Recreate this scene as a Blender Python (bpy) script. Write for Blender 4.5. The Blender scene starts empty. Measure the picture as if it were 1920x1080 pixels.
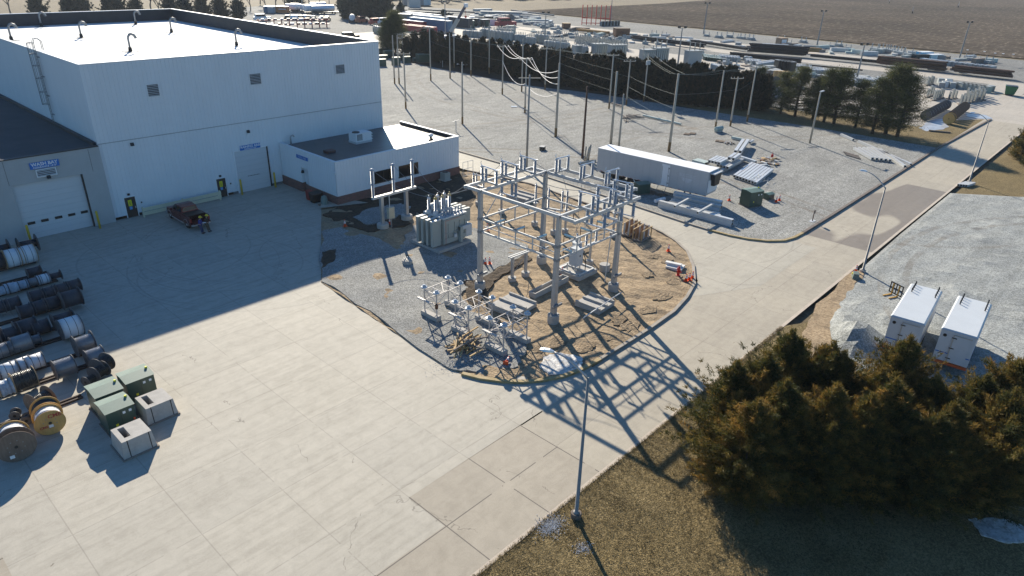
EXPO=0.8; HAZE=.00013
import bpy, math, random
import numpy as np
from mathutils import Vector, Matrix, geometry
PI=math.pi; R=math.radians; rnd=random.Random(7); nr=np.random.RandomState(7)
C=bpy.context.scene.collection
# ------------------------------------------------ survey: camera pose measured from the photograph
YAW,PIT,ROL,F,H=R(42.26),R(25.82),R(1.665),1288.0,26.0
def _basis():
    cy,sy=math.cos(YAW),math.sin(YAW)
    f=np.array([cy*math.cos(PIT),sy*math.cos(PIT),-math.sin(PIT)]); r=np.array([sy,-cy,0.]); u=np.cross(r,f)
    c,s=math.cos(ROL),math.sin(ROL)
    return c*r+s*u,-s*r+c*u,f
BR,BU,BF=_basis()
def ray(px,py): return BR*(px-960)/F+BU*(540-py)/F+BF
def g(px,py,z=0.):
    d=ray(px,py); t=(z-H)/d[2]; return Vector((d[0]*t,d[1]*t,z))
def wy(px,py,Y): d=ray(px,py); t=Y/d[1]; return Vector((d[0]*t,Y,H+d[2]*t))
def wx(px,py,X): d=ray(px,py); t=X/d[0]; return Vector((X,d[1]*t,H+d[2]*t))
def hgt(b,tx,ty):
    "height of a vertical thing standing at b whose top is seen at row ty"
    lo,hi=0.,25.
    for _ in range(40):
        m=(lo+hi)/2; q=np.array([b[0],b[1],m-H]); v=540-F*(q@BU)/(q@BF)
        if v>ty: lo=m
        else: hi=m
    return lo
# ------------------------------------------------ materials
MATS={}
def nodes(name):
    m=bpy.data.materials.new(name); m.use_nodes=True; nt=m.node_tree
    return m,nt,nt.nodes['Principled BSDF'],nt.nodes['Material Output']
def N(nt,t,**k):
    n=nt.nodes.new(t)
    for a,b in k.items(): setattr(n,a,b)
    return n
def inp(n,k,v): n.inputs[k].default_value=v
def ramp(nt,fac,stops):
    r=N(nt,'ShaderNodeValToRGB'); e=r.color_ramp.elements
    while len(e)<len(stops): e.new(.5)
    for i,(p,c) in enumerate(stops): e[i].position=p; e[i].color=(*c,1) if len(c)==3 else c
    nt.links.new(fac,r.inputs[0]); return r.outputs[0]
def noise(nt,vec,scale,detail=4,rough=.6,dist=0):
    n=N(nt,'ShaderNodeTexNoise'); inp(n,'Scale',scale); inp(n,'Detail',detail); inp(n,'Roughness',rough); inp(n,'Distortion',dist)
    nt.links.new(vec,n.inputs['Vector']); return n.outputs[0]
def mathn(nt,op,a,b=None,c=None):
    n=N(nt,'ShaderNodeMath',operation=op)
    for i,v in enumerate((a,b,c)):
        if v is None: continue
        if isinstance(v,(int,float)): n.inputs[i].default_value=v
        else: nt.links.new(v,n.inputs[i])
    return n.outputs[0]
def mix(nt,fac,a,b,blend='MIX'):
    n=N(nt,'ShaderNodeMix',data_type='RGBA',blend_type=blend)
    for k,v in ((0,fac),(6,a),(7,b)):
        if isinstance(v,(int,float)): n.inputs[k].default_value=v
        elif isinstance(v,tuple): n.inputs[k].default_value=(*v,1) if len(v)==3 else v
        else: nt.links.new(v,n.inputs[k])
    return n.outputs[2]
def coord(nt,scale=(1,1,1),rot=0):
    tc=N(nt,'ShaderNodeTexCoord'); mp=N(nt,'ShaderNodeMapping'); mp.inputs['Scale'].default_value=scale; mp.inputs['Rotation'].default_value=(0,0,rot)
    nt.links.new(tc.outputs['Object'],mp.inputs[0]); return mp.outputs[0]
def bump(nt,bs,h,strength=.3,dist=.05):
    b=N(nt,'ShaderNodeBump'); inp(b,'Strength',strength); inp(b,'Distance',dist); nt.links.new(h,b.inputs['Height']); nt.links.new(b.outputs[0],bs.inputs['Normal'])
def M(name,col,rough=.6,metal=0.,var=.18,scale=2.5,bmp=0.,stretch=(1,1,1),col2=None):
    "painted / metal / wood surface with mottled colour"
    if name in MATS: return MATS[name]
    m,nt,bs,_=nodes(name); v=coord(nt,stretch)
    f=noise(nt,v,scale,5,.65); f2=noise(nt,v,scale*6,3)
    a=tuple(max(0,c*(1-var)) for c in col); b=col2 or tuple(min(1,c*(1+var*.7)) for c in col)
    c1=ramp(nt,f,[(.3,a),(.7,b)]); c2=mix(nt,.25,c1,ramp(nt,f2,[(.3,a),(.7,b)]))
    nt.links.new(c2,bs.inputs['Base Color']); inp(bs,'Roughness',rough); inp(bs,'Metallic',metal)
    nt.links.new(mathn(nt,'MULTIPLY_ADD',f2,.25,rough-.12),bs.inputs['Roughness'])
    if bmp: bump(nt,bs,f2,bmp,.03)
    MATS[name]=m; return m
# ------------------------------------------------ mesh builder
def fr(d):
    d=Vector(d).normalized(); a=Vector((0,0,1)) if abs(d.z)<.9 else Vector((1,0,0))
    x=a.cross(d).normalized(); return x,d.cross(x).normalized(),d
class MB:
    def __init__(s): s.v=[]; s.f=[]
    def add(s,vs,fs):
        n=len(s.v); s.v+= [tuple(v) for v in vs]; s.f+=[tuple(i+n for i in f) for f in fs]; return s
    def hexa(s,b,t):
        return s.add(list(b)+list(t),[(3,2,1,0),(4,5,6,7),(0,1,5,4),(1,2,6,5),(2,3,7,6),(3,0,4,7)])
    def box(s,x0,y0,z0,x1,y1,z1):
        return s.hexa([(x0,y0,z0),(x1,y0,z0),(x1,y1,z0),(x0,y1,z0)],[(x0,y0,z1),(x1,y0,z1),(x1,y1,z1),(x0,y1,z1)])
    def cbox(s,c,sz,rz=0.):
        cx,cy,cz=c; hx,hy,hz=sz[0]/2,sz[1]/2,sz[2]/2; co,si=math.cos(rz),math.sin(rz)
        q=[(cx+co*a-si*b,cy+si*a+co*b) for a,b in ((-hx,-hy),(hx,-hy),(hx,hy),(-hx,hy))]
        return s.hexa([(a,b,cz-hz) for a,b in q],[(a,b,cz+hz) for a,b in q])
    def beam(s,p,q,w,h):
        p=Vector(p);q=Vector(q); x,y,d=fr(q-p); x=x*w/2;y=y*h/2
        o=[-x-y,x-y,x+y,-x+y]; return s.hexa([p+k for k in o],[q+k for k in o])
    def ibeam(s,p,q,w,h,t=.03):
        p=Vector(p);q=Vector(q); x,y,d=fr(q-p); 
        if abs(d.z)<.9 and abs(y.z)<abs(x.z): x,y=y,x
        s.beam(p,q,t,h) if False else None
        for sg in (-1,1): s._slab(p,q,x*w/2,y*(h/2*sg),y*t/2)
        s._slab(p,q,x*t/2,Vector(),y*(h/2-t/2)); return s
    def _slab(s,p,q,hx,off,hy):
        o=[-hx-hy,hx-hy,hx+hy,-hx+hy]; s.hexa([p+off+k for k in o],[q+off+k for k in o])
    def cyl(s,p,q,r,r2=None,n=10,caps=True):
        p=Vector(p);q=Vector(q); r2=r if r2 is None else r2; x,y,d=fr(q-p); vs=[]
        for c,rr in ((p,r),(q,r2)):
            for i in range(n): a=2*PI*i/n; vs.append(c+x*math.cos(a)*rr+y*math.sin(a)*rr)
        fs=[(i,(i+1)%n,(i+1)%n+n,i+n) for i in range(n)]
        if caps: fs+=[tuple(range(n-1,-1,-1)),tuple(range(n,2*n))]
        return s.add(vs,fs)
    def lathe(s,base,prof,n=12,ax=(0,0,1)):
        b=Vector(base); x,y,d=fr(ax); vs=[];m=len(prof)
        for r,z in prof:
            for i in range(n): a=2*PI*i/n; vs.append(b+d*z+x*math.cos(a)*r+y*math.sin(a)*r)
        fs=[(j*n+i,j*n+(i+1)%n,(j+1)*n+(i+1)%n,(j+1)*n+i) for j in range(m-1) for i in range(n)]
        fs+=[tuple(range(n-1,-1,-1)),tuple(range((m-1)*n,m*n))]; return s.add(vs,fs)
    def tube(s,pts,r,n=6):
        pts=[Vector(p) for p in pts]; rs=r if isinstance(r,(list,tuple)) else [r]*len(pts); vs=[]; px=None
        for i,p in enumerate(pts):
            d=(pts[min(i+1,len(pts)-1)]-pts[max(i-1,0)]).normalized(); x,y,_=fr(d)
            if px is not None:
                x=(px-d*px.dot(d)).normalized(); y=d.cross(x)
            px=x
            for k in range(n): a=2*PI*k/n; vs.append(p+x*math.cos(a)*rs[i]+y*math.sin(a)*rs[i])
        m=len(pts); fs=[(j*n+i,j*n+(i+1)%n,(j+1)*n+(i+1)%n,(j+1)*n+i) for j in range(m-1) for i in range(n)]
        fs+=[tuple(range(n-1,-1,-1)),tuple(range((m-1)*n,m*n))]; return s.add(vs,fs)
    def prism(s,pts,z0,z1):
        n=len(pts); vs=[(x,y,z0) for x,y in pts]+[(x,y,z1) for x,y in pts]
        return s.add(vs,[tuple(range(n-1,-1,-1)),tuple(range(n,2*n))]+[(i,(i+1)%n,(i+1)%n+n,i+n) for i in range(n)])
    def quad(s,*p): return s.add(p,[tuple(range(len(p)))])
    def xf(s,m): s.v=[tuple(m@Vector(v)) for v in s.v]; return s
    def mesh(s,name,mat,smooth=False):
        me=bpy.data.meshes.new(name); me.from_pydata(s.v,[],s.f); me.materials.append(mat)
        if smooth:
            for p in me.polygons: p.use_smooth=True
        me.update(); return me
    def build(s,name,mat,parent=None,smooth=False,loc=None,rz=0):
        o=bpy.data.objects.new(name,s.mesh(name,mat,smooth)); C.objects.link(o)
        if parent is not None: o.parent=parent
        if loc is not None: o.location=loc
        if rz: o.rotation_euler[2]=rz
        return o
def npmesh(name,V,Fc,mat,smooth=False):
    "triangles or quads from numpy arrays"
    me=bpy.data.meshes.new(name); V=np.asarray(V,dtype=np.float32); Fc=np.asarray(Fc,dtype=np.int32); k=Fc.shape[1]
    me.vertices.add(len(V)); me.vertices.foreach_set('co',V.ravel()); me.loops.add(Fc.size); me.loops.foreach_set('vertex_index',Fc.ravel())
    me.polygons.add(len(Fc)); me.polygons.foreach_set('loop_start',np.arange(0,Fc.size,k,dtype=np.int32)); me.polygons.foreach_set('loop_total',np.full(len(Fc),k,dtype=np.int32))
    if smooth: me.polygons.foreach_set('use_smooth',np.ones(len(Fc),dtype=bool))
    me.update(calc_edges=True); me.materials.append(mat); return me
def tag(o,label=None,cat=None,group=None,kind=None):
    if label: o['label']=label
    if cat: o['category']=cat
    if group: o['group']=group
    if kind: o['kind']=kind
    return o
def thing(name,label,cat,loc=(0,0,0),rz=0.,group=None):
    o=bpy.data.objects.new(name,None); o.empty_display_size=.3; C.objects.link(o); o.location=loc; o.rotation_euler[2]=rz
    return tag(o,label,cat,group)
def single(name,mb,mat,label,cat,loc=(0,0,0),rz=0.,group=None,smooth=False):
    return tag(mb.build(name,mat,None,smooth,loc,rz),label,cat,group)
def kids(o): return [c for c in C.objects if c.parent==o]
KID={}
def copy_tree(o,loc=None,rz=None,label=None,group=None,parent=None,sc=None):
    c=o.copy(); C.objects.link(c); c.parent=parent
    if loc is not None: c.location=loc
    if rz is not None: c.rotation_euler[2]=rz
    if label: c['label']=label
    if group: c['group']=group
    if sc: c.scale=(sc,sc,sc) if isinstance(sc,(int,float)) else sc
    for ch in KID.get(o.name) or KID.setdefault(o.name,list(o.children)): copy_tree(ch,parent=c)
    return c
def lmesh(o,label): o['label']=label; return o
ORD=['first','second','third','fourth','fifth','sixth','seventh','eighth','ninth','tenth','eleventh','twelfth','thirteenth','fourteenth','fifteenth','sixteenth','seventeenth','eighteenth','nineteenth','twentieth','twenty-first','twenty-second','twenty-third','twenty-fourth','twenty-fifth','twenty-sixth','twenty-seventh','twenty-eighth','twenty-ninth','thirtieth']+['%d-th'%i for i in range(31,90)]
def struct(o): o['kind']='structure'; return o
def sheet(name,pts,z,mat):
    pts=[Vector((p[0],p[1],z)) for p in pts]; tri=geometry.tessellate_polygon([pts]); mb=MB(); mb.v=[tuple(p) for p in pts]
    for a,b,c in tri:
        n=(pts[b]-pts[a]).cross(pts[c]-pts[a]); mb.f.append((a,b,c) if n.z>0 else (a,c,b))
    return struct(mb.build(name,mat))
def inside(p,poly):
    x,y=p; r=False; j=len(poly)-1
    for i in range(len(poly)):
        xi,yi=poly[i][:2]; xj,yj=poly[j][:2]
        if (yi>y)!=(yj>y) and x<(xj-xi)*(y-yi)/(yj-yi)+xi: r=not r
        j=i
    return r
def terrain(name,poly,step,zf,mat,z0):
    pts=[]
    for i in range(len(poly)):
        a=Vector(poly[i][:2]); b=Vector(poly[(i+1)%len(poly)][:2]); n=max(1,int((b-a).length/step))
        pts+=[a.lerp(b,k/n) for k in range(n)]
    nb=len(pts); edges=[(i,(i+1)%nb) for i in range(nb)]
    xs=[p[0] for p in poly]; ys=[p[1] for p in poly]; y=min(ys)+step/2; k=0
    while y<max(ys):
        x=min(xs)+(step/2 if k%2 else step)
        while x<max(xs):
            if inside((x,y),poly): pts.append(Vector((x+rnd.uniform(-.2,.2)*step,y+rnd.uniform(-.2,.2)*step)))
            x+=step
        y+=step; k+=1
    v,e,f,_,_,_=geometry.delaunay_2d_cdt(pts,edges,[],1,1e-5)
    mb=MB(); mb.v=[(p.x,p.y,z0+(zf(p.x,p.y) if not any((p-pts[0]).length<0 for _ in ()) else 0)) for p in v]
    for t in f:
        a,b,c=[Vector(mb.v[i]) for i in t[:3]]; mb.f.append(tuple(t) if (b-a).cross(c-a).z>0 else tuple(reversed(t)))
    cnt={}
    for t in mb.f:
        for i in range(len(t)): e_=(t[i],t[(i+1)%len(t)]); cnt[e_]=1
    for a,b in list(cnt):
        if (b,a) not in cnt:
            k=len(mb.v); mb.v+=[(mb.v[a][0],mb.v[a][1],-.08),(mb.v[b][0],mb.v[b][1],-.08)]; mb.f.append((a,k,k+1,b))
    return struct(mb.build(name,mat))
def textmesh(s,size,mat,name,parent,loc,rot,extr=.01,bold=True,xs=1.):
    cu=bpy.data.curves.new('lettering','FONT'); cu.body=s; cu.size=size; cu.extrude=extr; cu.align_x='CENTER'; cu.align_y='CENTER'; cu.resolution_u=2
    if bold: cu.offset=size*.025
    t=bpy.data.objects.new('lettering_source',cu); C.objects.link(t); dg=bpy.context.evaluated_depsgraph_get(); dg.update()
    me=bpy.data.meshes.new_from_object(t.evaluated_get(dg)); bpy.data.objects.remove(t); me.name=name; me.materials.clear(); me.materials.append(mat)
    o=bpy.data.objects.new(name,me); C.objects.link(o); o.parent=parent; o.location=loc; o.rotation_euler=rot; o.scale=(xs,1,1); return o
# ------------------------------------------------ world, sun, camera
sc=bpy.context.scene
SAZ,SEL=59.,26.3
w=bpy.data.worlds.new('World'); sc.world=w; w.use_nodes=True; wn=w.node_tree
sky=wn.nodes.new('ShaderNodeTexSky'); sky.sky_type='NISHITA'; sky.sun_disc=False; sky.sun_elevation=R(SEL); sky.sun_rotation=R(90-SAZ); sky.air_density=1.2; sky.dust_density=.2; sky.ozone_density=3.; sky.altitude=400
tint=wn.nodes.new('ShaderNodeMix'); tint.data_type='RGBA'; tint.blend_type='MULTIPLY'; tint.inputs[0].default_value=1.; tint.inputs[7].default_value=(.60,.93,1.2,1); wn.links.new(sky.outputs[0],tint.inputs[6]); wn.links.new(tint.outputs[2],wn.nodes['Background'].inputs[0]); wn.nodes['Background'].inputs[1].default_value=.064
sl=bpy.data.lights.new('sun','SUN'); sl.energy=5.; sl.angle=R(.5); sl.color=(1,.905,.745); so=bpy.data.objects.new('sun',sl); C.objects.link(so)
so.rotation_euler=Vector((math.cos(R(SEL))*math.cos(R(SAZ)),math.cos(R(SEL))*math.sin(R(SAZ)),math.sin(R(SEL)))).to_track_quat('Z','Y').to_euler()
cd=bpy.data.cameras.new('camera'); co=bpy.data.objects.new('camera',cd); C.objects.link(co); sc.camera=co
cd.sensor_width=36; cd.lens=36*F/1920; cd.clip_end=6000; cd.clip_start=.5
co.matrix_world=Matrix(((BR[0],BU[0],-BF[0],0),(BR[1],BU[1],-BF[1],0),(BR[2],BU[2],-BF[2],H),(0,0,0,1)))
sc.view_settings.view_transform='Standard'; sc.view_settings.look='None'; sc.view_settings.exposure=EXPO; sc.view_settings.gamma=1
hz_=MB(); hz_.box(-1600,-1600,-1.4,3600,3600,45); ho=hz_.build('haze',None); ho['kind']='stuff'; ho['label']='thin pale air haze over the whole yard'
hm_=bpy.data.materials.new('haze_air'); hm_.use_nodes=True; hn=hm_.node_tree; hn.nodes.remove(hn.nodes['Principled BSDF']); pv=hn.nodes.new('ShaderNodeVolumePrincipled'); pv.inputs['Color'].default_value=(.80,.88,1,1); pv.inputs['Density'].default_value=HAZE; pv.inputs['Anisotropy'].default_value=.2; hn.links.new(pv.outputs[0],hn.nodes['Material Output'].inputs['Volume']); ho.data.materials.clear(); ho.data.materials.append(hm_)
sc.cycles.volume_bounces=0
sc.cycles.max_bounces=6; sc.cycles.diffuse_bounces=3; sc.cycles.transparent_max_bounces=8
# ------------------------------------------------ ground materials
def joint(nt,sep,axis,x0,pitch,wd):
    a=mathn(nt,'MULTIPLY_ADD',sep.outputs[axis],1/pitch,.5-x0/pitch); fr_=mathn(nt,'FRACT',a)
    d=mathn(nt,'ABSOLUTE',mathn(nt,'SUBTRACT',fr_,.5)); d=mathn(nt,'MULTIPLY',d,pitch)
    return mathn(nt,'LESS_THAN',d,wd)
def P(*a): return [g(*p)[:2] for p in a]
def ring(nt,v,c,r,wd):
    s=N(nt,'ShaderNodeVectorMath',operation='DISTANCE'); nt.links.new(v,s.inputs[0]); s.inputs[1].default_value=(c[0],c[1],0)
    return mathn(nt,'LESS_THAN',mathn(nt,'ABSOLUTE',mathn(nt,'SUBTRACT',s.outputs[1],r)),wd)
def concrete(name,ca,cb,x0,px_,y0,py_,rings=(),wet=None,jd=.24,streak=.5):
    m,nt,bs,_=nodes(name); v=coord(nt); vs=coord(nt,(.12,1.6,1)); sep=N(nt,'ShaderNodeSeparateXYZ'); nt.links.new(v,sep.inputs[0])
    big=noise(nt,v,.16,5,.62); st=noise(nt,vs,1.1,6,.7,.3); fine=noise(nt,v,14,4,.7); mid=noise(nt,v,1.3,5,.7,.6)
    col=ramp(nt,big,[(.35,ca),(.65,cb)])
    col=mix(nt,streak,col,ramp(nt,st,[(.36,tuple(x*.72 for x in ca)),(.52,cb),(.68,tuple(min(1,x*1.12) for x in cb))]))
    col=mix(nt,.35,col,ramp(nt,mid,[(.35,tuple(x*.7 for x in ca)),(.6,cb)]))
    col=mix(nt,.22,col,ramp(nt,fine,[(.3,tuple(x*.6 for x in ca)),(.7,tuple(min(1,x*1.15) for x in cb))]))
    # each slab poured a little lighter or darker
    fl=[]
    for k,(o,p) in enumerate(((x0,px_),(y0,py_))): fl.append(mathn(nt,'FLOOR',mathn(nt,'MULTIPLY_ADD',sep.outputs[k],1/p,-o/p)))
    cb_=N(nt,'ShaderNodeCombineXYZ'); nt.links.new(fl[0],cb_.inputs[0]); nt.links.new(fl[1],cb_.inputs[1])
    wn_=N(nt,'ShaderNodeTexWhiteNoise',noise_dimensions='2D'); nt.links.new(cb_.outputs[0],wn_.inputs[0])
    col=mix(nt,1.,col,ramp(nt,wn_.outputs[0],[(0,(.96,.96,.965)),(1,(1.03,1.025,1.02))]),'MULTIPLY')
    j=mathn(nt,'MAXIMUM',joint(nt,sep,0,x0,px_,.028),joint(nt,sep,1,y0,py_,.028))
    wob=mathn(nt,'GREATER_THAN',noise(nt,v,.5,3),.40); j=mathn(nt,'MULTIPLY',mathn(nt,'MULTIPLY',j,wob),jd)
    col=mix(nt,j,col,(.07,.06,.055))
    # hairline cracks
    vo=N(nt,'ShaderNodeTexVoronoi',feature='DISTANCE_TO_EDGE'); inp(vo,'Scale',.13); dn=N(nt,'ShaderNodeTexNoise'); inp(dn,'Scale',1.5); nt.links.new(v,dn.inputs[0])
    vv=N(nt,'ShaderNodeVectorMath',operation='ADD'); nt.links.new(v,vv.inputs[0]); nt.links.new(dn.outputs[1],vv.inputs[1]); nt.links.new(vv.outputs[0],vo.inputs['Vector'])
    ck=mathn(nt,'MULTIPLY',mathn(nt,'LESS_THAN',vo.outputs[0],.0022),mathn(nt,'GREATER_THAN',noise(nt,v,.21,2),.56))
    col=mix(nt,mathn(nt,'MULTIPLY',ck,.5),col,(.08,.07,.06))
    if rings:
        tot=None
        for c,r_,wd in rings:
            q=ring(nt,v,c,r_,wd); q=mathn(nt,'MULTIPLY',q,mathn(nt,'GREATER_THAN',noise(nt,v,.13,2),.47)); tot=q if tot is None else mathn(nt,'ADD',tot,q)
        tot=mathn(nt,'MULTIPLY',mathn(nt,'MINIMUM',tot,1.6),mathn(nt,'MULTIPLY_ADD',mid,.32,.0)); col=mix(nt,tot,col,(.10,.095,.09))
    # oil drips
    dr=N(nt,'ShaderNodeTexVoronoi'); inp(dr,'Scale',1.3); nt.links.new(vv.outputs[0],dr.inputs['Vector'])
    ds=mathn(nt,'MULTIPLY',mathn(nt,'LESS_THAN',dr.outputs[0],.075),mathn(nt,'GREATER_THAN',noise(nt,v,.19,2),.63)); col=mix(nt,mathn(nt,'MULTIPLY',ds,.75),col,(.09,.07,.05))
    rough=mathn(nt,'MULTIPLY_ADD',fine,.2,.7)
    if wet:
        xa,xb=wet; a=mathn(nt,'GREATER_THAN',sep.outputs[0],xa); b=mathn(nt,'LESS_THAN',sep.outputs[0],xb)
        wm=mathn(nt,'MULTIPLY',mathn(nt,'MULTIPLY',a,b),ramp(nt,noise(nt,coord(nt,(.45,1,1)),.15,1.5,.4,.25),[(.40,(0,0,0)),(.45,(1,1,1))]))
        col=mix(nt,mathn(nt,'MULTIPLY',wm,.58),col,(.13,.095,.07)); rough=mathn(nt,'SUBTRACT',rough,mathn(nt,'MULTIPLY',wm,.25))
    nt.links.new(col,bs.inputs['Base Color']); nt.links.new(rough,bs.inputs['Roughness']); bump(nt,bs,mix(nt,.5,fine,st),.12,.01)
    return m
def granular(name,cols,sc_,big=.15,bmp=.6,bd=.05,spread=.5,patch=None,rough=.9,tracks=(),graded=None):
    "gravel, soil, turf: speckle of many small grains"
    m,nt,bs,_=nodes(name); v=coord(nt); vo=N(nt,'ShaderNodeTexVoronoi'); inp(vo,'Scale',sc_); nt.links.new(v,vo.inputs['Vector'])
    sp=N(nt,'ShaderNodeSeparateColor'); nt.links.new(vo.outputs['Color'],sp.inputs[0])
    n1=noise(nt,v,sc_*.45,5,.75); n2=noise(nt,v,big,6,.65,.4); n3=noise(nt,v,1.1,4,.7)
    f=mathn(nt,'ADD',mathn(nt,'MULTIPLY',sp.outputs[0],spread),mathn(nt,'MULTIPLY',n1,1-spread))
    col=ramp(nt,f,[(.15,cols[0]),(.5,cols[1]),(.85,cols[2])])
    col=mix(nt,1.,col,ramp(nt,n2,[(.3,(.8,.8,.8)),(.7,(1.15,1.14,1.12))]),'MULTIPLY'); col=mix(nt,1.,col,ramp(nt,n3,[(.3,(.86,.86,.87)),(.7,(1.1,1.1,1.1))]),'MULTIPLY')
    if patch: col=mix(nt,ramp(nt,noise(nt,v,patch[1],5,.7,.5),[(patch[2],(0,0,0)),(patch[2]+.1,(.8,.8,.8))]),col,patch[0])
    for c_,r_,wd,am in tracks: col=mix(nt,mathn(nt,'MULTIPLY',mathn(nt,'MULTIPLY',ring(nt,v,c_,r_,wd),am),ramp(nt,noise(nt,v,.25,4,.7),[(.4,(0,0,0)),(.6,(1,1,1))])),col,(.16,.125,.09))
    if graded: col=mix(nt,1.,col,ramp(nt,noise(nt,coord(nt,(.09,1.1,1),graded),.9,5,.7,.3),[(.3,(.84,.84,.83)),(.55,(1,1,1)),(.7,(1.14,1.13,1.1))]),'MULTIPLY')
    nt.links.new(col,bs.inputs['Base Color']); inp(bs,'Roughness',rough); inp(bs,'Specular IOR Level',.2)
    bump(nt,bs,mix(nt,.5,n1,vo.outputs[0]),bmp,bd); return m
G_YARD=concrete('yard_concrete',(.375,.345,.285),(.465,.432,.365),8.45,4.37,23.35,4.42,rings=[((27,59.5),8.6,.09),((27,59.5),8.95,.05),((24,57),6.9,.07),((30,62),10.5,.09),((30,62),10.9,.06),((22,64),7.4,.08),((33.5,55),6.2,.06),((36,66),5.1,.07),((20,60),9.8,.05),((29,57.5),12.2,.07)])
G_ROAD=concrete('road_concrete',(.355,.315,.25),(.435,.39,.31),17.2,4.37,19.72,9.,wet=(72,101),streak=.3)
G_ROADB=concrete('apron_concrete',(.37,.34,.28),(.455,.42,.345),48,6.2,27.5,5.1,rings=[((66,33),12.5,.12),((66,33),13.4,.1),((67,33),16,.12),((65,32),9.5,.1)],streak=.3,jd=.4)
G_TAN=concrete('old_concrete',(.32,.28,.22),(.40,.355,.285),17.2,4.37,16.3,3.32,streak=.25,jd=.9)
G_FARC=concrete('far_concrete',(.39,.35,.295),(.48,.435,.37),142,7.,24,7.,streak=.3,jd=.35)
G_GRAVEL=granular('lot_gravel',[(.12,.12,.112),(.27,.27,.255),(.48,.48,.455)],11.,.12,.8,.06,patch=((.22,.17,.12),.11,.64),tracks=[((40,40),42.5,.35,.6),((40,40),44.6,.3,.5),((110,150),72,.5,.35),((110,150),74.5,.5,.35),((95,20),40,.4,.3),((150,90),58,.5,.3),((150,90),60.3,.5,.3)],graded=.9)
G_GRAVS=granular('pale_gravel',[(.17,.175,.165),(.31,.322,.31),(.48,.495,.48)],12.,.14,.9,.05,graded=-.25,tracks=[((75,-20),33,.3,.4),((75,-20),35,.3,.35),((100,30),28,.3,.35)])
G_GRAVI=granular('island_gravel_stone',[(.13,.13,.122),(.275,.275,.26),(.46,.46,.44)],15.,.3,1.,.06,patch=((.2,.155,.11),.35,.68))
G_FARG=granular('far_gravel',[(.13,.13,.125),(.205,.205,.195),(.29,.29,.275)],3.,.03,.5,.05)
G_DIRT=granular('sandy_dirt',[(.16,.115,.07),(.335,.25,.158),(.46,.355,.235)],7.,.3,.9,.07,.3,patch=((.15,.115,.08),.45,.56))
G_SOIL=granular('dark_soil',[(.035,.025,.018),(.07,.05,.033),(.12,.09,.06)],7.,.5,1.,.09,.3)
G_CLOD=granular('soil_clod_dirt',[(.14,.10,.062),(.26,.195,.125),(.39,.30,.20)],9.,.5,1.,.09,.35)
G_GRASS=granular('winter_turf',[(.05,.036,.016),(.19,.142,.064),(.38,.29,.15)],15.,.22,1.,.07,.35,patch=((.17,.13,.085),.9,.66))
G_TANG=granular('tan_prairie_grass',[(.09,.07,.04),(.17,.135,.08),(.26,.205,.13)],2.,.02,.6,.1,.4)
def field_mat():
    m,nt,bs,_=nodes('tilled_field'); v=coord(nt); vr=coord(nt,(1.,.05,1)); n=noise(nt,vr,.35,6,.75); w_=noise(nt,coord(nt,(.35,1,1)),.55,5,.75); b=noise(nt,v,.012,4,.6)
    col=ramp(nt,n,[(.35,(.07,.06,.05)),(.52,(.12,.103,.086)),(.7,(.20,.17,.14))]); col=mix(nt,.5,col,ramp(nt,w_,[(.38,(.045,.04,.034)),(.55,(.09,.078,.066)),(.66,(.36,.32,.25))]))
    col=mix(nt,1.,col,ramp(nt,b,[(.35,(.85,.85,.85)),(.65,(1.25,1.2,1.15))]),'MULTIPLY'); nt.links.new(col,bs.inputs[0]); inp(bs,'Roughness',1.); inp(bs,'Specular IOR Level',.0); bump(nt,bs,n,.5,.25); return m
G_FIELD=field_mat()
G_SNOW=granular('old_snow_ice',[(.30,.28,.25),(.55,.54,.52),(.78,.78,.78)],8.,.8,.6,.04,.3,patch=((.28,.22,.155),2.2,.54),rough=.5)
# ------------------------------------------------ the setting: ground sheets
def P(*a): return [g(*p)[:2] for p in a]
base=MB(); base.quad((-1500,-1500,-.3),(3500,-1500,-.3),(3500,3500,-.3),(-1500,3500,-.3)); struct(base.build('ground',G_TANG))
sheet('field',[(287,-900),(3000,-900),(3000,300),(1200,300),(700,290),(430,262),(287,262)],-.03,G_FIELD)
sheet('far_gravel_yard',[(126,24),(281,24),(281,262),(240,330),(200,350),(150,330),(140,250),(100,250),(90,140),(126,140)],-.03,G_FARG)
# concrete aisles of the storage yard (x ranges run parallel to the field edge)
for a,b,c,d in ((143,198,24,62),(134,197,62,215),(213,221.5,-40,205),(236,244,60,240),(197,213,24,33)): sheet('concrete_aisle',[(a,c),(b,c),(b,d),(a,d)],-.015,G_FARC)
sheet('concrete_aisle',P((628,80),(716,60),(738,62),(725,100),(640,100)),-.012,G_FARC)
sheet('concrete_aisle',P((735,40),(780,22),(1000,60),(960,75),(840,66)),-.010,G_FARC)
sheet('concrete_aisle',[(160,16.4),(198,16.4),(198,24),(158,24.4)],-.012,G_FARC)
sheet('concrete_road_east',[(158,-2),(330,-2),(330,12),(198,24.2),(198,16.3),(158,16.3)],-.02,G_FARC)
turf=[(-40,16.3),(57,16.3),(51,3),(50,-3),(60,-60),(-40,-60)]
terrain('grass_verge',[(-30,16.25),(50.5,16.25),(55,13.8),(49,4),(50,-30),(-30,-30)],2.2,lambda x,y:.05*math.sin(x*.9)*math.cos(y*.7),G_GRASS,-.01)
sheet('grass_strip',[(127,23.8),(160,23.8),(155,27),(142,31),(141,45),(136,60),(128,64),(125.5,80),(124,62),(126,45)],.0,G_GRASS)
sheet('grass_strip',[(100,15.6),(160,15.6),(160,-10),(130,-30),(112,2),(104,9.5)],-.02,G_GRASS)
sheet('hedge_soil',[(127,64),(128,80),(129,100),(128,140),(131,175),(121,175),(118,140),(117,104),(122,85),(123.5,64)],-.005,G_SOIL)
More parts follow.
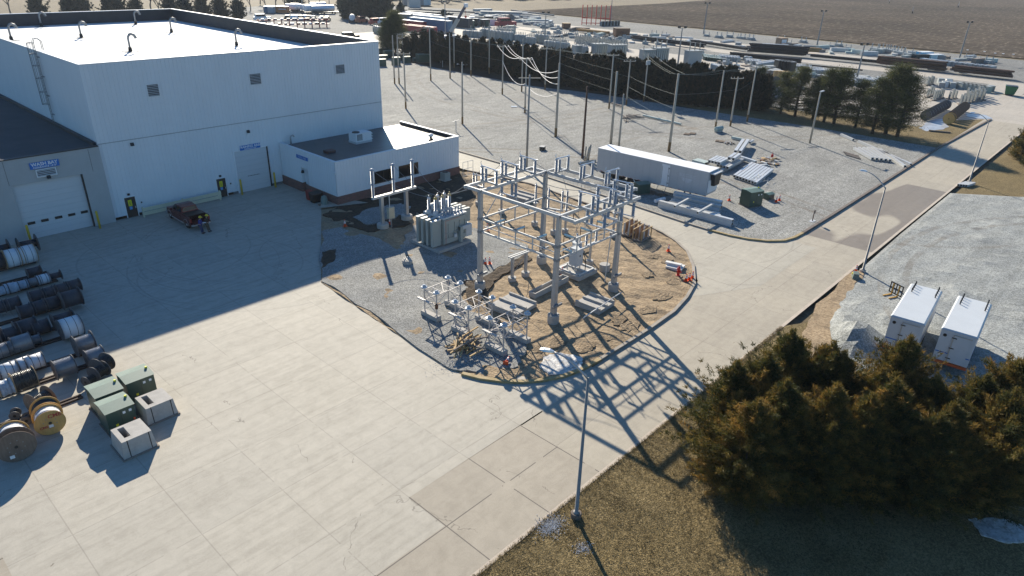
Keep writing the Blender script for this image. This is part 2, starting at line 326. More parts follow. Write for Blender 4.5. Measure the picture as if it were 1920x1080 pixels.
# yard
sheet('yard',[(1.35,16.3),(12.8,16.3),(12.8,19.72),(17.15,19.72),(17.15,22.55),(27.9,22.6),(34.5,22.6),(34.5,24.4),(30.5,26),(28.5,28.5),(27.1,30.6),(28.6,48.4),(42.6,69.9),(42.6,76),(-60,76),(-60,33),(1.35,33)],.0,G_YARD)
sheet('old_slabs',[(12.8,16.3),(26,16.3),(26,22.55),(17.15,22.55),(17.15,19.72),(12.8,19.72)],.004,G_TAN)
sheet('old_slabs',[(-40,16.3),(1.35,16.3),(1.35,33),(-40,33)],.004,G_TAN)
sheet('road',[(26,16.3),(160,16.3),(160,24),(80.2,24),(68.8,23.9),(57,29),(53,25.5),(49.1,24.4),(41.8,23.6),(28,23.3),(28,22.5),(26,22.5)],-.002,G_ROAD)
sheet('road_apron',[(49.1,24.5),(53,25.3),(57,28.5),(60,31.8),(61.6,36.3),(63.9,54.9),(61.9,65.5),(61.9,130),(67.5,130),(67.5,60),(66.5,46.7),(65.3,33),(65.7,28.1),(66.6,25.5),(69,24),(69,21),(56,21)],.004,G_ROADB)
def strip(name,a,b,w_,z,mat): 
    a=Vector(a);b=Vector(b);d=(b-a).normalized(); n=Vector((-d.y,d.x))*w_/2; return sheet(name,[a-n,b-n,b+n,a+n],z,mat)
strip('road_edge',(-30,16.42),(160,16.42),.26,.008,M('pale_curb',(.5,.43,.35),.85,var=.2,scale=1.5))
# island between yard and road
ISL=[(42.6,69.9),(28.6,48.4),(27.1,30.6),(27.5,28.6),(28.6,26.6),(30.4,24.9),(33,23.9),(36,23.65),(41.8,23.6),(46,23.8),(49.1,24.4),(52,25.3),(55.5,27.4),(58.2,29.6),(59.8,31.8),(60.9,34),(61.5,36.4),(62.4,44),(63.5,54.9),(62.6,60),(61.5,64.3),(41.2,64.3),(41.2,69.9)]
def dz(x,y): return .07*math.sin(x*1.3+y*.4)*math.cos(y*1.1-x*.3)+.05*math.sin(x*3.1)*math.cos(y*2.7+x)+rnd.uniform(-.02,.02)
terrain('island_dirt',ISL,.55,dz,G_DIRT,.05)
def jag(pts,amp,n=5):
    out=[]
    for i in range(len(pts)):
        a=Vector(pts[i][:2]);b=Vector(pts[(i+1)%len(pts)][:2])
        for k in range(n): q=a.lerp(b,k/n); out.append((q.x+rnd.uniform(-amp,amp)*(k>0),q.y+rnd.uniform(-amp,amp)*(k>0)))
    return out
GI=jag([g(*p)[:2] for p in ((603,436),(640,428),(700,446),(745,470),(775,425),(840,420),(900,432),(990,462),(985,486),(925,508),(900,528),(868,548),(872,585),(930,600),(978,640),(984,668),(962,692),(905,704),(838,690),(720,604),(603,529))],.25)
terrain('island_gravel',GI,.7,lambda x,y:.05*math.sin(x*.8)*math.cos(y*.9),G_GRAVI,.13)
terrain('island_soil',jag(P((605,404),(640,385),(760,345),(868,325),(905,352),(880,392),(850,420),(782,400),(760,425),(690,437),(640,420)),.3),.8,lambda x,y:.05*math.sin(2*x+y),G_SOIL,.12)
terrain('island_soil',jag(P((868,532),(905,524),(952,498),(985,478),(998,488),(965,505),(925,530),(910,560),(880,580)),.15),.4,lambda x,y:rnd.uniform(0,.1),G_SOIL,.14)
terrain('island_soil',jag(P((604,476),(630,470),(628,490),(604,505)),.1),.4,lambda x,y:rnd.uniform(0,.04),G_SOIL,.17)
terrain('gravel_patch',jag(P((662,410),(700,392),(752,384),(770,392),(740,412),(690,424)),.3),.8,lambda x,y:0,G_GRAVI,.2)
sheet('stoop',[(41.3,64.3),(43.3,64.3),(44,62.5),(39,64.6),(41.2,67.5)],.19,G_ROADB)
terrain('snow_patch',jag(P((1018,672),(1050,664),(1090,672),(1094,692),(1070,704),(1030,706),(1012,692)),.12),.3,lambda x,y:rnd.uniform(0,.04),G_SNOW,.13)
terrain('snow_patch',jag(P((1815,975),(1850,972),(1895,978),(1925,990),(1930,1015),(1895,1020),(1840,1005)),.1),.35,lambda x,y:rnd.uniform(0,.04),G_SNOW,.05)
# gravel lot north of the road
NG=[(67.6,130),(67.6,58),(66.6,46.7),(65.4,33),(65.5,29.5),(65.9,27),(66.8,25.2),(68.6,24),(72,23.65),(80,23.6),(126.5,23.8),(126,45),(124,62),(122.5,85),(118,104),(119,140),(121,172),(100,180),(75,180)]
terrain('gravel_lot',NG,3.,lambda x,y:.04*math.sin(x*.4)*math.cos(y*.37),G_GRAVEL,.06)
sheet('gravel_lot_rear',[(61,76),(75,180),(110,250),(40,260),(58,120)],-.01,G_GRAVEL)
# south gravel lot with graded ridges and a heap
HEAP=[(g(x,y)[0],g(x,y)[1],h,s) for x,y,h,s in ((1560,640,.55,2.),(1600,655,.5,1.6),(1530,612,.5,1.5),(1560,622,.65,1.5),(1600,640,.7,1.3),(1628,650,.6,1.2),(1500,600,.3,1.1),(1640,640,.45,1.),(1612,584,.22,.9),(1615,575,.15,.8),(1800,555,.2,.9),(1750,430,.14,1.2),(1840,450,.14,1.),(1880,430,.12,1.),(1720,430,.12,.9),(1790,545,.2,.7),(1925,600,.2,1.2),(1500,640,.4,1.2),(1660,600,.2,.8),(1580,600,.3,1.1),(1740,560,.18,.8),(1770,452,.12,.7))]
def sz(x,y):
    z=.03*math.sin(x*1.1+.6*y)*math.cos(y*1.7)
    for a,b,h,s in HEAP:
        q=((x-a)**2+(y-b)**2)/(s*s)
        if q<9: z+=h*math.exp(-q)
    r=math.sin(x*2.3+y*.55+1.5*math.sin(y*.25))
    z+=.07*max(0,r)**5*max(0,math.sin(x*.31+y*.9+2))
    return z
SG=[(44,-4),(44,5),(46.5,9.5),(49.5,12.3),(53.5,14.1),(58.3,15.3),(67,15.9),(80,16.1),(101,16.1),(106,9.5),(114,2),(132,-30),(128,-60),(60,-60),(44,-30)]
def edist(x,y):
    d=9.
    for i in range(len(SG)):
        a=Vector(SG[i]);b=Vector(SG[(i+1)%len(SG)]); t=max(0,min(1,(Vector((x,y))-a).dot(b-a)/(b-a).length_squared)); d=min(d,(a+(b-a)*t-Vector((x,y))).length)
    return d
terrain('south_gravel_lot',SG,.8,lambda x,y: sz(x,y)*min(1,edist(x,y)/1.2)-.12*max(0,1-edist(x,y)/.5),G_GRAVS,.09)
sheet('verge_dirt',jag([(46,12.5),(50,14.8),(56,16.0),(66,16.15),(66,15.3),(62,14.9),(58.5,14.6),(54,13.2),(50,11.8),(47,9.5)],.2),.085,G_DIRT)
# kerbs
MK=M('curb_concrete',(.34,.30,.25),.85,var=.3,scale=1.2); MY=M('yellow_curb_paint',(.40,.27,.08),.8,var=.35,scale=2.,col2=(.46,.37,.22)); MDK=M('weathered_curb',(.16,.13,.11),.9,var=.3)
def kerb(name,pts,mat,w_=.28,h=.17,z=.0):
    pts=[Vector(p) for p in pts]; mb=MB(); prof=[(-w_/2,z-.02),(-w_/2,z+h),(w_/2,z+h),(w_/2,z-.02)]; n=len(pts)
    for i,p in enumerate(pts):
        d=(pts[min(i+1,n-1)]-pts[max(i-1,0)]).normalized(); nn=Vector((-d.y,d.x))
        mb.v+=[(p.x+nn.x*a,p.y+nn.y*a,b) for a,b in prof]
    for i in range(n-1):
        for k in range(3): mb.f.append((4*i+k,4*i+k+1,4*i+k+5,4*i+k+4))
    mb.f+=[(0,1,2,3),(4*n-1,4*n-2,4*n-3,4*n-4)]; return struct(mb.build(name,mat))
kerb('curb_yellow',[(27.3,29.2),(27.8,27.9),(28.6,26.6),(29.5,25.6),(30.6,24.8),(32,24.1),(33.5,23.75),(35.6,23.62)],MY,.3)
kerb('curb',[(35.6,23.62),(38,23.6),(41.8,23.6),(46,23.8),(49.1,24.4),(52,25.3),(55.5,27.4),(58.2,29.6),(59.8,31.8),(60.9,34),(61.5,36.4),(62,40)],MK,.26)
kerb('curb',[(62,40),(62.6,46),(63.4,54.9),(62.6,60),(61.6,64.5)],MDK,.24)
kerb('curb',[(67.6,75),(67.5,58),(66.6,46.7),(65.4,33),(65.35,31)],MK,.26)
kerb('curb_yellow',[(65.35,31),(65.5,28.8),(66,26.9),(66.9,25.3),(68.3,24.1),(70,23.7),(72,23.6)],MY,.3)
kerb('curb',[(72,23.6),(80,23.55),(100,23.6),(127,23.7),(160.4,22.8)],MDK,.3,.2)

for px,py,s in ((1010,655,.5),(1050,640,.7),(1100,652,.6),(1150,628,.6),(1180,612,.7),(1215,580,.6),(1240,555,.7),(1265,525,.8),(1225,480,.6),(1250,488,.5),(1145,500,.6),(870,440,.9),(1030,460,.8),(1215,515,.5),(1090,470,.8),(1275,505,.5),(1160,600,.6)):
    c=g(px,py,.1); n_=13; pl=[(c.x+s*1.7*math.cos(k*2*PI/n_)*rnd.uniform(.5,1.1),c.y+s*1.1*math.sin(k*2*PI/n_)*rnd.uniform(.5,1.1)) for k in range(n_)]
    if all(inside(q,ISL) for q in pl): terrain('soil_clods',pl,.16,lambda x,y:rnd.uniform(-.03,.07)*(1-min(1,math.hypot((x-c.x)/1.7,(y-c.y)/1.1)/s))+.02,G_CLOD,.085)
# ------------------------------------------------ materials for built things
WHITE=M('white_siding',(.72,.745,.77),.5,var=.05,scale=.6,stretch=(1,1,.25)); WHITEB=M('white_trim',(.78,.79,.80),.5,var=.05)
BEIGE=M('precast_panel',(.43,.435,.43),.85,var=.08,scale=.8); DOORW=M('overhead_door_paint',(.60,.61,.62),.5,var=.05,stretch=(.2,1,3))
ROOFW=M('white_membrane',(.74,.75,.74),.75,var=.14,scale=.25,stretch=(.3,1,1)); ROOFD=M('dark_membrane',(.075,.08,.085),.42,var=.3,scale=.5); PARAB=M('black_flashing',(.035,.035,.04),.6,var=.35,scale=1.)
DARK=M('dark_bronze',(.03,.025,.022),.5); BLACK=M('black_paint',(.012,.012,.013),.45,var=.3); YEL=M('safety_yellow',(.62,.42,.03),.5,var=.12); BLUE=M('sign_blue',(.02,.16,.50),.5,var=.05)
GALV=M('galvanized_steel',(.42,.43,.44),.42,.45,var=.16,scale=2.); GALVL=M('bright_galvanized',(.52,.525,.52),.5,.2,var=.12,scale=2.5); GALVD=M('dull_galvanized',(.25,.26,.27),.55,.3,var=.2)
ALU=M('aluminium',(.66,.67,.69),.32,.7,var=.08); GREY=M('grey_equipment_paint',(.36,.385,.355),.5,var=.1,scale=1.4); GREYL=M('light_grey_paint',(.52,.54,.55),.5,var=.08); PORC=M('grey_porcelain',(.26,.31,.38),.4,var=.15); PORCB=M('blue_grey_polymer',(.38,.55,.62),.35,var=.08)
CONC=M('cast_concrete',(.42,.40,.37),.85,var=.2,scale=2.,bmp=.2); GREEN=M('transformer_green',(.035,.075,.055),.42,var=.15,scale=1.5); GREENL=M('pale_green_top',(.13,.20,.165),.5,var=.15,scale=1.2)  # cabinet tops use a paler green than the bodies
WOOD=M('weathered_wood',(.20,.15,.11),.9,var=.35,scale=3.,stretch=(1,1,.3)); WOODY=M('fresh_pine',(.50,.34,.16),.8,var=.3,scale=3.); WOODG=M('grey_wood',(.24,.20,.17),.9,var=.3,scale=2.,stretch=(3,.4,1)); RUST=M('rusty_steel',(.17,.08,.045),.85,var=.4,scale=3.); ORANGE=M('cone_orange',(.85,.10,.02),.5,var=.06); RED=M('hydrant_red',(.50,.02,.015),.45,var=.1)
GLASS=M('dark_glass',(.012,.011,.011),.08,var=.3); RUBBER=M('tyre_rubber',(.018,.018,.018),.85); SKIN=M('skin',(.45,.25,.17),.6)
def brickmat():
    m,nt,bs,_=nodes('red_brick'); tc=N(nt,'ShaderNodeTexCoord'); sp=N(nt,'ShaderNodeSeparateXYZ'); nt.links.new(tc.outputs['Object'],sp.inputs[0]); cb=N(nt,'ShaderNodeCombineXYZ')
    nt.links.new(mathn(nt,'ADD',sp.outputs[0],sp.outputs[1]),cb.inputs[0]); nt.links.new(sp.outputs[2],cb.inputs[1]); b=N(nt,'ShaderNodeTexBrick'); nt.links.new(cb.outputs[0],b.inputs[0])
    inp(b,'Scale',1.); inp(b,'Brick Width',.3); inp(b,'Row Height',.1); inp(b,'Mortar Size',.012); b.inputs['Color1'].default_value=(.22,.075,.055,1); b.inputs['Color2'].default_value=(.12,.05,.042,1); b.inputs['Mortar'].default_value=(.22,.17,.15,1)
    nt.links.new(b.outputs[0],bs.inputs[0]); inp(bs,'Roughness',.85); return m
BRICK=brickmat()
def ribwall(a,b,z0,z1,pitch=.4,d=.035,flip=1):
    "profiled steel wall from a to b, ribs facing to the right-hand side of travel * flip"
    a=Vector(a);b=Vector(b);L=(b-a).length; t=(b-a)/L; n=Vector((t.y,-t.x))*flip; mb=MB(); prof=[]; k=0.
    while k<L-pitch*.5: prof+=[(k,0),(k+pitch*.78,0),(k+pitch*.82,d),(k+pitch*.96,d)]; k+=pitch
    prof.append((L,0)); pts=[(a+t*min(u,L)+n*w_) for u,w_ in prof]
    for p in pts: mb.v+=[(p.x,p.y,z0),(p.x,p.y,z1)]
    for i in range(len(pts)-1): mb.f.append((2*i,2*i+2,2*i+3,2*i+1))
    return mb
def louvre(parent,c,w_,h_,n=7,mat=None,axis='y'):
    fm=MB(); t=.08; 
    for a in ((-w_/2,-h_/2,w_/2,-h_/2+t),(-w_/2,h_/2-t,w_/2,h_/2),(-w_/2,-h_/2+t,-w_/2+t,h_/2-t),(w_/2-t,-h_/2+t,w_/2,h_/2-t)): fm.box(a[0],-.12,a[1],a[2],-.045,a[3])
    o=fm.build('louvre',WHITEB,parent,loc=c); s=MB()
    for i in range(n): z=-h_/2+t+(i+.5)*(h_-2*t)/n; q=(h_-2*t)/n*.32; s.hexa([(-w_/2+t,-.11,z-q),(w_/2-t,-.11,z-q),(w_/2-t,-.05,z),(-w_/2+t,-.05,z)],[(-w_/2+t,-.105,z-q+.02),(w_/2-t,-.105,z-q+.02),(w_/2-t,-.05,z+.02),(-w_/2+t,-.05,z+.02)])
    s.build('slats',mat or WHITEB,o); b=MB(); b.box(-w_/2+t,-.05,-h_/2+t,w_/2-t,-.043,h_/2-t); b.build('shade_backing',BLACK,o); return o  # flat black backing paints in the shade behind the slats
def wall_lamp(parent,c): 
    m=MB(); m.hexa([(-.16,-.28,0),(.16,-.28,0),(.16,-.04,0),(-.16,-.04,0)],[(-.16,-.16,.3),(.16,-.16,.3),(.16,-.04,.3),(-.16,-.04,.3)]); return m.build('wall_light',BLACK,parent,loc=c)
# ------------------------------------------------ tall white building
X0,X1,Y0,ZT=21.72,56.65,75.9,15.6; YB=g(328,16.5,ZT)[1]; ZR=13.75
bl=thing('warehouse','tall white ribbed metal warehouse with flat white roof and goosenecks','building',(0,0,0))
ribwall((X0,Y0),(X1,Y0),8.06,ZT).build('front_wall',WHITE,bl); ribwall((X0,Y0),(X1,Y0),.3,7.98).build('lower_wall',WHITE,bl)
MB().box(X0,Y0-.05,7.99,X1,Y0+.02,8.05).build('seam_trim',M('seam_trim_grey',(.38,.40,.42),.6),bl); m=MB(); m.box(X0+1.6,Y0-.02,0,22.9,Y0+.1,.3); m.box(24.4,Y0-.03,0,33.3,Y0+.1,.3); m.box(34.7,Y0-.03,0,35.4,Y0+.1,.3); m.box(39.5,Y0-.03,0,41,Y0+.1,.3); m.build('base_flashing',M('foundation_grey',(.16,.17,.17),.85),bl)
ribwall((X0,YB),(X0,Y0),0,ZT,.3,.03).build('side_wall',WHITE,bl); ribwall((X1,Y0),(X1,YB),0,ZT,.4).build('side_wall',WHITE,bl); ribwall((X1,YB),(X0,YB),0,ZT,.5).build('rear_wall',WHITE,bl)
m=MB(); t=.35
for a in ((X0+.02,Y0+.02,X1-.02,Y0+t),(X0+.02,YB-t,X1-.02,YB-.02),(X0+.02,Y0+t,X0+t,YB-t),(X1-t,Y0+t,X1-.02,YB-t)): m.box(a[0],a[1],ZR-.5,a[2],a[3],ZT-.02)
m.build('parapet',PARAB,bl); m=MB()
for a in ((X0-.06,Y0-.06,X1+.06,Y0+t+.03),(X0-.06,YB-t-.03,X1+.06,YB+.06),(X0-.06,Y0+t+.03,X0+t+.03,YB-t-.03),(X1-t-.03,Y0+t+.03,X1+.06,YB-t-.03)): m.box(a[0],a[1],ZT,a[2],a[3],ZT+.07)
m.build('coping',WHITEB,bl); m=MB(); m.box(X0+t,Y0+t,ZR-.6,X1-t,YB-t,ZR); m.build('roof',ROOFW,bl)
for (px,py,ty) in ((78,50,30),(153,71,47),(245,97,69),(255,46,26),(322,61,40),(444,86,61),(22,76,60)):
    b=g(px,py,ZR); v=MB(); v.tube([(0,0,.1),(0,0,1.5),(.05,0,1.8),(.25,0,2.05),(.5,0,2.1),(.75,0,1.98),(.9,0,1.72),(.92,0,1.55)],[.13,.13,.14,.16,.17,.17,.17,.19],8)
    o=v.build('vent_pipe',GALVD,bl,smooth=True,loc=(b.x,b.y,ZR)); q=MB(); q.lathe((0,0,0),[(.7,0),(.7,.04),(.24,.08),(.2,.55)],10); q.build('pipe_boot',BLACK if px>0 else WHITEB,o)
    q=MB(); q.cbox((0,0,.02),(1.6,1.6,.05)); q.build('curb_flashing',M('grey_flashing',(.42,.42,.42),.8),o)
for (px,py) in ((1745,228),(1390,168),(1235,140),(1095,117)): # small drains on the right side
    b=g(px/3,py/3+1,ZR); q=MB(); q.cbox((0,0,.12),(.5,.5,.24)); q.build('roof_drain',M('tan_drain',(.4,.33,.25),.8),bl,loc=(b.x,b.y,ZR))
for a,b in (((272,158),(301,180)),((465,138),(491,158)),((627,121),(647,138))):
    p=wy(*a,Y0);q=wy(*b,Y0); louvre(bl,((p.x+q.x)/2,Y0,(p.z+q.z)/2),q.x-p.x,p.z-q.z,7,M('louvre_grey',(.45,.45,.45),.6))
for c in ((247,271),(464.5,247)): p=wy(*c,Y0); wall_lamp(bl,(p.x,Y0,p.z-.1))
def man_door(px,z=2.15):
    p=wy(px,390,Y0).x; d=MB(); d.box(0,-.06,0,1.05,-.02,z); o=d.build('door',DARK,bl,loc=(p,Y0-.02,.03)); f=MB(); f.box(-.08,-.09,0,-.003,.02,z+.08); f.box(1.053,-.09,0,1.13,.02,z+.08); f.box(-.003,-.09,z+.003,1.053,.02,z+.08); f.build('door_frame',WHITEB,o)
    s=MB(); s.box(.3,-.075,1.2,.66,-.063,1.85); s.build('warning_sign',M('sign_yellow',(.75,.70,.02),.5),o); s=MB(); s.box(.34,-.075,.82,.62,-.063,1.14); s.build('notice',M('notice_blue',(.08,.3,.6),.5),o)
    k=MB(); k.cbox((.93,-.1,1.0),(.06,.08,.22)); k.build('handle',ALU,o); k=MB(); 
    for zz in (1.36,1.5,1.64): k.box(.38,-.079,zz-.03,.58,-.0765,zz+.02)
    k.build('lettering',BLACK,o)
    k=MB(); k.cbox((.5,-.12,z+.32),(.22,.16,.2)); k.build('door_light',BLACK,o); k=MB(); k.cbox((1.6,-.08,1.35),(.12,.1,.14)); k.build('card_reader',BLACK,o)
man_door(236); man_door(413.5)
m=MB(); pL=35.43; pR=39.42; m.box(pL,Y0-.02,0,pR,Y0+.12,4.85)
od=m.build('overhead_door',DOORW,bl,loc=(0,-.03,.02)); fr_=MB()
for k in range(1,9): fr_.box(pL+.02,Y0-.045,k*.6-.03,pR-.02,Y0-.022,k*.6)
fr_.build('door_ribs',GREYL,od); fr_=MB(); fr_.box(pR+.003,Y0-.1,0,pR+.14,Y0+.02,4.9); fr_.build('door_track',BLACK,od); fr_=MB(); fr_.box(pL-.15,Y0-.08,0,pL-.003,Y0+.02,4.98); fr_.box(pL-.003,Y0-.08,4.86,pR+.14,Y0+.02,4.98); fr_.build('door_frame',WHITEB,od)
for k in range(8): s=MB(); s.box(36.7+k*.19,Y0-.05,1.75,36.8+k*.19,Y0-.023,1.83); s.build('vision_slot',BLACK,od)
# caged ladder on the side wall
lad=thing('x','x','x'); lad.name='ladder'; lad.parent=bl
for k in ('label','category'): del lad[k]
p=wx(107,228,X0); q=wx(63,72,X0); ly=(p.y+q.y)/2; m=MB()
for s in (-.25,.25): m.cyl((X0-.25,ly+s,8.0),(X0-.25,ly+s,16.6),.035,n=6)
for k in range(27): m.cyl((X0-.25,ly-.25,8.2+k*.3),(X0-.25,ly+.25,8.2+k*.3),.02,n=5)
for s in (-.25,.25): m.tube([(X0-.25,ly+s,16.6),(X0-.1,ly+s,16.9),(X0+.2,ly+s,16.9),(X0+.5,ly+s,16.6),(X0+.5,ly+s,15.7)],.035,6)
for z in (9,11,13,15): m.box(X0-.25,ly-.28,z,X0,ly-.24,z+.08); m.box(X0-.25,ly+.24,z,X0,ly+.28,z+.08)
m.build('rails',GALVD,lad); m=MB()
def hoop(z,r=.38): m.tube([(X0-.27-r*math.sin(a)*1.6,ly-r*math.cos(a),z) for a in [PI*k/10 for k in range(11)]],.03,5)
for z in (10.2,11.5,12.9,14.2,15.4,16.5): hoop(z)
for a in (PI*.12,PI*.32,PI*.5,PI*.68,PI*.88): m.cyl((X0-.27-.38*1.6*math.sin(a),ly-.38*math.cos(a),10.2),(X0-.27-.38*1.6*math.sin(a),ly-.38*math.cos(a),16.5),.022,n=5)
m.build('safety_cage',GALVD,lad)
# ------------------------------------------------ wash bay building
wb=thing('wash_bay_building','low beige building with dark flat roof and wide overhead door, left of the tall warehouse','building')
YW=75.55; XW=21.66; ZW=7.9; m=MB(); p=wy(22,350,YW); q=wy(154.6,326,YW); dx0=p.x; dx1=q.x; dh=(p.z+q.z)/2
m.box(-60,YW,0,dx0,160,ZW); m.box(dx1,YW,0,XW,160,ZW); m.box(dx0,YW+.02,dh,dx1,160,ZW); m.box(dx0,YW+.5,0,dx1,160,dh-.003); m.build('walls',BEIGE,wb)
pa=wy(3,303,YW).x; pb=wy(152,280,YW).x
zb=wy(160,324,YW).z; JG=M('joint_grey',(.22,.22,.21),.9); MB().box(pa,YW-.012,zb,pa+.05,YW-.003,ZW-.1).build('panel_joint',JG,wb); MB().box(pb+.55,YW-.012,zb,pb+.6,YW-.003,ZW-.1).build('panel_joint',JG,wb)
m=MB(); m.box(-60.1,YW-.06,ZW,XW-.02,YW+.4,ZW+.1); m.build('roof_edge',PARAB,wb); m=MB(); m.box(-60,YW+.4,ZW-.2,XW-.02,160,ZW+.03); m.build('roof',M('slate_blue_membrane',(.055,.065,.072),.95,var=.25,scale=.4),wb)
m=MB(); m.box(XW-.35,YW+.45,ZW+.033,XW-.04,159,ZW+.35); m.build('roof_flashing',PARAB,wb)
m=MB(); m.box(dx0+.02,YW+.3,.02,dx1-.02,YW+.4,dh-.01); od=m.build('overhead_door',DOORW,wb); m=MB()
for k in range(1,9): m.box(dx0+.03,YW+.28,k*.55-.02,dx1-.03,YW+.297,k*.55+.01)
m.build('door_ribs',GREYL,od); m=MB(); m.box(dx1-.12,YW+.02,0,dx1-.003,YW+.28,dh-.003); m.build('door_track',BLACK,od); W5=(dx1-dx0)
for px in (59,84.3,110,134.5,158.2): c=wy(px,[418.5,413,407.5,402.5,397.3][[59,84.3,110,134.5,158.2].index(px)],YW+.28); s=MB(); s.box(c.x-.32,YW+.265,c.z-.13,c.x+.32,YW+.296,c.z+.13); s.build('window_pane',BLACK,od)
a=wy(64,318,YW);b=wy(109,328,YW); louvre(wb,((a.x+b.x)/2,YW,(a.z+b.z)/2+.02),b.x-a.x-.1,.75,4,GREYL)
c=wy(90.5,331,YW); wall_lamp(wb,(c.x,YW,c.z-.15))
def sign(a,b,Y,h_,t1,t2,label,s1,s2,w2):
    p=wy(*a,Y);q=wy(*b,Y); cx=(p.x+q.x)/2; cz=(p.z+q.z)/2; w_=q.x-p.x; o=single('wall_sign',MB().box(-w_/2,-.1,-h_/2,w_/2,-.04,h_/2),BLUE,label,'sign',(cx,Y,cz))
    textmesh(t1,s1,WHITEB,'lettering',o,(0,-.1,h_*.16),(PI/2,0,0),.008); textmesh(t2,s2,WHITEB,'lettering',o,(0,-.1,-h_*.3),(PI/2,0,0),.008,True,w2); return o
sign((55,313),(110,303),YW,.62,'WASH BAY',"CLEARANCE 14'-0\"",'blue WASH BAY sign over the overhead door of the beige building',.44,.21,1.15)
sign((449,279),(487,271),Y0-.02,.55,'TRAINING AREA',"CLEARANCE 14'-0\"",'blue TRAINING AREA sign over the white overhead door',.38,.17,1.1)
# ------------------------------------------------ office annex
OX0,OX1,OY0,OY1,OZ=41.15,59.75,64.25,75.84,5.0
of=thing('office_annex','low white office annex with brick base and dark flat roof','building')
ZB=wy(640,367.2,OY0).z; r0=wx(567.5,342.5,OX0).y; r1=wx(579,348,OX0).y
ribwall((OX0,OY0),(OX1,OY0),ZB,OZ,.4,.03).build('south_wall',WHITE,of); ribwall((OX1,OY0),(OX1,OY1),ZB,OZ).build('east_wall',WHITE,of)
ribwall((OX0,OY1),(OX0,r0),ZB,OZ,.4,.03).build('west_wall',WHITE,of); ribwall((OX0,r1),(OX0,OY0),ZB,OZ,.4,.03).build('west_wall',WHITE,of); ribwall((OX0,r0),(OX0,r1),3.0,OZ,.4,.03).build('west_wall',WHITE,of); ribwall((OX0+.45,r0),(OX0+.45,r1),.3,3.,.3,.03).build('recess_wall',WHITE,of); MB().box(OX0,r0+.003,ZB,OX0+.5,r0+.06,3.).build('recess_wall',WHITE,of); MB().box(OX0,r1-.06,ZB,OX0+.5,r1-.003,3.).build('recess_wall',WHITE,of); MB().box(OX0+.01,r1,3.0,OX0+.5,r0,3.06).build('recess_wall',WHITE,of)
m=MB(); m.box(OX0-.1,OY0-.1,0,OX1+.05,OY0+.3,ZB); m.box(OX1-.3,OY0+.3,0,OX1+.05,OY1,ZB); m.box(OX0-.1,OY0+.3,0,OX0+.3,r1,ZB); m.box(OX0-.1,r0,0,OX0+.3,OY1,ZB); m.box(OX0+.3,r1,0,OX0+.44,r0,.9); m.build('brick_base',BRICK,of)
m=MB(); m.box(OX0+.3,OY0+.3,OZ-.6,OX1-.3,OY1,OZ-.35); m.build('roof',ROOFD,of)
lit=M('white_roof_coating',(.62,.63,.63),.75,var=.12,scale=.4); m=MB()
m.box(OX0+.02,OY0+.02,OZ-.6,OX1-.02,OY0+.3,OZ-.01); m.box(OX1-.3,OY0+.3,OZ-.6,OX1-.02,OY1,OZ-.01); m.box(OX0+.02,OY0+.3,OZ-.6,OX0+.3,OY1,OZ-.01); m.build('parapet',PARAB,of)
m=MB(); m.box(OX0-.05,OY0-.05,OZ,OX1+.05,OY0+.33,OZ+.06); m.box(OX1-.33,OY0+.33,OZ,OX1+.05,OY1,OZ+.06); m.box(OX0-.05,OY0+.33,OZ,OX0+.33,OY1,OZ+.06); m.build('coping',WHITEB,of)
for a,b in (((701.7,330),(734,341)),((747.4,319),(784,327))):
    p=wy(*a,OY0);q=wy(*b,OY0); w_=MB(); w_.box(p.x,OY0-.08,1.62,q.x,OY0-.04,2.95); o=w_.build('window',GLASS,of); f=MB(); f.box(p.x-.08,OY0-.1,1.5,q.x+.08,OY0-.03,1.617); f.box((p.x+q.x)/2-.03,OY0-.095,1.62,(p.x+q.x)/2+.03,OY0-.083,2.95); f.build('frame',DARK,o)
c=g(676,266,OZ-.35); rt=thing('x','white packaged air conditioner on the office annex roof','air conditioner',(c.x,c.y,OZ-.35)); rt.name='rooftop_air_conditioner'
MB().box(-1.15,-.75,.25,1.15,.75,1.25).build('cabinet',WHITEB,rt); MB().box(-1.2,-.8,0,1.2,.8,.25).build('skid',GREYL,rt); v=MB(); v.cyl((-.6,0,1.253),(-.6,0,1.33),.48,n=16); v.build('fan_guard',BLACK,rt)
for k in range(3): h_=MB(); h_.hexa([(1.153,-.7,.3+k*.33),(1.45,-.7,.3+k*.33),(1.45,.7,.3+k*.33),(1.153,.7,.3+k*.33)],[(1.153,-.7,.55+k*.33),(1.16,-.7,.55+k*.33),(1.16,.7,.55+k*.33),(1.153,.7,.55+k*.33)]); h_.build('hood',WHITEB,rt)
v=MB()
for k in range(5): v.box(-.95+k*.16,-.765,.4,-.87+k*.16,-.753,1.15)
v.build('grille',BLACK,rt)
c=g(808,264,OZ-.35); v=MB(); v.lathe((0,0,0),[(.3,0),(.3,.25),(.15,.3),(.15,.6)],10); o=v.build('exhaust_fan',BLACK,of,loc=c); v=MB(); v.lathe((0,0,.6),[(.32,0),(.34,.25),(.1,.35)],10); v.build('fan_cap',WHITEB,o)
c=g(618,286,OZ-.35); MB().box(-.55,-.45,0,.55,.45,.3).build('roof_hatch',M('maroon_hatch',(.13,.06,.05),.6),of,loc=c)
c=g(546,272,OZ-.35); v=MB(); v.tube([(0,0,0),(0,0,.9),(.1,0,1.1),(.35,0,1.15),(.5,0,.95)],.09,7); v.build('vent_pipe',GALV,of,loc=c,smooth=True)
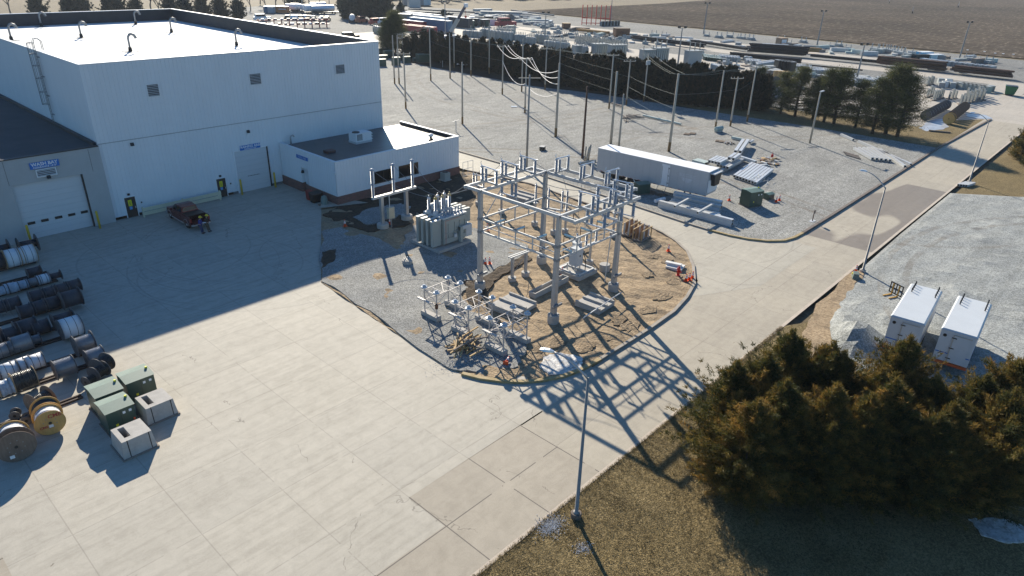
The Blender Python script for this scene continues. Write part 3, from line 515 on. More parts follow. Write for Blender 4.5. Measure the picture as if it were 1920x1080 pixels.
p=wx(556,287,OX0);q=wx(577.5,295,OX0); o=single('wall_sign',MB().box(-.1,-1.2,-.2,-.04,1.2,.2),BLUE,'small blue sign high on the west side of the office annex','sign',(OX0,(p.y+q.y)/2,p.z-.3)); textmesh('TOOL CRIB',.3,M('faded_lettering',(.3,.42,.62),.6),'lettering',o,(-.1,0,0),(PI/2,0,-PI/2),.008,True,1.1)
p=wx(569,319,OX0); wall_lamp(of,(OX0,0,0)).matrix_local=Matrix.Translation((OX0,p.y,p.z-.3))@Matrix.Rotation(-PI/2,4,'Z')
v=MB(); v.lathe((0,0,0),[(.02,-.18),(.1,-.14),(.14,0),(.14,.08),(.05,.1)],10); v.beam((0,0,.1),(.3,.3,.16),.06,.06); v.build('security_camera',WHITEB,of,loc=(OX0-.2,OY0-.2,3.9))
c=g(839,339,.1); o=thing('air_conditioner','grey condenser unit against the brick base of the annex','air conditioner',(c.x,OY0-.9,.12)); MB().box(-.45,-.45,.1,.45,.45,1.0).build('cabinet',GREY,o); MB().box(-.6,-.6,0,.6,.6,.1).build('pad',CONC,o); v=MB(); v.cyl((0,0,1.003),(0,0,1.05),.36,n=14); v.build('fan_guard',BLACK,o)
# bollards, guard rail, bins
def bollard(px,py,lab): c=g(px,py); single('bollard',MB().lathe((0,0,0),[(.11,0),(.11,1.75),(.09,1.82),(.04,1.86)],12),YEL,lab,'bollard',(c.x,c.y,0),group='yellow bollards by the overhead doors',smooth=True)
bollard(59,456,'yellow bollard left of the wash bay door, behind the cable reels'); bollard(188,428,'yellow bollard right of the wash bay door'); bollard(454.5,365,'yellow bollard left of the training area door'); bollard(517,351,'yellow bollard right of the training area door')
gr=thing('guard_rail','long cream slatted guard rail in front of the warehouse wall','guard rail',(24.25,75.0,0)); CREAM=M('cream_paint',(.66,.62,.44),.6,var=.08)
for k in range(3): MB().box(k*4.2-.07,-.09,0,k*4.2+.07,.09,1.12).build('post',CREAM,gr)
for a in (.22,.66): 
    q=MB()
    for j in range(3): q.box(-.05,-.14,a+j*.13,8.5,-.093,a+j*.13+.115)
    q.build('rail_panel',CREAM,gr)
c=g(595,379); single('waste_bin',MB().hexa([(-.55,-.35,0),(.55,-.35,0),(.55,.35,0),(-.55,.35,0)],[(-.65,-.45,1.0),(.65,-.45,1.0),(.65,.45,1.15),(-.65,.45,1.15)]),BLACK,'black waste cart beside the brick annex entrance','bin',(40.2,c.y+.2,.01))
single('waste_bin',MB().hexa([(-.28,-.3,0),(.28,-.3,0),(.28,.3,0),(-.28,.3,0)],[(-.32,-.34,1.0),(.32,-.34,1.0),(.32,.34,1.1),(-.32,.34,1.1)]),M('dull_red',(.25,.02,.02),.5),'red waste cart beside the brick annex entrance','bin',(40.1,c.y+1.35,.01))
c=g(609,385); o=thing('covered_drum','dull green drum cover on a small pallet at the brick corner','drum',(c.x,c.y,0)); MB().lathe((0,0,.12),[(.42,0),(.36,.7),(.28,.95),(.1,1.05)],12).build('cover',M('grey_green',(.16,.22,.20),.5),o); MB().box(-.55,-.55,0,.55,.55,.115).build('pallet',WOOD,o)
# ------------------------------------------------ substation steel frame
TX=(37.5,45.6); TY=(29.6,37.8); ZT9=8.85
fm=thing('steel_gantry_frame','tall galvanized steel substation frame with four legs and a square double-beam top','steel frame')
for x in TX:
    for y in TY:
        MB().lathe((x,y,0),[(.47,0),(.47,.72),(.44,.78)],18).build('footing',CONC,fm)
        b=MB(); b.hexa([(x-.19,y-.19,.8),(x+.19,y-.19,.8),(x+.19,y+.19,.8),(x-.19,y+.19,.8)],[(x-.145,y-.145,9.0),(x+.145,y-.145,9.0),(x+.145,y+.145,9.0),(x-.145,y+.145,9.0)]); leg=b.build('leg',GALV,fm)
        b=MB(); b.cbox((x,y,.805),(.62,.62,.05)); b.cbox((x,y,6.52),(.38,.38,.22)); b.cbox((x,y,5.4),(.38,.38,.2)); b.build('plates',GALVD,leg)
        b=MB(); b.beam((x-.55,y-.3,1.62),(x+.55,y-.3,1.62),.14,.2); b.build('bracket',GALVD,leg)
def tb(p,q,w_=.15,h_=.24,nm='top_beam'):
    m=MB(); p=Vector(p);q=Vector(q); d=(q-p).normalized(); n=Vector((-d.y,d.x,0))
    m.hexa([p-n*w_/2+Vector((0,0,-h_/2)),p+n*w_/2+Vector((0,0,-h_/2)),p+n*w_/2+Vector((0,0,h_/2)),p-n*w_/2+Vector((0,0,h_/2))],[q-n*w_/2+Vector((0,0,-h_/2)),q+n*w_/2+Vector((0,0,-h_/2)),q+n*w_/2+Vector((0,0,h_/2)),q-n*w_/2+Vector((0,0,h_/2))]); return m.build(nm,GALVL,fm)
x0,x1=TX;y0,y1=TY;yS=28.15;yN=39.4;xE=47.3
tb((x0,yS,ZT9),(x0,y0-.2,ZT9)); tb((x0,y0+.2,ZT9),(x0,y1-.2,ZT9)); tb((x0,y1+.2,ZT9),(x0,yN,ZT9)); tb((x1,yS,ZT9),(x1,y0-.2,ZT9)); tb((x1,y0+.2,ZT9),(x1,y1-.2,ZT9)); tb((x1,y1+.2,ZT9),(x1,yN,ZT9))
tb((x0+.2,y0,ZT9),(x1-.2,y0,ZT9)); tb((x1+.2,y0,ZT9),(xE,y0,ZT9)); tb((x0+.2,y1,ZT9),(x1-.2,y1,ZT9)); tb((x1+.2,y1,ZT9),(xE,y1,ZT9))
tb((x0-.2,yS-.1,ZT9),(x1+.2,yS-.1,ZT9)); tb((x0-.2,yN+.1,ZT9),(x1+.2,yN+.1,ZT9)); tb((xE+.1,y0-.2,ZT9),(xE+.1,y1+.2,ZT9))
for z in (6.52,5.4):
    for y in TY: tb((x0+.22,y,z),(x1-.22,y,z),.1,.14,'middle_beam')
    for x in TX: tb((x,y0+.22,z),(x,y1-.22,z),.1,.14,'middle_beam')
for k in (.3,.52,.74):
    for y in TY: x=x0+(x1-x0)*k; tb((x,y,5.5),(x,y,6.42),.1,.1,'strut') if False else MB().box(x-.04,y-.04,5.48,x+.04,y+.04,6.44).build('strut',GALVL,fm)
    y=y0+(y1-y0)*k; MB().box(x0-.04,y-.04,5.48,x0+.04,y+.04,6.44).build('strut',GALVL,fm)
for a,b in (((x0+.3,y0+.12,5.9),(x1-.3,y0+.12,5.9)),((x0+.12,y0+.3,5.9),(x0+.12,y1-.3,5.9)),((x0+.2,y1-.05,6.2),(x0+2.4,y1-.05,8.6)),((x1+.2,y1,8.6),(x1+.2,y1,8.6001)))[:3]: MB().cyl(a,b,.035,n=6).build('brace',GALVL,fm)
MB().cyl((x1-1.1,y0+.2,1.2),(x1-.9,y0+.15,5.3),.045,n=6).build('operating_rod',GALVL,fm); MB().cyl((x0+3.4,y0+2.6,2.0),(x0+3.4,y0+2.6,8.5),.03,n=6).build('operating_rod',GALVL,fm)
def ins(h,r=.1,n=5):
    pr=[(r*.6,0)]; k=max(3,int(h/.085))
    for i in range(k): z=.04+i*(h-.08)/k; pr+=[(r*.72,z),(r*1.05,z+(h-.08)/k*.45),(r*.72,z+(h-.08)/k*.6)]
    return pr+[(r*.7,h-.04),(r*.9,h-.02),(r*.9,h)]
def switch_proto():
    t=thing('disconnect_switch','x','switch'); MB().beam((0,-.95,.06),(0,.95,.06),.16,.12).build('base',GALV,t)
    for y in (-.82,.38,.82): m=MB(); m.lathe((0,y,.122),ins(1.05,.135),8); m.build('insulator',PORC,t,smooth=False)
    m=MB(); m.tube([(0,-.95,1.24),(0,.9,1.3)],.045,6); m.build('blade',ALU,t); m=MB(); m.tube([(0,.85,1.32),(0,1.0,1.5),(0,.9,1.68)],.025,5); m.tube([(.05,-.85,1.28),(.1,-1.05,1.3)],.025,5); m.cbox((0,-.82,1.22),(.2,.26,.1)); m.cbox((0,.82,1.22),(.2,.22,.1)); m.build('contacts',ALU,t); return t
SW=switch_proto(); used=[0]
def sw(x,y,z,rz,lab,flip=False):
    if not used[0]: o=SW; used[0]=1; o.location=(x,y,z); o.rotation_euler[2]=rz; o['label']=lab; o['group']='disconnect switches on the substation frame'
    else: o=copy_tree(SW,(x,y,z),rz,lab,'disconnect switches on the substation frame')
    if flip: o.rotation_euler[0]=PI
    else: o.rotation_euler[0]=0
    return o
pn=('left','middle','right'); zt=ZT9+.125
for k,x in enumerate((39.3,41.7,44.1)): sw(x,(y1+yN)/2+.02,zt,0,'%s of the three switches standing on the far left double beam of the frame'%pn[k])
for k,y in enumerate((36.7,34.,31.4)): sw((x1+xE)/2+.03,y,zt,PI/2,'%s of the three switches standing on the far right double beam of the frame'%pn[k])
for k,x in enumerate((40.0,42.2,44.4)): sw(x,(y0+yS)/2-.02,zt,PI,'%s of the three switches standing on the near right double beam of the frame'%pn[k])
sw(41.7,(y1+yN)/2,ZT9-.18,0,'switch hanging under the far left double beam of the frame',True)
for k,x in enumerate((41.1,43.3,45.)): sw(x,(y0+yS)/2,ZT9-.18,PI,'%s of the three switches hanging under the near right double beam of the frame'%pn[k],True)
li=thing('strain_insulator','x','insulator'); m=MB(); m.lathe((0,.1,0),ins(.95,.09),8,(0,1,0)); m.build('insulator',PORCB,li); MB().beam((0,0,0),(0,.1,0),.2,.2).build('bracket',GALVD,li); MB().cyl((0,1.07,-.75),(0,1.07,.1),.035,n=6).build('copper_rod',RUST,li)
k=0; IL=[(x0,31.6,6.6,-PI/2,'left side rail, nearest'),(x0,33.9,6.6,-PI/2,'left side rail, middle'),(x0,36.1,6.6,-PI/2,'left side rail, farthest'),(39.6,y0,6.6,0,'front side rail, leftmost'),(41.7,y0,6.6,0,'front side rail, middle'),(43.9,y0,6.6,0,'front side rail, rightmost'),(39.6,y0,5.4,0,'lower front rail, leftmost'),(x1,33.6,6.6,PI/2,'far side rail')]
for i,(x,y,z,r_,s) in enumerate(IL):
    lab='blue grey strain insulator with copper rod on the '+s
    if i==0: li.location=(x,y,z); li.rotation_euler[2]=r_; li['label']=lab; li['group']='strain insulators inside the frame'
    else: copy_tree(li,(x,y,z),r_,lab,'strain insulators inside the frame')
# ------------------------------------------------ support stands
def stand(px,py,zt_,lab,n=1,rz=0,hi=1.6,xy=None):
    c=g(px,py,.2) if xy is None else Vector((*xy,.1)); t=thing('insulator_stand',lab,'insulator stand',(c.x,c.y,.1),rz,'steel insulator stands in the dirt island')
    MB().lathe((0,0,-.05),[(.36,0),(.36,.45),(.34,.5)],14).build('footing',CONC,t); MB().box(-.09,-.09,.45,.09,.09,zt_).build('post',GALV,t)
    if n>1: MB().box(-.1,-.9,zt_,.1,.9,zt_+.15).build('cap_beam',GALVL,t); z=zt_+.153
    else: MB().box(-.2,-.2,zt_,.2,.2,zt_+.05).build('cap_plate',GALVL,t); z=zt_+.053
    for y in ([0],[-.75,.75],[-.8,.35,.8])[n-1]:
        m=MB(); m.lathe((0,y,z),ins(hi,.12),9); o=m.build('insulator',PORC,t); m=MB(); m.lathe((0,y,z+hi+.003),[(.1,0),(.13,.05),(.05,.1),(.04,.3)],7); m.build('terminal',ALU,o)
    if n==3: m=MB(); m.cyl((0,-.9,z+hi+.12),(0,.9,z+hi+.12),.04,n=6); m.build('blade',ALU,t)
    return t
stand(897,383,2.2,'stand with three insulators and a blade nearest the grey condenser unit',3,0,1.05); stand(940,398,2.1,'short empty-topped stand behind the left frame leg',1,0,.5)
stand(1038,437,2.6,'stand with twin insulators in the middle of the frame',2,0.3,1.9)
for (px,py,l) in ((1004,381,'single tall insulator stand left of the frame centre'),(1062,394,'single tall insulator stand right of the frame centre'),(1153,400,'single tall insulator stand behind the right frame leg')):
    c=g(px,py,2.6); stand(0,0,2.5,l,1,0,1.9,(c.x,c.y))
stand(1105,494,2.0,'two-insulator stand behind the breaker cabinet',2,PI/2,1.0)
c=g(1133,508); single('footing',MB().lathe((0,0,0),[(.5,0),(.5,.62),(.46,.66)],16),CONC,'bare round concrete footing right of the breaker cabinet','footing',(c.x,c.y,.05))
c=g(764,496); o=thing('footing','bare round concrete footing with bolts on the gravel','footing',(c.x,c.y,.1)); MB().lathe((0,0,0),[(.48,0),(.48,.35),(.44,.38)],16).build('footing_block',CONC,o); m=MB()
for k in range(8): a=k*PI/4; m.cyl((.3*math.cos(a),.3*math.sin(a),.38),(.3*math.cos(a),.3*math.sin(a),.55),.04,n=5)
m.build('anchor_bolts',GALVL,o)
# pair of posts with channel top
a=g(960,528);b=g(985,518); t=thing('pipe_support','pair of short steel posts joined by a bright channel, left of the frame centre','support',(a.x,a.y,.05)); d=b-a
for q in ((0,0),(d.x,d.y)): MB().lathe((q[0],q[1],0),[(.38,0),(.38,.4)],12).build('footing',CONC,t); MB().box(q[0]-.11,q[1]-.11,.4,q[0]+.11,q[1]+.11,2.3).build('post',GALV,t)
for s in (-.14,.14): MB().beam((-.4*d.x/d.length-s*d.y/d.length,-.4*d.y/d.length+s*d.x/d.length,2.36),(d.x*1.35-s*d.y/d.length,d.y*1.35+s*d.x/d.length,2.36),.1,.12).build('channel',GALVL,t)
MB().beam((0,0,.6),(d.x,d.y,2.2),.03,.03).build('brace',GALVD,t); MB().beam((0,.03,2.2),(d.x,d.y+.03,.6),.03,.03).build('brace',GALVD,t)
# gantry with three two-stage arrester stacks
a=g(718,425,.2);b=g(763,409,.2); t=thing('arrester_gantry','low two-leg steel gantry carrying three tall insulator stacks before the annex windows','gantry'); ZG=3.5
for q in (a,b): MB().lathe((q.x,q.y,.1),[(.62,0),(.62,.42),(.56,.5)],18).build('footing',CONC,t); MB().box(q.x-.17,q.y-.17,.6,q.x+.17,q.y+.17,ZG-.003).build('leg',GALV,t)
e0=g(698,373,ZG+.1);e1=g(779,351,ZG+.1); MB().beam((e0.x,e0.y,ZG+.12),(e1.x,e1.y,ZG+.12),.3,.24).build('beam',GALVL,t)
for (bx,by,tx,ty) in ((700,370,697,316),(738.5,359,736,308),(774,350,772,299)):
    q=g(bx,by,ZG+.24); m=MB(); m.lathe((q.x,q.y,ZG+.243),ins(1.25,.15),10); o=m.build('insulator',PORC,t); m=MB(); m.lathe((q.x,q.y,ZG+1.55),[(.2,0),(.1,.08),(.18,.16)]+[(r_,z+.18) for r_,z in ins(1.25,.17)]+[(.24,1.47),(.18,1.6),(.05,1.66)],10); m.build('arrester',PORC,t)
c=g(734,425,.2); t2=thing('control_cabinet','tan control box on a post beside the low gantry','control cabinet',(c.x,c.y,.15)); MB().box(-.06,-.06,0,.06,.06,1.2).build('post',GALVD,t2); MB().box(-.35,-.2,1.0,.35,.2,2.2).build('box',M('tan_cabinet',(.48,.43,.33),.6),t2); MB().cyl((-.1,0,2.203),(-.1,0,3.6),.05,n=6).build('conduit',GALVL,t2)
# ------------------------------------------------ big power transformer
t=thing('power_transformer','large grey power transformer with radiators and porcelain bushings on a slab','transformer',(40,45.9,.12))
MB().box(0,0,0,4.3,4.1,.28).build('slab',CONC,t); tk=MB(); tk.box(1.15,.55,.45,3.95,3.3,3.05); tk.box(1.5,.9,.28,3.6,3.0,.45); o=tk.build('tank',GREY,t); m=MB()
for z in (.62,1.5,2.55): m.box(1.1,.44,z,4.0,.547,z+.42 if z!=1.5 else z+.06)
for x in (1.12,1.7,2.5,3.2,3.88): m.box(x,.47,1.05,x+.1,.547,2.53)
m.build('stiffeners',GREY,o); MB().box(1.05,.45,3.053,4.1,3.4,3.2).build('cover',GREYL,o)
m=MB(); m.box(2.95,.08,.35,3.25,.44,1.95); m.build('conduit_duct',GREY,o); m=MB(); m.box(2.95,.2,1.55,4.05,.43,1.9); m.build('cable_tray',GREYL,o); m=MB(); m.box(2.3,.25,1.0,2.6,.43,1.35); m.build('gauge_box',GREYL,o)
m=MB(); m.box(1.3,.425,.5,1.33,.437,2.9); m.box(1.33,.425,2.87,3.1,.437,2.9); m.build('red_conduit',M('faded_red',(.5,.10,.06),.6),o)
for y in (.75,1.45,2.15,2.85): m=MB(); m.box(-.1,y,.45,1.0,y+.3,3.0); rr=m.build('radiator',GREY,t); m=MB(); m.box(1.0,y+.1,.8,1.145,y+.2,.95); m.box(1.0,y+.1,2.6,1.145,y+.2,2.75); m.box(-.13,y-.02,3.0,1.02,y+.32,3.05); m.build('headers',GREYL,rr)
for y in (.9,1.5,2.1,2.7): m=MB(); m.box(4.1,y,1.9,5.0,y+.3,3.3); rr=m.build('radiator',GREY,t); MB().box(3.953,y+.1,2.2,4.097,y+.2,3.1).build('headers',GREYL,rr)
m=MB(); m.box(4.05,.5,.55,4.85,1.3,1.75); m.build('control_cabinet',GREYL,t)
m=MB(); m.cyl((1.4,2.9,3.6),(3.9,2.9,3.6),.38,n=16); cv=m.build('conservator',GREYL,t,smooth=False); m=MB(); m.box(1.7,2.8,3.203,1.85,3.0,3.3); m.box(3.4,2.8,3.203,3.55,3.0,3.3); m.build('saddles',GREY,cv)
for i,(x,y,hh,cap) in enumerate(((1.35,1.9,1.15,1),(2.25,1.9,1.15,1),(3.15,1.9,1.15,1),(1.2,2.7,1.0,0),(2.1,2.45,1.1,0),(2.95,2.45,1.1,0))):
    m=MB(); m.lathe((x,y,3.2),[(.3,0),(.28,.25),(.16,.35)],12); b_=m.build('turret',GREYL,t); m=MB(); m.lathe((x,y,3.553),ins(hh,.15),10); m.build('bushing',PORC,b_); m=MB(); m.lathe((x,y,3.556+hh),[(.17,0),(.17,.14),(.1,.2),(.04,.22),(.04,.4)],9); m.build('terminal',M('ochre_cap',(.55,.38,.10),.5) if cap else ALU,b_)
for k in range(7): x=1.35+k*.42; m=MB(); m.lathe((x,.8+.04*k,3.203),[(.14,0),(.13,.12),(.08,.14)]+[(a_,b_+.14) for a_,b_ in ins(.42,.09)]+[(.03,.58),(.03,.7)],8); m.build('low_bushing',PORC,t)
m=MB(); 
for k in range(16): x=rnd.uniform(1.2,3.9);y=rnd.uniform(1.1,3.1); m.cbox((x,y,3.28),(rnd.uniform(.1,.35),rnd.uniform(.1,.3),.15))
m.tube([(1.3,1.3,3.35),(2.2,1.35,3.55),(3.0,1.3,3.5),(3.9,1.4,3.4)],.06,7); m.tube([(1.9,2.2,3.3),(2.0,1.5,3.7),(2.7,1.45,3.7),(3.4,1.6,3.3)],.05,7); m.build('top_fittings',GREYL,t)
# ------------------------------------------------ three lattice stands with porcelain caps
LAT=M('pale_lattice_paint',(.52,.475,.44),.55,var=.1)
def lattice(cy,lab):
    t=thing('lattice_stand',lab,'lattice stand',(32.3,cy,.15),0,'pale lattice stands in a row'); hx=1.25; z1=2.28
    for sx in (-1,1): MB().box(sx*hx-.24,-.95,0,sx*hx+.24,.95,.36).build('footing',CONC,t)
    P4=[(sx*hx,sy*.72) for sx in (-1,1) for sy in (-1,1)]
    for (x,y) in P4:
        m=MB(); m.box(x-.035,y-.035,.36,x+.035,y+.035,z1); lg=m.build('leg',LAT,t); m=MB(); m.lathe((x,y,z1+.003),[(.08,0),(.1,.05),(.25,.07),(.27,.1),(.25,.17),(.14,.2),(.14,.3),(.06,.34)],14); m.build('cap_insulator',M('pale_porcelain',(.50,.54,.58),.2),lg)
    def br(a,b,w_=.035,nm='brace'): MB().beam(a,b,w_,w_).build(nm,LAT,t)
    for z in (z1-.1,1.3):
        for s in (-1,1): br((-hx+.05,s*.72,z),(hx-.05,s*.72,z),.05,'rail'); br((s*hx,-.67,z),(s*hx,.67,z),.05,'rail')
    for s in (-1,1):
        for a,b in (((-hx,1.3),(-.1,z1-.15)),((hx,1.3),(.1,z1-.15)),((-hx,1.4),(0,.9)),((hx,1.4),(0,.9))): br((a[0],s*.68,a[1]),(b[0],s*.68,b[1]))
        br((s*hx+.04,-.7,.5),(s*hx+.04,.7,1.4)); br((s*hx-.04,.7,.5),(s*hx-.04,-.7,1.4)); br((s*hx+.04,-.7,1.5),(s*hx+.04,.7,z1-.15)); br((s*hx-.04,.7,1.5),(s*hx-.04,-.7,z1-.15))
    for k in (-.5,.5): br((k,-.7,z1-.12),(k,.7,z1-.12)); 
    br((-.5,-.68,z1-.05),(.5,.68,z1-.05),.04); br((-hx-.7,-.75,1.75),(-hx-.7,.75,1.75),.09,'channel'); br((-hx-.55,-.75,1.7),(-hx-.55,.75,1.7),.09,'channel')
    for s in (-1,1): br((-hx-.75,s*.6,1.68),(-hx,s*.6,1.5),.05)
    return t
lattice(36.75,'lattice stand with porcelain caps, farthest back of the three on the island gravel'); lattice(33.2,'lattice stand with porcelain caps, in the middle of the three'); lattice(29.6,'lattice stand with porcelain caps, nearest the camera beside the lumber pile')
m=MB(); m.lathe((0,0,0),[(.12,0),(.14,.35),(.06,.42)],8); single('rusty_canister',m,RUST,'rusty canister tied to a leg of the farthest lattice stand','canister',(31.0,36.,1.2))
# ------------------------------------------------ precast slabs, troughs
def ribslab(cx,cy,w_,l_,rz,n,lab,h_=.45):
    t=thing('precast_slab',lab,'precast slab',(cx,cy,.08),rz,'ribbed precast slabs on the dirt'); MB().box(-w_/2,-l_/2,0,w_/2,l_/2,h_).build('slab',CONC,t)
    for k in range(n): x=-w_/2+.12+k*(w_-.24)/(n-1); MB().box(x-.08,-l_/2,h_,x+.08,l_/2,h_+.17).build('rib',CONC,t)
ribslab(37.0,33.5,2.9,2.8,.08,3,'ribbed concrete slab behind the lattice stands',.32); ribslab(42.15,29.0,2.3,2.4,.05,3,'ribbed concrete slab with loose pipes on it, right of the near frame leg',.32); ribslab(*g(978,375)[:2],2.4,2.8,.05,3,'ribbed concrete slab near the back road of the island'); 
a=g(997,560);b=g(1060,527); L=(b-a).length; rz=math.atan2(b.y-a.y,b.x-a.x); m=MB(); m.box(0,-.35,0,L,.35,.1); m.box(0,-.35,.1,L,-.25,.5); m.box(0,.25,.1,L,.35,.5); m.box(0,-.25,.1,.1,.25,.5); m.box(L-.1,-.25,.1,L,.25,.5)
single('precast_trough',m,CONC,'long narrow concrete trough lying inside the frame','trough',(a.x,a.y,.07),rz)
for k in range(5):
    p=g(1093+k*1.5,597-k*1.3,.7);q=g(1160+k*1.2,551-k*.6,.85); single('conduit_pipe',MB().cyl((0,0,0),q-p,.04,n=6),GALVL,'loose thin pipe in the bundle lying across the right ribbed slab','pipe',p,group='thin pipes on the ribbed slab')
# breaker / regulator on its pad
t=thing('circuit_breaker','grey outdoor breaker cabinet with conduit on a concrete pad inside the frame','circuit breaker',(46.2,34.2,.1)); MB().box(-1.35,-1.45,0,1.35,1.45,.4).build('pad',CONC,t)
for x in (-.75,-.1): 
    for y in (-.5,.4): MB().box(x-.05,y-.05,.4,x+.05,y+.05,1.05).build('leg',GALVL,t)
MB().box(-.95,-.75,1.05,-.05,.1,2.7).build('cabinet',GREYL,t); m=MB(); m.cyl((.35,.3,1.0),(.35,.3,2.8),.45,n=16); m.build('tank',GREYL,t)
m=MB(); m.tube([(-.1,-.8,2.2),(.2,-.9,1.4),(.2,-.9,.42)],.04,6); m.build('conduit',BLACK,t); m=MB(); m.cyl((-.5,-.76,2.0),(-.5,-.75,2.0),.09,n=10); m.build('gauge',BLACK,t)
for s in (-.5,0,.5): m=MB(); m.lathe((.2+s*.5,.1+s*.7,2.8),[(.14,0),(.12,.15)]+[(a_,b_+.15) for a_,b_ in ins(.6,.09)],8); m.build('bushing',PORC,t)
for a,b in (((-1.1,-1.2,.46),(1.1,-1.2,.46)),((-1.1,1.0,.46),(1.1,1.0,.46)),((-1.1,-1.1,.46),(-1.1,.9,.46)),((1.1,-1.1,.46),(1.1,.9,.46)),((0,-1.1,.46),(0,.9,.46))): MB().beam(a,b,.16,.12).build('skid_beam',GALVL,t)
# ------------------------------------------------ small things on the island
def cone_proto():
    t=thing('traffic_cone','x','traffic cone'); MB().cbox((0,0,.02),(.38,.38,.04)).build('base',ORANGE,t); m=MB(); m.lathe((0,0,.04),[(.14,0),(.045,.66),(.03,.68)],12); c_=m.build('cone',ORANGE,t,smooth=True); m=MB(); m.lathe((0,0,.32),[(.103,0),(.083,.14)],12); m.build('reflective_band',WHITEB,c_); m=MB(); m.lathe((0,0,.52),[(.076,0),(.062,.09)],12); m.build('reflective_band',WHITEB,c_); return t
CN=None
for (px,py,lab) in ((647,424,'traffic cone alone on the shaded gravel near the annex'),(731,420,'traffic cone beside the control box post'),(910,496,'left cone of the pair beside the left frame leg'),(918,495,'right cone of the pair beside the left frame leg'),(900,428,'cone on the concrete edge behind the left frame leg'),(914,431,'second cone behind the left frame leg, toward the trench'),(1054,514,'cone at the corner of the breaker pad'),(1253,471,'cone on the dirt near the road bend, right of the wooden racks'),(1286,527,'left cone of the three beside the fire hydrant'),(1292,525,'middle cone of the three beside the fire hydrant'),(1298,522,'right cone of the three beside the fire hydrant'),(1367,376,'cone on the gravel beyond the front of the long trailer'),(1455,379,'left of the two cones behind the tall green cabinet'),(1461,376,'right of the two cones behind the tall green cabinet'),(1604,510,'cone at the foot of the lamp post by the south gravel')):
    c=g(px,py,.12 if px<1300 else .06)
    if CN is None: CN=cone_proto(); CN.location=c; CN['label']=lab; CN['group']='orange traffic cones'
    else: copy_tree(CN,c,rnd.uniform(0,1.5),lab,'orange traffic cones')
c=g(948,684,.12); o=copy_tree(CN,(c.x,c.y,.25),2.0,'orange cone knocked over on its side by the lattice stand','orange traffic cones'); o.rotation_euler=(PI/2*.9,0,2.0)
c=g(1271,517,.1); t=thing('fire_hydrant','red fire hydrant on the dirt island near the road','hydrant',c); m=MB(); m.lathe((0,0,0),[(.2,0),(.2,.06),(.13,.08),(.13,.6),(.17,.62),(.17,.68),(.13,.8),(.05,.88),(.05,.95)],14); m.build('barrel',RED,t,smooth=False); m=MB(); m.cyl((-.25,0,.5),(.25,0,.5),.07,n=10); m.build('side_nozzles',RED,t); MB().cyl((0,-.26,.45),(0,-.1,.45),.09,n=10).build('front_nozzle',RED,t)
c=g(1268,502,.1); 
for k in range(4): single('concrete_block',MB().box(-.2,-.75,0,.2,.75,.22),M('white_block',(.7,.69,.66),.8),'white block in the small stack near the road bend','block',(c.x-.45+k*.42 if k<3 else c.x-.05,c.y+.1*k,.08 if k<3 else .31),rz=.25,group='white blocks in a small stack')
for i,(px,py) in enumerate(((1181,437),(1203,447))):
    c=g(px,py,.1); t=thing('insulator_rack','%s wooden rack of brown bushings by the back road'%('left','right')[i],'rack',c,0.1,'racks of brown bushings'); MB().box(-1.1,-.55,0,1.1,.55,.14).build('pallet',WOODG,t)
    for s in (-.5,.5): MB().beam((-1.1,s,1.15),(1.1,s,1.15),.09,.09).build('rail',WOODY,t)
    for x in (-1.05,1.05):
        for s in (-.5,.5): MB().box(x-.045,s-.045,.14,x+.045,s+.045,1.1).build('post',WOODY,t)
    for k in range(6):
        for s in (-.26,.26): m=MB(); m.lathe((-.85+k*.34,s,.143),[(.1,0),(.12,.5),(.08,1.0),(.05,1.2)],8); m.build('bushing',M('brown_glaze',(.30,.17,.09),.4) if (k+i)%3 else GREYL,t)
c=g(873,655,.15)
for k in range(34):
    a=rnd.gauss(.2,.7); L=rnd.uniform(1.,2.2); single('lumber_piece',MB().beam((-L/2,0,0),(L/2,0,rnd.uniform(-.05,.25)),.1,.09),WOODY if k%3 else WOODG,'loose board in the untidy lumber pile by the yellow curb','lumber',(c.x+rnd.gauss(0,.55),c.y+rnd.gauss(0,.45),.2+k*.018),rz=a,group='boards of the lumber pile')
t=thing('x','steel gate frame standing beside the left frame corner','gate',g(868,332,.1)); t.name='pipe_gate'; m=MB()
for a,b in (((0,0,.1),(1.8,0,.1)),((0,0,1.9),(1.8,0,1.9)),((0,0,.1),(0,0,1.9)),((.9,0,.1),(.9,0,1.9)),((1.8,0,.1),(1.8,0,1.9)),((0,0,1.),(1.8,0,1.))): m.cyl(a,b,.03,n=5)
m.build('tubes',GALVL,t)
# thin jumpers between bushings, stands and the frame
def jumper(p,q,sag,lab): 
    p=Vector(p);q=Vector(q); o=p.lerp(q,.5); single('jumper_wire',MB().tube([p.lerp(q,k/10)-o-Vector((0,0,4*sag*(k/10)*(1-k/10))) for k in range(11)],.022,4),GALVD,lab,'conductor',o,group='thin jumper conductors of the substation')
for k,(x,xf_) in enumerate(((41.35,39.3),(42.25,41.7),(43.15,44.1))): jumper((x,47.9,5.0),(xf_,yN,10.1),.7,'%s conductor from the transformer bushings up to the frame'%pn[k])
for k,(bx,by) in enumerate(((700,370),(738.5,359),(774,350))): q=g(bx,by,3.74); jumper((q.x,q.y,6.6),(41.2+.85*k,48.5,4.9),.5,'%s conductor from the low gantry to the transformer'%pn[k])
for k,x in enumerate((39.3,41.7,44.1)): jumper((x,38.2,10.1),((40.0,42.2,44.4)[k],29.2,10.1),.9,'%s conductor spanning the top of the frame'%pn[k])
for k,y in enumerate((36.7,34.,31.4)): jumper((46.,y,10.05),(46.3,34.2+.3*k,3.6),.1,'%s dropper from the far right beam to the breaker'%pn[k])
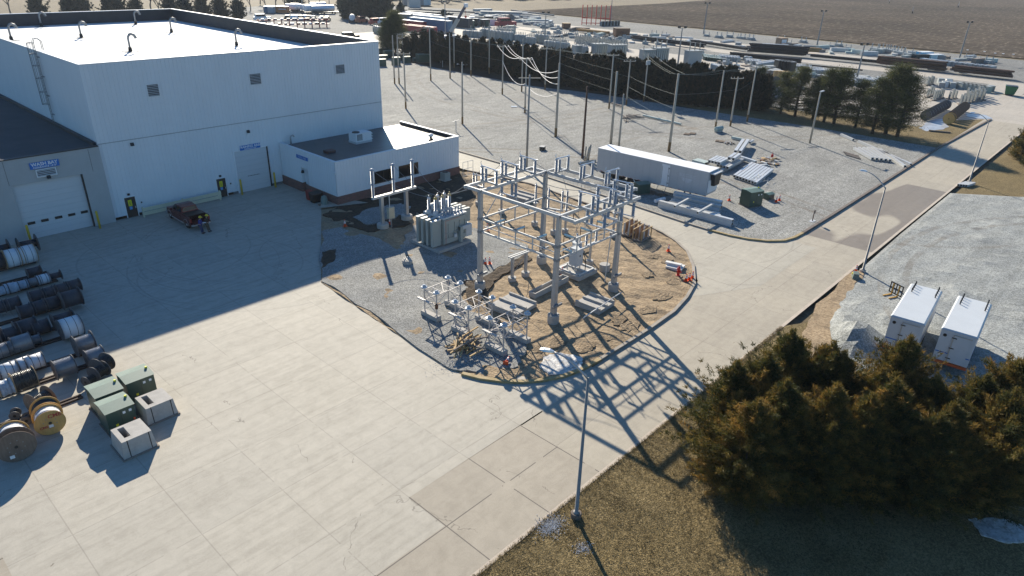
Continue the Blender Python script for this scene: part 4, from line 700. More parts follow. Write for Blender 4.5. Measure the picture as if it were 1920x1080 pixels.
# ------------------------------------------------ cable reels in rows on rails
FLM={'steel':M('reel_steel_flange',(.11,.11,.115),.6,.2,var=.3),'wood':M('reel_grey_wood',(.17,.13,.10),.85,var=.35,scale=1.5,stretch=(.4,4,1)),'yellow':M('reel_yellow_wood',(.55,.34,.11),.7,var=.2,scale=1.5,stretch=(.4,4,1)),'pine':M('reel_pine',(.34,.23,.13),.8,var=.25)}
WDM={'white':M('white_reel_wrap',(.66,.67,.69),.55,var=.08,scale=1.),'black':M('black_cable',(.02,.02,.022),.35,var=.4,scale=.8,stretch=(14,1,1),bmp=.5),'dark':M('dark_lagging',(.045,.045,.055),.6,var=.3,scale=2,stretch=(5,1,1)),'steel':M('bare_conductor',(.34,.35,.37),.35,.7,var=.15,scale=1.2,stretch=(20,1,1),bmp=.3),'shrink':M('torn_plastic_wrap',(.42,.46,.52),.3,var=.5,scale=2.2),'cable':M('loose_black_cable',(.035,.035,.035),.3,var=.8,scale=1.,stretch=(10,1.5,1),bmp=.6)}
PROT={}
def reel_thing(d,w_,wind,fl,fill):
    key=(round(d,1),round(w_,1),wind,fl,fill)
    if key in PROT: return PROT[key],False
    d,w_=key[:2]; t=thing('cable_reel','x','cable reel'); r=d/2; e=.05
    for s in (0,w_-e):
        m=MB(); m.lathe((s,0,r),[(r-.02,0),(r,.012),(r,e-.012),(r-.02,e)],28,(1,0,0)); f_=m.build('flange',FLM[fl],t)
        hb=MB(); hb.lathe((s-.012 if s==0 else s+e-.008,0,r),[(.09,0),(.09,.02)],12,(1,0,0)); hb.build('hub',BLACK,f_)
        if fl in('wood','yellow','pine'):
            hb=MB()
            for k in range(8): a=k*PI/4+.3; c=(s-.01 if s==0 else s+e-.01,math.cos(a)*r*.42,r+math.sin(a)*r*.42); hb.cyl(c,(c[0]+.02,c[1],c[2]),.03,n=6)
            hb.build('bolts',GALVD,f_)
    m=MB(); rr=r*fill
    if wind in('steel','cable','black'):
        n=int(w_/(.06 if wind!='cable' else .09)); pr=[(rr,0)]
        for k in range(n): z=(w_-2*e)*(k+.5)/n; j=rnd.uniform(-.015,.015) if wind=='cable' else 0; pr+=[(rr+.018+j,z),(rr-.008+j,z+(w_-2*e)*.45/n)]
        m.lathe((e,0,r),pr+[(rr,w_-2*e)],24,(1,0,0))
    elif wind=='shrink': m.lathe((e,0,r),[(rr*rnd.uniform(.9,1.06),(w_-2*e)*k/9) for k in range(10)],18,(1,0,0))
    else: m.lathe((e,0,r),[(rr,0),(rr,w_-2*e)],26,(1,0,0))
    wo=m.build('winding',WDM[wind],t,smooth=wind in('white','dark'))
    if wind=='white':
        b=MB()
        for x in (w_*.33,w_*.68): b.lathe((x,0,r),[(rr+.004,0),(rr+.012,.008),(rr+.012,.022),(rr+.004,.03)],26,(1,0,0))
        b.build('strap',BLACK,wo)
    PROT[key]=t; return t,True
def reel(bx,by,d,w_,wind,fl,fill,lab,rz=0.,z=.13):
    c=g(bx,by,z); t,new=reel_thing(d,w_,wind,fl,fill); gp='cable reels parked in rows on rails'
    if new: t.location=(c.x,c.y,z); t.rotation_euler[2]=rz; t['label']=lab; t['group']=gp; return t
    return copy_tree(t,(c.x,c.y,z),rz,lab,gp)
S='steel'
RL=[('A',[(13,503.5,1.7,1.35,'white','pine',.93,'white wrapped reel with tan rims, second from the right in its row'),(40,497,1.7,1.3,'white','pine',.93,'white wrapped reel with tan rims at the right end of its row'),(-18,510,1.7,1.3,'dark','pine',.8,'dark reel with tan rims left of the two big white reels'),(39,477,1.65,1.5,'dark',S,.45,'nearly empty dark reel against the beige wall, in front of the yellow bollard'),(-14,487,1.65,1.5,'dark',S,.45,'dark reel at the photo edge behind the white reels')]),
('B',[(52.5,521,.95,1.15,'dark',S,.75,'small dark reel standing alone on its rail')]),
('C',[(92.5,529.5,.95,1.0,'dark',S,.55,'small half empty reel at the right end of the plastic wrapped row'),(71,535.5,.95,1.0,'white',S,.9,'small white wrapped reel second from the right end of its row'),(51,541,.95,1.0,'steel',S,.7,'small shiny dark reel third from the right of the wrapped row'),(30,546.7,.95,1.0,'shrink',S,.8,'small reel in torn plastic, fourth from the right of the row'),(11,552.3,.95,1.0,'shrink',S,.95,'small reel in heavily torn plastic, fifth from the right'),(-8,558,.95,1.0,'shrink',S,.8,'small torn plastic reel at the photo edge')]),
('D',[(126,551,1.05,1.15,'dark',S,.86,'dark lagged reel at the right end of the third dark row'),(103.5,558,1.05,1.15,'dark',S,.86,'dark lagged reel second from the right of its row'),(82,564,1.05,1.15,'dark',S,.86,'dark lagged reel third from the right of its row'),(58.5,570.5,1.05,1.15,'dark',S,.86,'dark lagged reel fourth from the right of its row'),(11,586,1.15,1.15,'dark',S,.85,'dark reel near the photo edge left of the gap in its row'),(-11,592,1.15,1.15,'dark',S,.85,'dark reel cut by the photo edge in the gapped row')]),
('E',[(119,580.5,1.5,1.4,'dark',S,.85,'big dark lagged reel at the right end of its row, by the rail tip'),(86,583.7,1.15,1.15,'dark',S,.86,'dark reel next left of the big dark one'),(61.5,591,1.15,1.15,'dark',S,.86,'dark reel second left of the big dark one'),(37.5,598.5,1.15,1.15,'dark',S,.86,'dark reel third left of the big dark one, end of the run')]),
('F',[(103,619,1.45,1.35,'dark',S,.6,'big open dark reel just behind the large white strapped reel'),(64,630,1.15,1.1,'dark',S,.9,'middle sized dark reel right end of the dark run below'),(33,635.5,1.4,1.4,'dark',S,.85,'large dark reel in the middle of the lower dark run'),(3,648,1.35,1.3,'dark',S,.65,'half full dark reel left in the lower dark run'),(-26,655,1.3,1.2,'dark',S,.7,'dark reel at the photo edge of the lower dark run')]),
('G',[(117,637.5,1.6,1.35,'white',S,.92,'large white strapped reel with dark rims and rope bands'),(52,652.5,.95,.95,'steel',S,.7,'small bare conductor reel at the right of its run'),(26,664,1.3,1.25,'steel',S,.88,'bare conductor reel in the middle of its run'),(4,671,1.1,1.05,'steel',S,.88,'bare conductor reel left in its run'),(-16,678,1.1,1.05,'steel',S,.88,'bare conductor reel cut by the photo edge')]),
('H',[(145,669,1.55,1.25,'steel',S,.7,'tall reel of silver conductor just inside the building shadow'),(51,697,1.15,1.05,'white',S,.9,'white reel at the right end of the three plain white reels'),(26.5,704,1.15,1.05,'white',S,.9,'middle one of the three plain white reels'),(2,713,1.15,1.05,'white',S,.9,'white reel at the left of the three plain white reels')]),
('I',[(165.5,689,1.3,1.15,'steel',S,.85,'sunlit silver conductor reel nearest the rail tip by the green boxes'),(106.5,712,1.35,1.25,'steel',S,.85,'sunlit silver conductor reel alone in the middle of its row'),(28.5,736.5,1.4,1.3,'cable','pine',.85,'reel of loose black cable with a frayed end'),(1,745,1.15,1.2,'shrink','pine',.95,'reel in torn white plastic at the photo edge')])]
for row,l in RL:
    for a in l: reel(*a)
reel(186,705,1.3,.95,'black',S,.7,'black cable reel, rightmost of the small group behind the green boxes',rz=.5); reel(179,716,1.05,.9,'black',S,.7,'middle black cable reel of the small group behind the green boxes',rz=.45); reel(163,727,.8,.7,'black',S,.6,'smallest black reel tucked behind the left green box',rz=.45)
# front reels with faces toward the camera (axis along y)
o=reel(101,814,1.65,.95,'white','yellow',.86,'yellow wood reel of white cable facing the camera, red lettering on its face',rz=PI/2-.12,z=.01)
txt=textmesh('CME',.34,M('stencil_red',(.45,.06,.04),.7),'lettering',o,(-.006,-.3,1.22),(PI/2,.0,-PI/2),.004); textmesh('CME',.22,M('stencil_red',(.45,.06,.04),.7),'lettering',o,(-.006,.35,.6),(PI/2,0,-PI/2),.004)
q=MB(); q.box(-.008,-.12,.5,-.001,.1,.68); q.build('tag',WHITEB,o)
c=g(101,814); reel(0,0,1.65,.8,'black','yellow',.84,'reel of black cable directly behind the yellow faced white reel',rz=PI/2-.12,z=.01).location=(c.x+.14,c.y+1.02,.01)
reel(66,779,1.5,1.1,'cable','wood',.6,'reel of black cable with a grey wood face, behind the yellow faced reel',rz=.35,z=.01)
c=g(40,864); o=reel(0,0,1.85,.55,'black','wood',.5,'weathered grey wood reel facing the camera at the lower left',rz=PI/2-.12,z=.01); o.location=(c.x,c.y,.01); q=MB(); q.box(-.008,.2,.3,-.001,.42,.5); q.build('tag',WHITEB,o); o2=reel(0,0,1.65,.9,'white','yellow',.87,'yellow wood reel of white cable behind the weathered grey reel',rz=PI/2-.25,z=.01); o2.location=(c.x-.2+.25,c.y+.95,.01)
for k,(px,py) in enumerate(((30,788),(52,797),(62,792))): reel(px,py,.6,.45,'black',S,.5,'small black spool, %s of the three between the two front reel groups'%pn[k],rz=1.2,z=.01)
for px,py,lab in ((68,492,'white reel row by the wall'),(90,513,'single small reel'),(109,527,'plastic wrapped row'),(153,567,'dark lagged row by the big dark reel'),(145,606,'lower dark run'),(157,624,'large white strapped reel'),(187,655,'silver reel inside the shadow'),(204,675,'sunlit silver reels'),(156,746,'front reels and leading to the green boxes')):
    c=g(px,py); 
    for s in (0,1): single('reel_rail',MB().box(-22,-.06,0,0,.06,.13),M('rail_dark_steel',(.055,.035,.028),.8,var=.35),('rear' if s else 'front')+' long dark steel rail under the '+lab if 'lead' not in lab else ('rear' if s else 'front')+' rusty rail passing the front reels toward the green boxes','rail',(c.x,c.y+s*.34,.0),group='pairs of steel rails under the reels')
# ------------------------------------------------ green cabinets and concrete vaults
def greenbox(x,y,w_,d,h_,lab,big=True,rz=0.):
    t=thing('transformer_cabinet',lab,'equipment cabinet',(x,y,0),rz,'green pad mount cabinets'); m=MB(); m.box(0,0,.08,w_,d,h_); o=m.build('body',GREEN,t)
    m=MB(); m.add([(-.05,-.05,h_),(w_+.05,-.05,h_),(w_+.05,d+.05,h_+.02),(-.05,d+.05,h_+.02),(-.05,d*.55,h_+.13),(w_+.05,d*.55,h_+.16)],[(0,1,5,4),(4,5,2,3),(0,4,3),(1,2,5),(3,2,1,0)]); m.build('lid',GREENL,t)
    if big:
        for k,(xx,zz,s,mt) in enumerate(((.62,.62,.15,WHITEB),(.84,.63,.15,WHITEB),(.3,.2,.14,M('sign_yellow',(.75,.7,.02),.5)),(.86,.2,.1,ORANGE))[:3 if w_>1.6 else 4]): q=MB(); q.box(w_*xx-s/2 if xx<.8 or k<2 else w_*.88,-.012,h_*zz+.2,w_*xx+s/2 if xx<.8 or k<2 else w_*.95,-.002,h_*zz+.36); q.build('decal',mt,o)
        q=MB(); q.box(w_*.5-.008,-.01,.1,w_*.5+.008,-.002,h_-.02); q.build('door_seam',BLACK,o); q=MB(); q.cbox((w_*.93,d*.5,h_+.2),(.12,.12,.1)); q.build('lifting_lug',M('sign_yellow',(.75,.7,.02),.5),o)
    MB().box(-.08,-.08,0,w_+.08,d+.08,.078).build('pallet',WOOD,t); return t
greenbox(8.18,38.8,1.55,1.65,1.58,'front green cabinet with white decals, behind the nearest concrete vault'); greenbox(8.35,40.9,1.55,1.75,1.58,'rear left green cabinet beside the black reels'); greenbox(10.2,41.2,1.65,1.6,1.58,'rear right green cabinet behind the farther concrete vault')
def vault(x,y,lab):
    t=thing('concrete_vault',lab,'concrete vault',(x,y,0),0,'concrete equipment vaults'); w_,d,h_=1.8,1.85,1.15; i=.1; m=MB()
    zs=.45; q=lambda z: i*(z-.1)/(h_-.17)
    m.hexa([(0,0,.1),(w_,0,.1),(w_,d,.1),(0,d,.1)],[(q(zs),q(zs),zs),(w_-q(zs),q(zs),zs),(w_-q(zs),d-q(zs),zs),(q(zs),d-q(zs),zs)])
    A_=(i+.28,.45,i+.62,d-.3); zt_=h_-.07
    def pc(l,f,r_,k):
        f_=lambda z:(q(z) if l is None else l, q(z) if f is None else f, w_-q(z) if r_ is None else r_, d-q(z) if k is None else k)
        a=f_(zs+.002);b=f_(zt_); m.hexa([(a[0],a[1],zs+.002),(a[2],a[1],zs+.002),(a[2],a[3],zs+.002),(a[0],a[3],zs+.002)],[(b[0],b[1],zt_),(b[2],b[1],zt_),(b[2],b[3],zt_),(b[0],b[3],zt_)])
    pc(None,None,A_[0],None); pc(A_[2],None,None,None); pc(A_[0],None,A_[2],A_[1]); pc(A_[0],A_[3],A_[2],None); m.build('body',CONC,t)
    m=MB(); a=(i,i,w_-i,d-i); hx0,hy0,hx1,hy1=i+.28,.45,i+.62,d-.3
    m.box(a[0],a[1],h_-.067,hx0,a[3],h_); m.box(hx1,a[1],h_-.067,a[2],a[3],h_); m.box(hx0,a[1],h_-.067,hx1,hy0,h_); m.box(hx0,hy1,h_-.067,hx1,a[3],h_); m.build('top_slab',CONC,t)
    MB().box(hx0+.002,hy0+.002,.46,hx1-.002,hy1-.002,.47).build('opening_plate',BLACK,t)  # black plate at the slot floor, shade of the inside put in as colour
    m=MB(); 
    for x_ in (.35,1.5): m.hexa([(x_,-.006,.1),(x_+.05,-.006,.1),(x_+.05,.0,.1),(x_,.0,.1)],[(x_,i-.012,h_-.01),(x_+.05,i-.012,h_-.01),(x_+.05,i+.0,h_+.006),(x_,i,h_+.006)]); 
    m.build('strap',BLACK,t)
    MB().box(-.08,-.08,0,w_+.08,d+.08,.097).build('skid',WOODG,t)
vault(7.9,36.02,'concrete vault with a dark slot, nearest the camera'); vault(10.08,38.28,'concrete vault with a dark slot, farther back on the right')
# ------------------------------------------------ pickup truck and two people
PAINT=M('maroon_car_paint',(.13,.016,.018),.25,.3,var=.06); t=thing('pickup_truck','dark maroon pickup truck with lowered tailgate parked before the warehouse','pickup',(27.05,67.6,0))
def loft(secs):
    m=MB(); n=len(secs[0])
    for s in secs: m.v+=[tuple(p) for p in s]
    for i in range(len(secs)-1):
        for k in range(n): m.f.append((i*n+k,i*n+(k+1)%n,(i+1)*n+(k+1)%n,(i+1)*n+k))
    m.f+=[tuple(range(n-1,-1,-1)),tuple(range((len(secs)-1)*n,len(secs)*n))]; return m
def sec(y,w_,z0,z1,ch=.08): return [(-w_,y,z0),(w_,y,z0),(w_*1.02,y,(z0+z1)/2),(w_*.97,y,z1-ch*.3),(w_*.9,y,z1),(-w_*.9,y,z1),(-w_*.97,y,z1-ch*.3),(-w_*1.02,y,(z0+z1)/2)]
loft([sec(2.25,.98,.5,1.3),sec(2.6,1.,.45,1.32),sec(4.2,1.,.45,1.28),sec(4.4,1.,.45,1.25),sec(5.7,.98,.48,1.18),sec(6.05,.9,.5,1.05),sec(6.12,.8,.55,.95)]).build('body',PAINT,t,smooth=False)
m=MB(); m.box(-1.,.25,.5,-.86,2.25,1.3); m.box(.86,.25,.5,1.,2.25,1.3); m.box(-.86,.25,.5,.86,2.25,.8); m.build('cargo_bed',PAINT,t); MB().box(-.88,.9,1.28,.88,2.24,1.33).build('bed_cover',BLACK,t)
cb=loft([[(-.88,2.28,1.3),(.88,2.28,1.3),(.72,2.42,1.86),(-.72,2.42,1.86)],[(-.9,3.4,1.3),(.9,3.4,1.3),(.74,3.3,1.92),(-.74,3.3,1.92)],[(-.9,4.75,1.24),(.9,4.75,1.24),(.72,3.95,1.88),(-.72,3.95,1.88)]]); cb.build('cab',PAINT,t)
def slab(pts,off,nm,mt): 
    p=[Vector(q) for q in pts]; n=(p[1]-p[0]).cross(p[2]-p[0]).normalized()*off; MB().hexa([q+n*.2 for q in p],[q+n for q in p]).build(nm,mt,t)
slab([(-.76,2.30,1.4),(-.64,2.40,1.8),(.64,2.40,1.8),(.76,2.30,1.4)],-.02,'rear_window',GLASS); slab([(-.8,4.66,1.31),(.8,4.66,1.31),(.68,4.02,1.83),(-.68,4.02,1.83)],.02,'windscreen',GLASS)
for s in (-1,1):
    for ya,yb in ((2.5,3.25),(3.35,4.2)): slab([(s*.888,ya,1.36),(s*.895,yb+.15*(yb>4),1.36),(s*.76,yb-.12*(yb>4),1.79),(s*.765,ya+.04,1.79)],.02*s,'side_window',GLASS)
    MB().box(s*.93-.07,-.0+.12,.85,s*.93+.07,.245,1.2).build('tail_light',M('tail_light_red',(.35,.02,.02),.3),t); MB().cbox((s*1.1,4.25,1.35),(.2,.12,.22)).build('mirror',PAINT,t); MB().box(s*.72-.16,6.06,.78,s*.72+.16,6.16,.98).build('headlight',M('lamp_lens',(.6,.62,.65),.15),t)
    MB().box(s*1.0-.05,1.9,.38,s*1.0+.08,4.6,.46).build('running_board',ALU,t)
    for y in (1.2,5.1):
        m=MB(); m.lathe((s*.86-.13,y,.42),[(.30,0),(.40,.02),(.42,.06),(.42,.2),(.40,.24),(.30,.26)],20,(1,0,0)); wl=m.build('wheel',RUBBER,t); m=MB(); m.lathe((s*.86+(.118 if s>0 else -.138),y,.42),[(.27,0),(.1,.02)] if s>0 else [(.1,0),(.27,.02)],12,(1,0,0)); m.build('rim',ALU,wl)
        m=MB(); m.tube([(s*1.02,y+.55*math.cos(a),.42+.55*math.sin(a)) for a in [PI*k/8 for k in range(9)]],.045,5); m.build('wheel_arch',M('silver_trim',(.3,.28,.28),.3,.5),t)
MB().box(-.86,-.35,.74,.86,.22,.8).build('tailgate',PAINT,t); MB().box(-.95,-.02,.45,.95,.18,.62).build('rear_bumper',ALU,t); MB().box(-.95,6.1,.42,.95,6.24,.66).build('front_bumper',ALU,t); MB().box(-.55,6.1,.68,.55,6.17,.98).build('grille',BLACK,t)
def skin(name,joints,edges,mat,parent,sub=2,root=0):
    me=bpy.data.meshes.new(name); me.from_pydata([j[:3] for j in joints],edges,[]); o=bpy.data.objects.new(name,me); C.objects.link(o); sk=o.modifiers.new('s','SKIN')
    for i,v in enumerate(me.skin_vertices[0].data): r_=joints[i][3]; v.radius=(r_,joints[i][4] if len(joints[i])>4 else r_); v.use_root=(i==root)
    ss=o.modifiers.new('u','SUBSURF'); ss.levels=sub; ss.render_levels=sub; dg=bpy.context.evaluated_depsgraph_get(); dg.update(); m2=bpy.data.meshes.new_from_object(o.evaluated_get(dg)); bpy.data.objects.remove(o); m2.name=name; m2.materials.clear(); m2.materials.append(mat)
    for p in m2.polygons: p.use_smooth=True
    q=bpy.data.objects.new(name,m2); C.objects.link(q); q.parent=parent; return q
def person(loc,rz,lab,jacket,pants,lean,arms):
    t=thing('person',lab,'person',loc,rz); L=lean  # facing +x local -> y axis is left/right
    hip=(-L*.5,0,.93); chest=(-L*.25,0,1.28); neck=(.02,0,1.5); 
    J=[(hip[0],0,.93,.13,.15),(-L*.35,0,1.12,.12,.14),(chest[0],0,1.32,.12,.17),(neck[0]-.03,0,1.47,.055),(neck[0]+.02,0,1.55,.06),(neck[0]+.05,0,1.63,.085,.078),(neck[0]+.05,0,1.72,.085,.078)]
    Ed=[(0,1),(1,2),(2,3),(3,4),(4,5),(5,6)]; A=[];
    for s in (-1,1):
        b=len(J); ex,ez,hx,hz,hy=arms; J+=[(chest[0],s*.19,1.40,.055),(ex,s*.25,ez,.045),(hx,s*hy,hz,.032),(hx+.07,s*hy*.9,hz-.01,.03,.04)]; Ed+=[(2,b),(b,b+1),(b+1,b+2),(b+2,b+3)]
        for k in range(4): c=len(J); y=s*hy*.9+(k-1.5)*.022; J+=[(hx+.12,y,hz-.02,.010),(hx+.155-.008*abs(k-1.5),y,hz-.045,.008)]; Ed+=[(b+3,c),(c,c+1)]
        c=len(J); J+=[(hx+.08,s*(hy*.9-.05),hz+.01,.010),(hx+.115,s*(hy*.9-.06),hz,.008)]; Ed+=[(b+3,c),(c,c+1)]
        b=len(J); J+=[(hip[0],s*.10,.88,.095),(.05-L*.2,s*.11,.5,.065),(.08,s*.12,.1,.045),(.2,s*.13,.04,.035)]; Ed+=[(0,b),(b,b+1),(b+1,b+2),(b+2,b+3)]
    skin('body',J,Ed,SKIN,t)
    for s in (-1,1):
        pass
    JJ=[(hip[0],0,.86,.16,.18),(-L*.35,0,1.12,.15,.18),(chest[0],0,1.34,.15,.2),(neck[0]-.03,0,1.46,.075)]; EE=[(0,1),(1,2),(2,3)]
    for s in (-1,1): b=len(JJ); JJ+=[(chest[0],s*.2,1.40,.08),(ex,s*.26,ez,.066),(hx-.02,s*hy,hz,.05)]; EE+=[(2,b),(b,b+1),(b+1,b+2)]
    skin('jacket',JJ,EE,jacket,t)
    JJ=[(hip[0],0,.93,.15,.17)]; EE=[]
    for s in (-1,1): b=len(JJ); JJ+=[(hip[0],s*.10,.85,.115),(.05-L*.2,s*.11,.5,.085),(.08,s*.12,.09,.07)]; EE+=[(0,b),(b,b+1),(b+1,b+2)]
    skin('trousers',JJ,EE,pants,t)
    for s in (-1,1): m=MB(); m.lathe((.0,s*.125,.045),[(.03,0),(.055,.05),(.055,.2),(.04,.29)],10,(1,0,0)); m.build('boot',M('dark_boots',(.03,.022,.018),.6),t,smooth=True)
    hd=Vector((neck[0]+.05,0,1.72)); m=MB(); m.lathe((hd.x,0,1.71),[(.175,0),(.178,.012),(.135,.018),(.13,.07),(.1,.13),(.04,.16)],18); m.cbox((hd.x+.17,0,1.713),(.1,.16,.02)); m.build('hard_hat',M('hat_yellow',(.80,.58,.02),.35,var=.05),t,smooth=False)
    m=MB(); m.lathe((hd.x+.075,0,1.635),[(.02,0),(.012,.035)],8,(1,0,-.2)); 
    for s in (-1,1): m.lathe((hd.x,s*.078,1.64),[(.025,0),(.02,.015)],8,(0,s,0))
    m.build('nose_and_ears',SKIN,t,smooth=True); m=MB()
    for s in (-1,1): m.lathe((hd.x+.078,s*.03,1.665),[(.012,0),(.008,.008)],8,(1,0,0))
    m.cbox((hd.x+.083,0,1.59),(.01,.045,.01)); m.build('eyes_and_mouth',BLACK,t); m=MB(); m.lathe((hd.x-.02,0,1.62),[(.083,0),(.092,.06),(.09,.1)],14); m.build('hair',M('dark_hair',(.04,.025,.018),.8),t); return t
person((26.5,66.45,0),-.9,'person in blue jacket and jeans, yellow hard hat, holding a paper by the tailgate',M('blue_jacket',(.02,.035,.22),.8),M('blue_jeans',(.03,.05,.13),.85),.12,(-.02,1.15,.24,1.12,.12))
person((27.2,66.5,0),-1.1,'person in brown jacket and brown trousers, yellow hard hat, leaning at the tailgate',M('brown_jacket',(.03,.018,.015),.8),M('brown_trousers',(.09,.065,.04),.85),.25,(-.1,1.12,.18,1.05,.16))
pp=MB(); pp.box(-.16,-.12,0,.16,.12,.012); single('paper_sheet',pp,WHITEB,'white paper held by the person in blue','paper',(26.5+.27,66.45-.32,1.16),-.9)
# ------------------------------------------------ street lamps
def lamp(px,py,hx,hy,lab,tz,double=0):
    c=g(px,py,.02); t=thing('street_lamp',lab,'street lamp',(c.x,c.y,0),0,'grey steel street lamps along the road'); MB().lathe((0,0,-.02),[(.28,0),(.28,.28),(.25,.3)],16).build('footing',CONC if px>1200 else MDK,t)
    m=MB(); m.lathe((0,0,.28),[(.17,0),(.17,.04),(.105,.05),(.06,tz-.28)],12); m.build('pole',M('weathered_lamp_steel',(.30,.285,.265),.6,.2,var=.15),t,smooth=True)
    hz=tz+1.0; hp=g(hx,hy,hz)-c; m=MB(); pts=[]
    for k in range(9): u=k/8; pts.append((hp.x*u,hp.y*u,tz-.08+(hz-tz+.08)*(1-(1-u)**1.8)))
    m.tube(pts,[.055-.02*k/8 for k in range(9)],7); arm=m.build('arm',GALV,t,smooth=True)
    d=Vector((hp.x,hp.y,0)).normalized(); e=Vector((hp.x,hp.y,hz)); m=MB(); m.v=[]; 
    L=.75; m=loft([[tuple(e+d*u+Vector((-d.y,d.x,0))*w_*sx+Vector((0,0,zz))) for sx,zz in ((-1,0),(1,0),(.7,h_),(-.7,h_))] for u,w_,h_ in ((-.05,.05,.06),(.15,.12,.11),(.45,.14,.1),(.62,.07,.04))]); m.build('lamp_head',ALU,arm); return t
lamp(1080,968,1037,660,'nearest street lamp, standing at the edge of the brown grass beside the pale road',8.5); lamp(1617,510,1625,322,'street lamp with a cone and green box at its foot beside the south gravel',8.3); lamp(1817,342,1828,212,'farthest street lamp on the south side of the road, steel bars at its foot',8.2)
c=g(987,316,.05); hh=hgt(c,0,141); t=thing('street_lamp','tall grey pole with a lamp arm halfway up, on the gravel behind the substation frame','street lamp',c); m=MB(); m.lathe((0,0,0),[(.17,0),(.1,hh)],10); m.build('pole',M('weathered_lamp_steel',(.30,.285,.265),.6,.2,var=.15),t,smooth=True)
hz=hgt(c,0,205); m=MB(); m.tube([(0,0,hz-.3),(-.5,.5,hz+.15),(-1.1,1.1,hz+.25)],.05,6); arm=m.build('arm',GALV,t); m=MB(); m.cbox((-1.35,1.35,hz+.22),(.75,.32,.16),-PI/4); m.build('lamp_head',ALU,arm); m=MB(); m.beam((-1.1,.9,hh-.4),(1.1,-.9,hh-.4),.1,.12); m.build('crossarm',M('pale_pole_wood',(.42,.37,.30),.85,var=.15),t)
t=thing('wood_lamp_pole','wooden pole with a flat lamp, standing on the gravel in front of the pines','street lamp',g(1518,269)); hh=hgt(g(1518,269),0,172); m=MB(); m.lathe((0,0,0),[(.17,0),(.11,hh)],10); m.build('pole',M('pale_pole_wood',(.42,.37,.30),.85,var=.15),t,smooth=True); m=MB(); m.cbox((.5,0,hh+.02),(1.3,.3,.12)); m.build('lamp_head',GREYL,t)
# ------------------------------------------------ long refrigerated trailer
A=Vector((71.85,51.0,0)); B=Vector((72.5,35.6,0)); L=(B-A).length; rz=math.atan2(B.y-A.y,B.x-A.x); t=thing('semi_trailer','long white refrigerated semi trailer parked on the gravel without a tractor','trailer',A,rz); W=2.6
TWH=M('trailer_side_white',(.48,.49,.50),.45,var=.06,scale=.5); MB().box(0,0,1.2,L,W,4.0).build('body',TWH,t); MB().box(-.03,-.03,4.0,L+.03,W+.03,4.06).build('roof',M('trailer_roof_white',(.80,.80,.80),.5,var=.04),t)
m=MB(); 
for k in range(1,16): m.box(L*k/16-.015,-.014,1.3,L*k/16+.015,-.002,3.95)
m.build('panel_seams',M('seam_grey',(.42,.43,.45),.5),t); MB().box(0,-.02,1.13,L,.1,1.197).build('lower_rail',ALU,t); m=MB()
for k in range(14): m.box(.6+k*1.12,-.03,1.15,.95+k*1.12,-.021,1.2)
m.build('red_reflectors',M('reflector_red',(.4,.03,.03),.3),t)
dxx=9.35; m=MB(); m.box(dxx,-.035,1.25,dxx+1.05,-.003,3.85); d_=m.build('side_door',WHITEB,t); m=MB(); m.box(dxx+.06,-.05,1.4,dxx+.09,-.037,3.6); m.box(dxx+.9,-.05,1.4,dxx+.93,-.037,3.6); 
for z in (1.6,2.5,3.4): m.box(dxx+.88,-.06,z,dxx+1.1,-.037,z+.07)
m.build('door_hardware',BLACK,d_); m=MB(); m.tube([(dxx-.2,-.1,1.15),(dxx-.2,-.55,.4),(dxx+.9,-.55,.4),(dxx+.9,-.1,1.15)],.035,5); m.build('step',GALVD,t)
FD=M('faded_ghost_logo',(.56,.575,.60),.5); textmesh('ELECTRIC',.5,FD,'ghost_lettering',t,(L-2.6,-.006,3.05),(PI/2,0,0),.002,True,1.0); m=MB(); m.add([(L-3.4,-.009,2.75),(L-1.9,-.009,2.75),(L-2.15,-.009,2.35),(L-2.6,-.009,2.15),(L-3.1,-.009,2.35)],[(0,4,3,2,1)]); m.build('ghost_emblem',FD,t)
m=MB(); m.box(L+.033,.1,1.5,L+.12,W-.1,3.0); m.build('front_panel',WHITEB,t); m=MB(); m.hexa([(L+.12,.75,2.3),(L+.5,.85,2.3),(L+.5,W-.55,2.3),(L+.12,W-.3,2.3)],[(L+.05,.35,3.75),(L+.6,.45,3.75),(L+.6,W-.35,3.75),(L+.05,W-.2,3.75)]); m.build('cooling_unit',BLACK,t); m=MB(); m.box(L+.05,.3,3.753,L+.62,W-.15,3.86); m.build('unit_cap',GREYL,t)
for x in (1.4,2.7):
    for s in (.45,W-.45): m=MB(); m.lathe((x,s-.25,.5),[(.3,0),(.48,.02),(.5,.05),(.5,.45),(.48,.48),(.3,.5)],18,(0,1,0)); m.build('wheel',RUBBER,t)
for s in (.5,W-.5): MB().box(12.4,s-.07,.05,12.55,s+.07,1.2).build('landing_leg',BLACK,t)
MB().box(.5,.35,.8,3.6,W-.35,1.13).build('bogie',BLACK,t); MB().box(4.5,.3,.55,6.2,W-.3,1.13).build('underbody_box',BLACK,t)
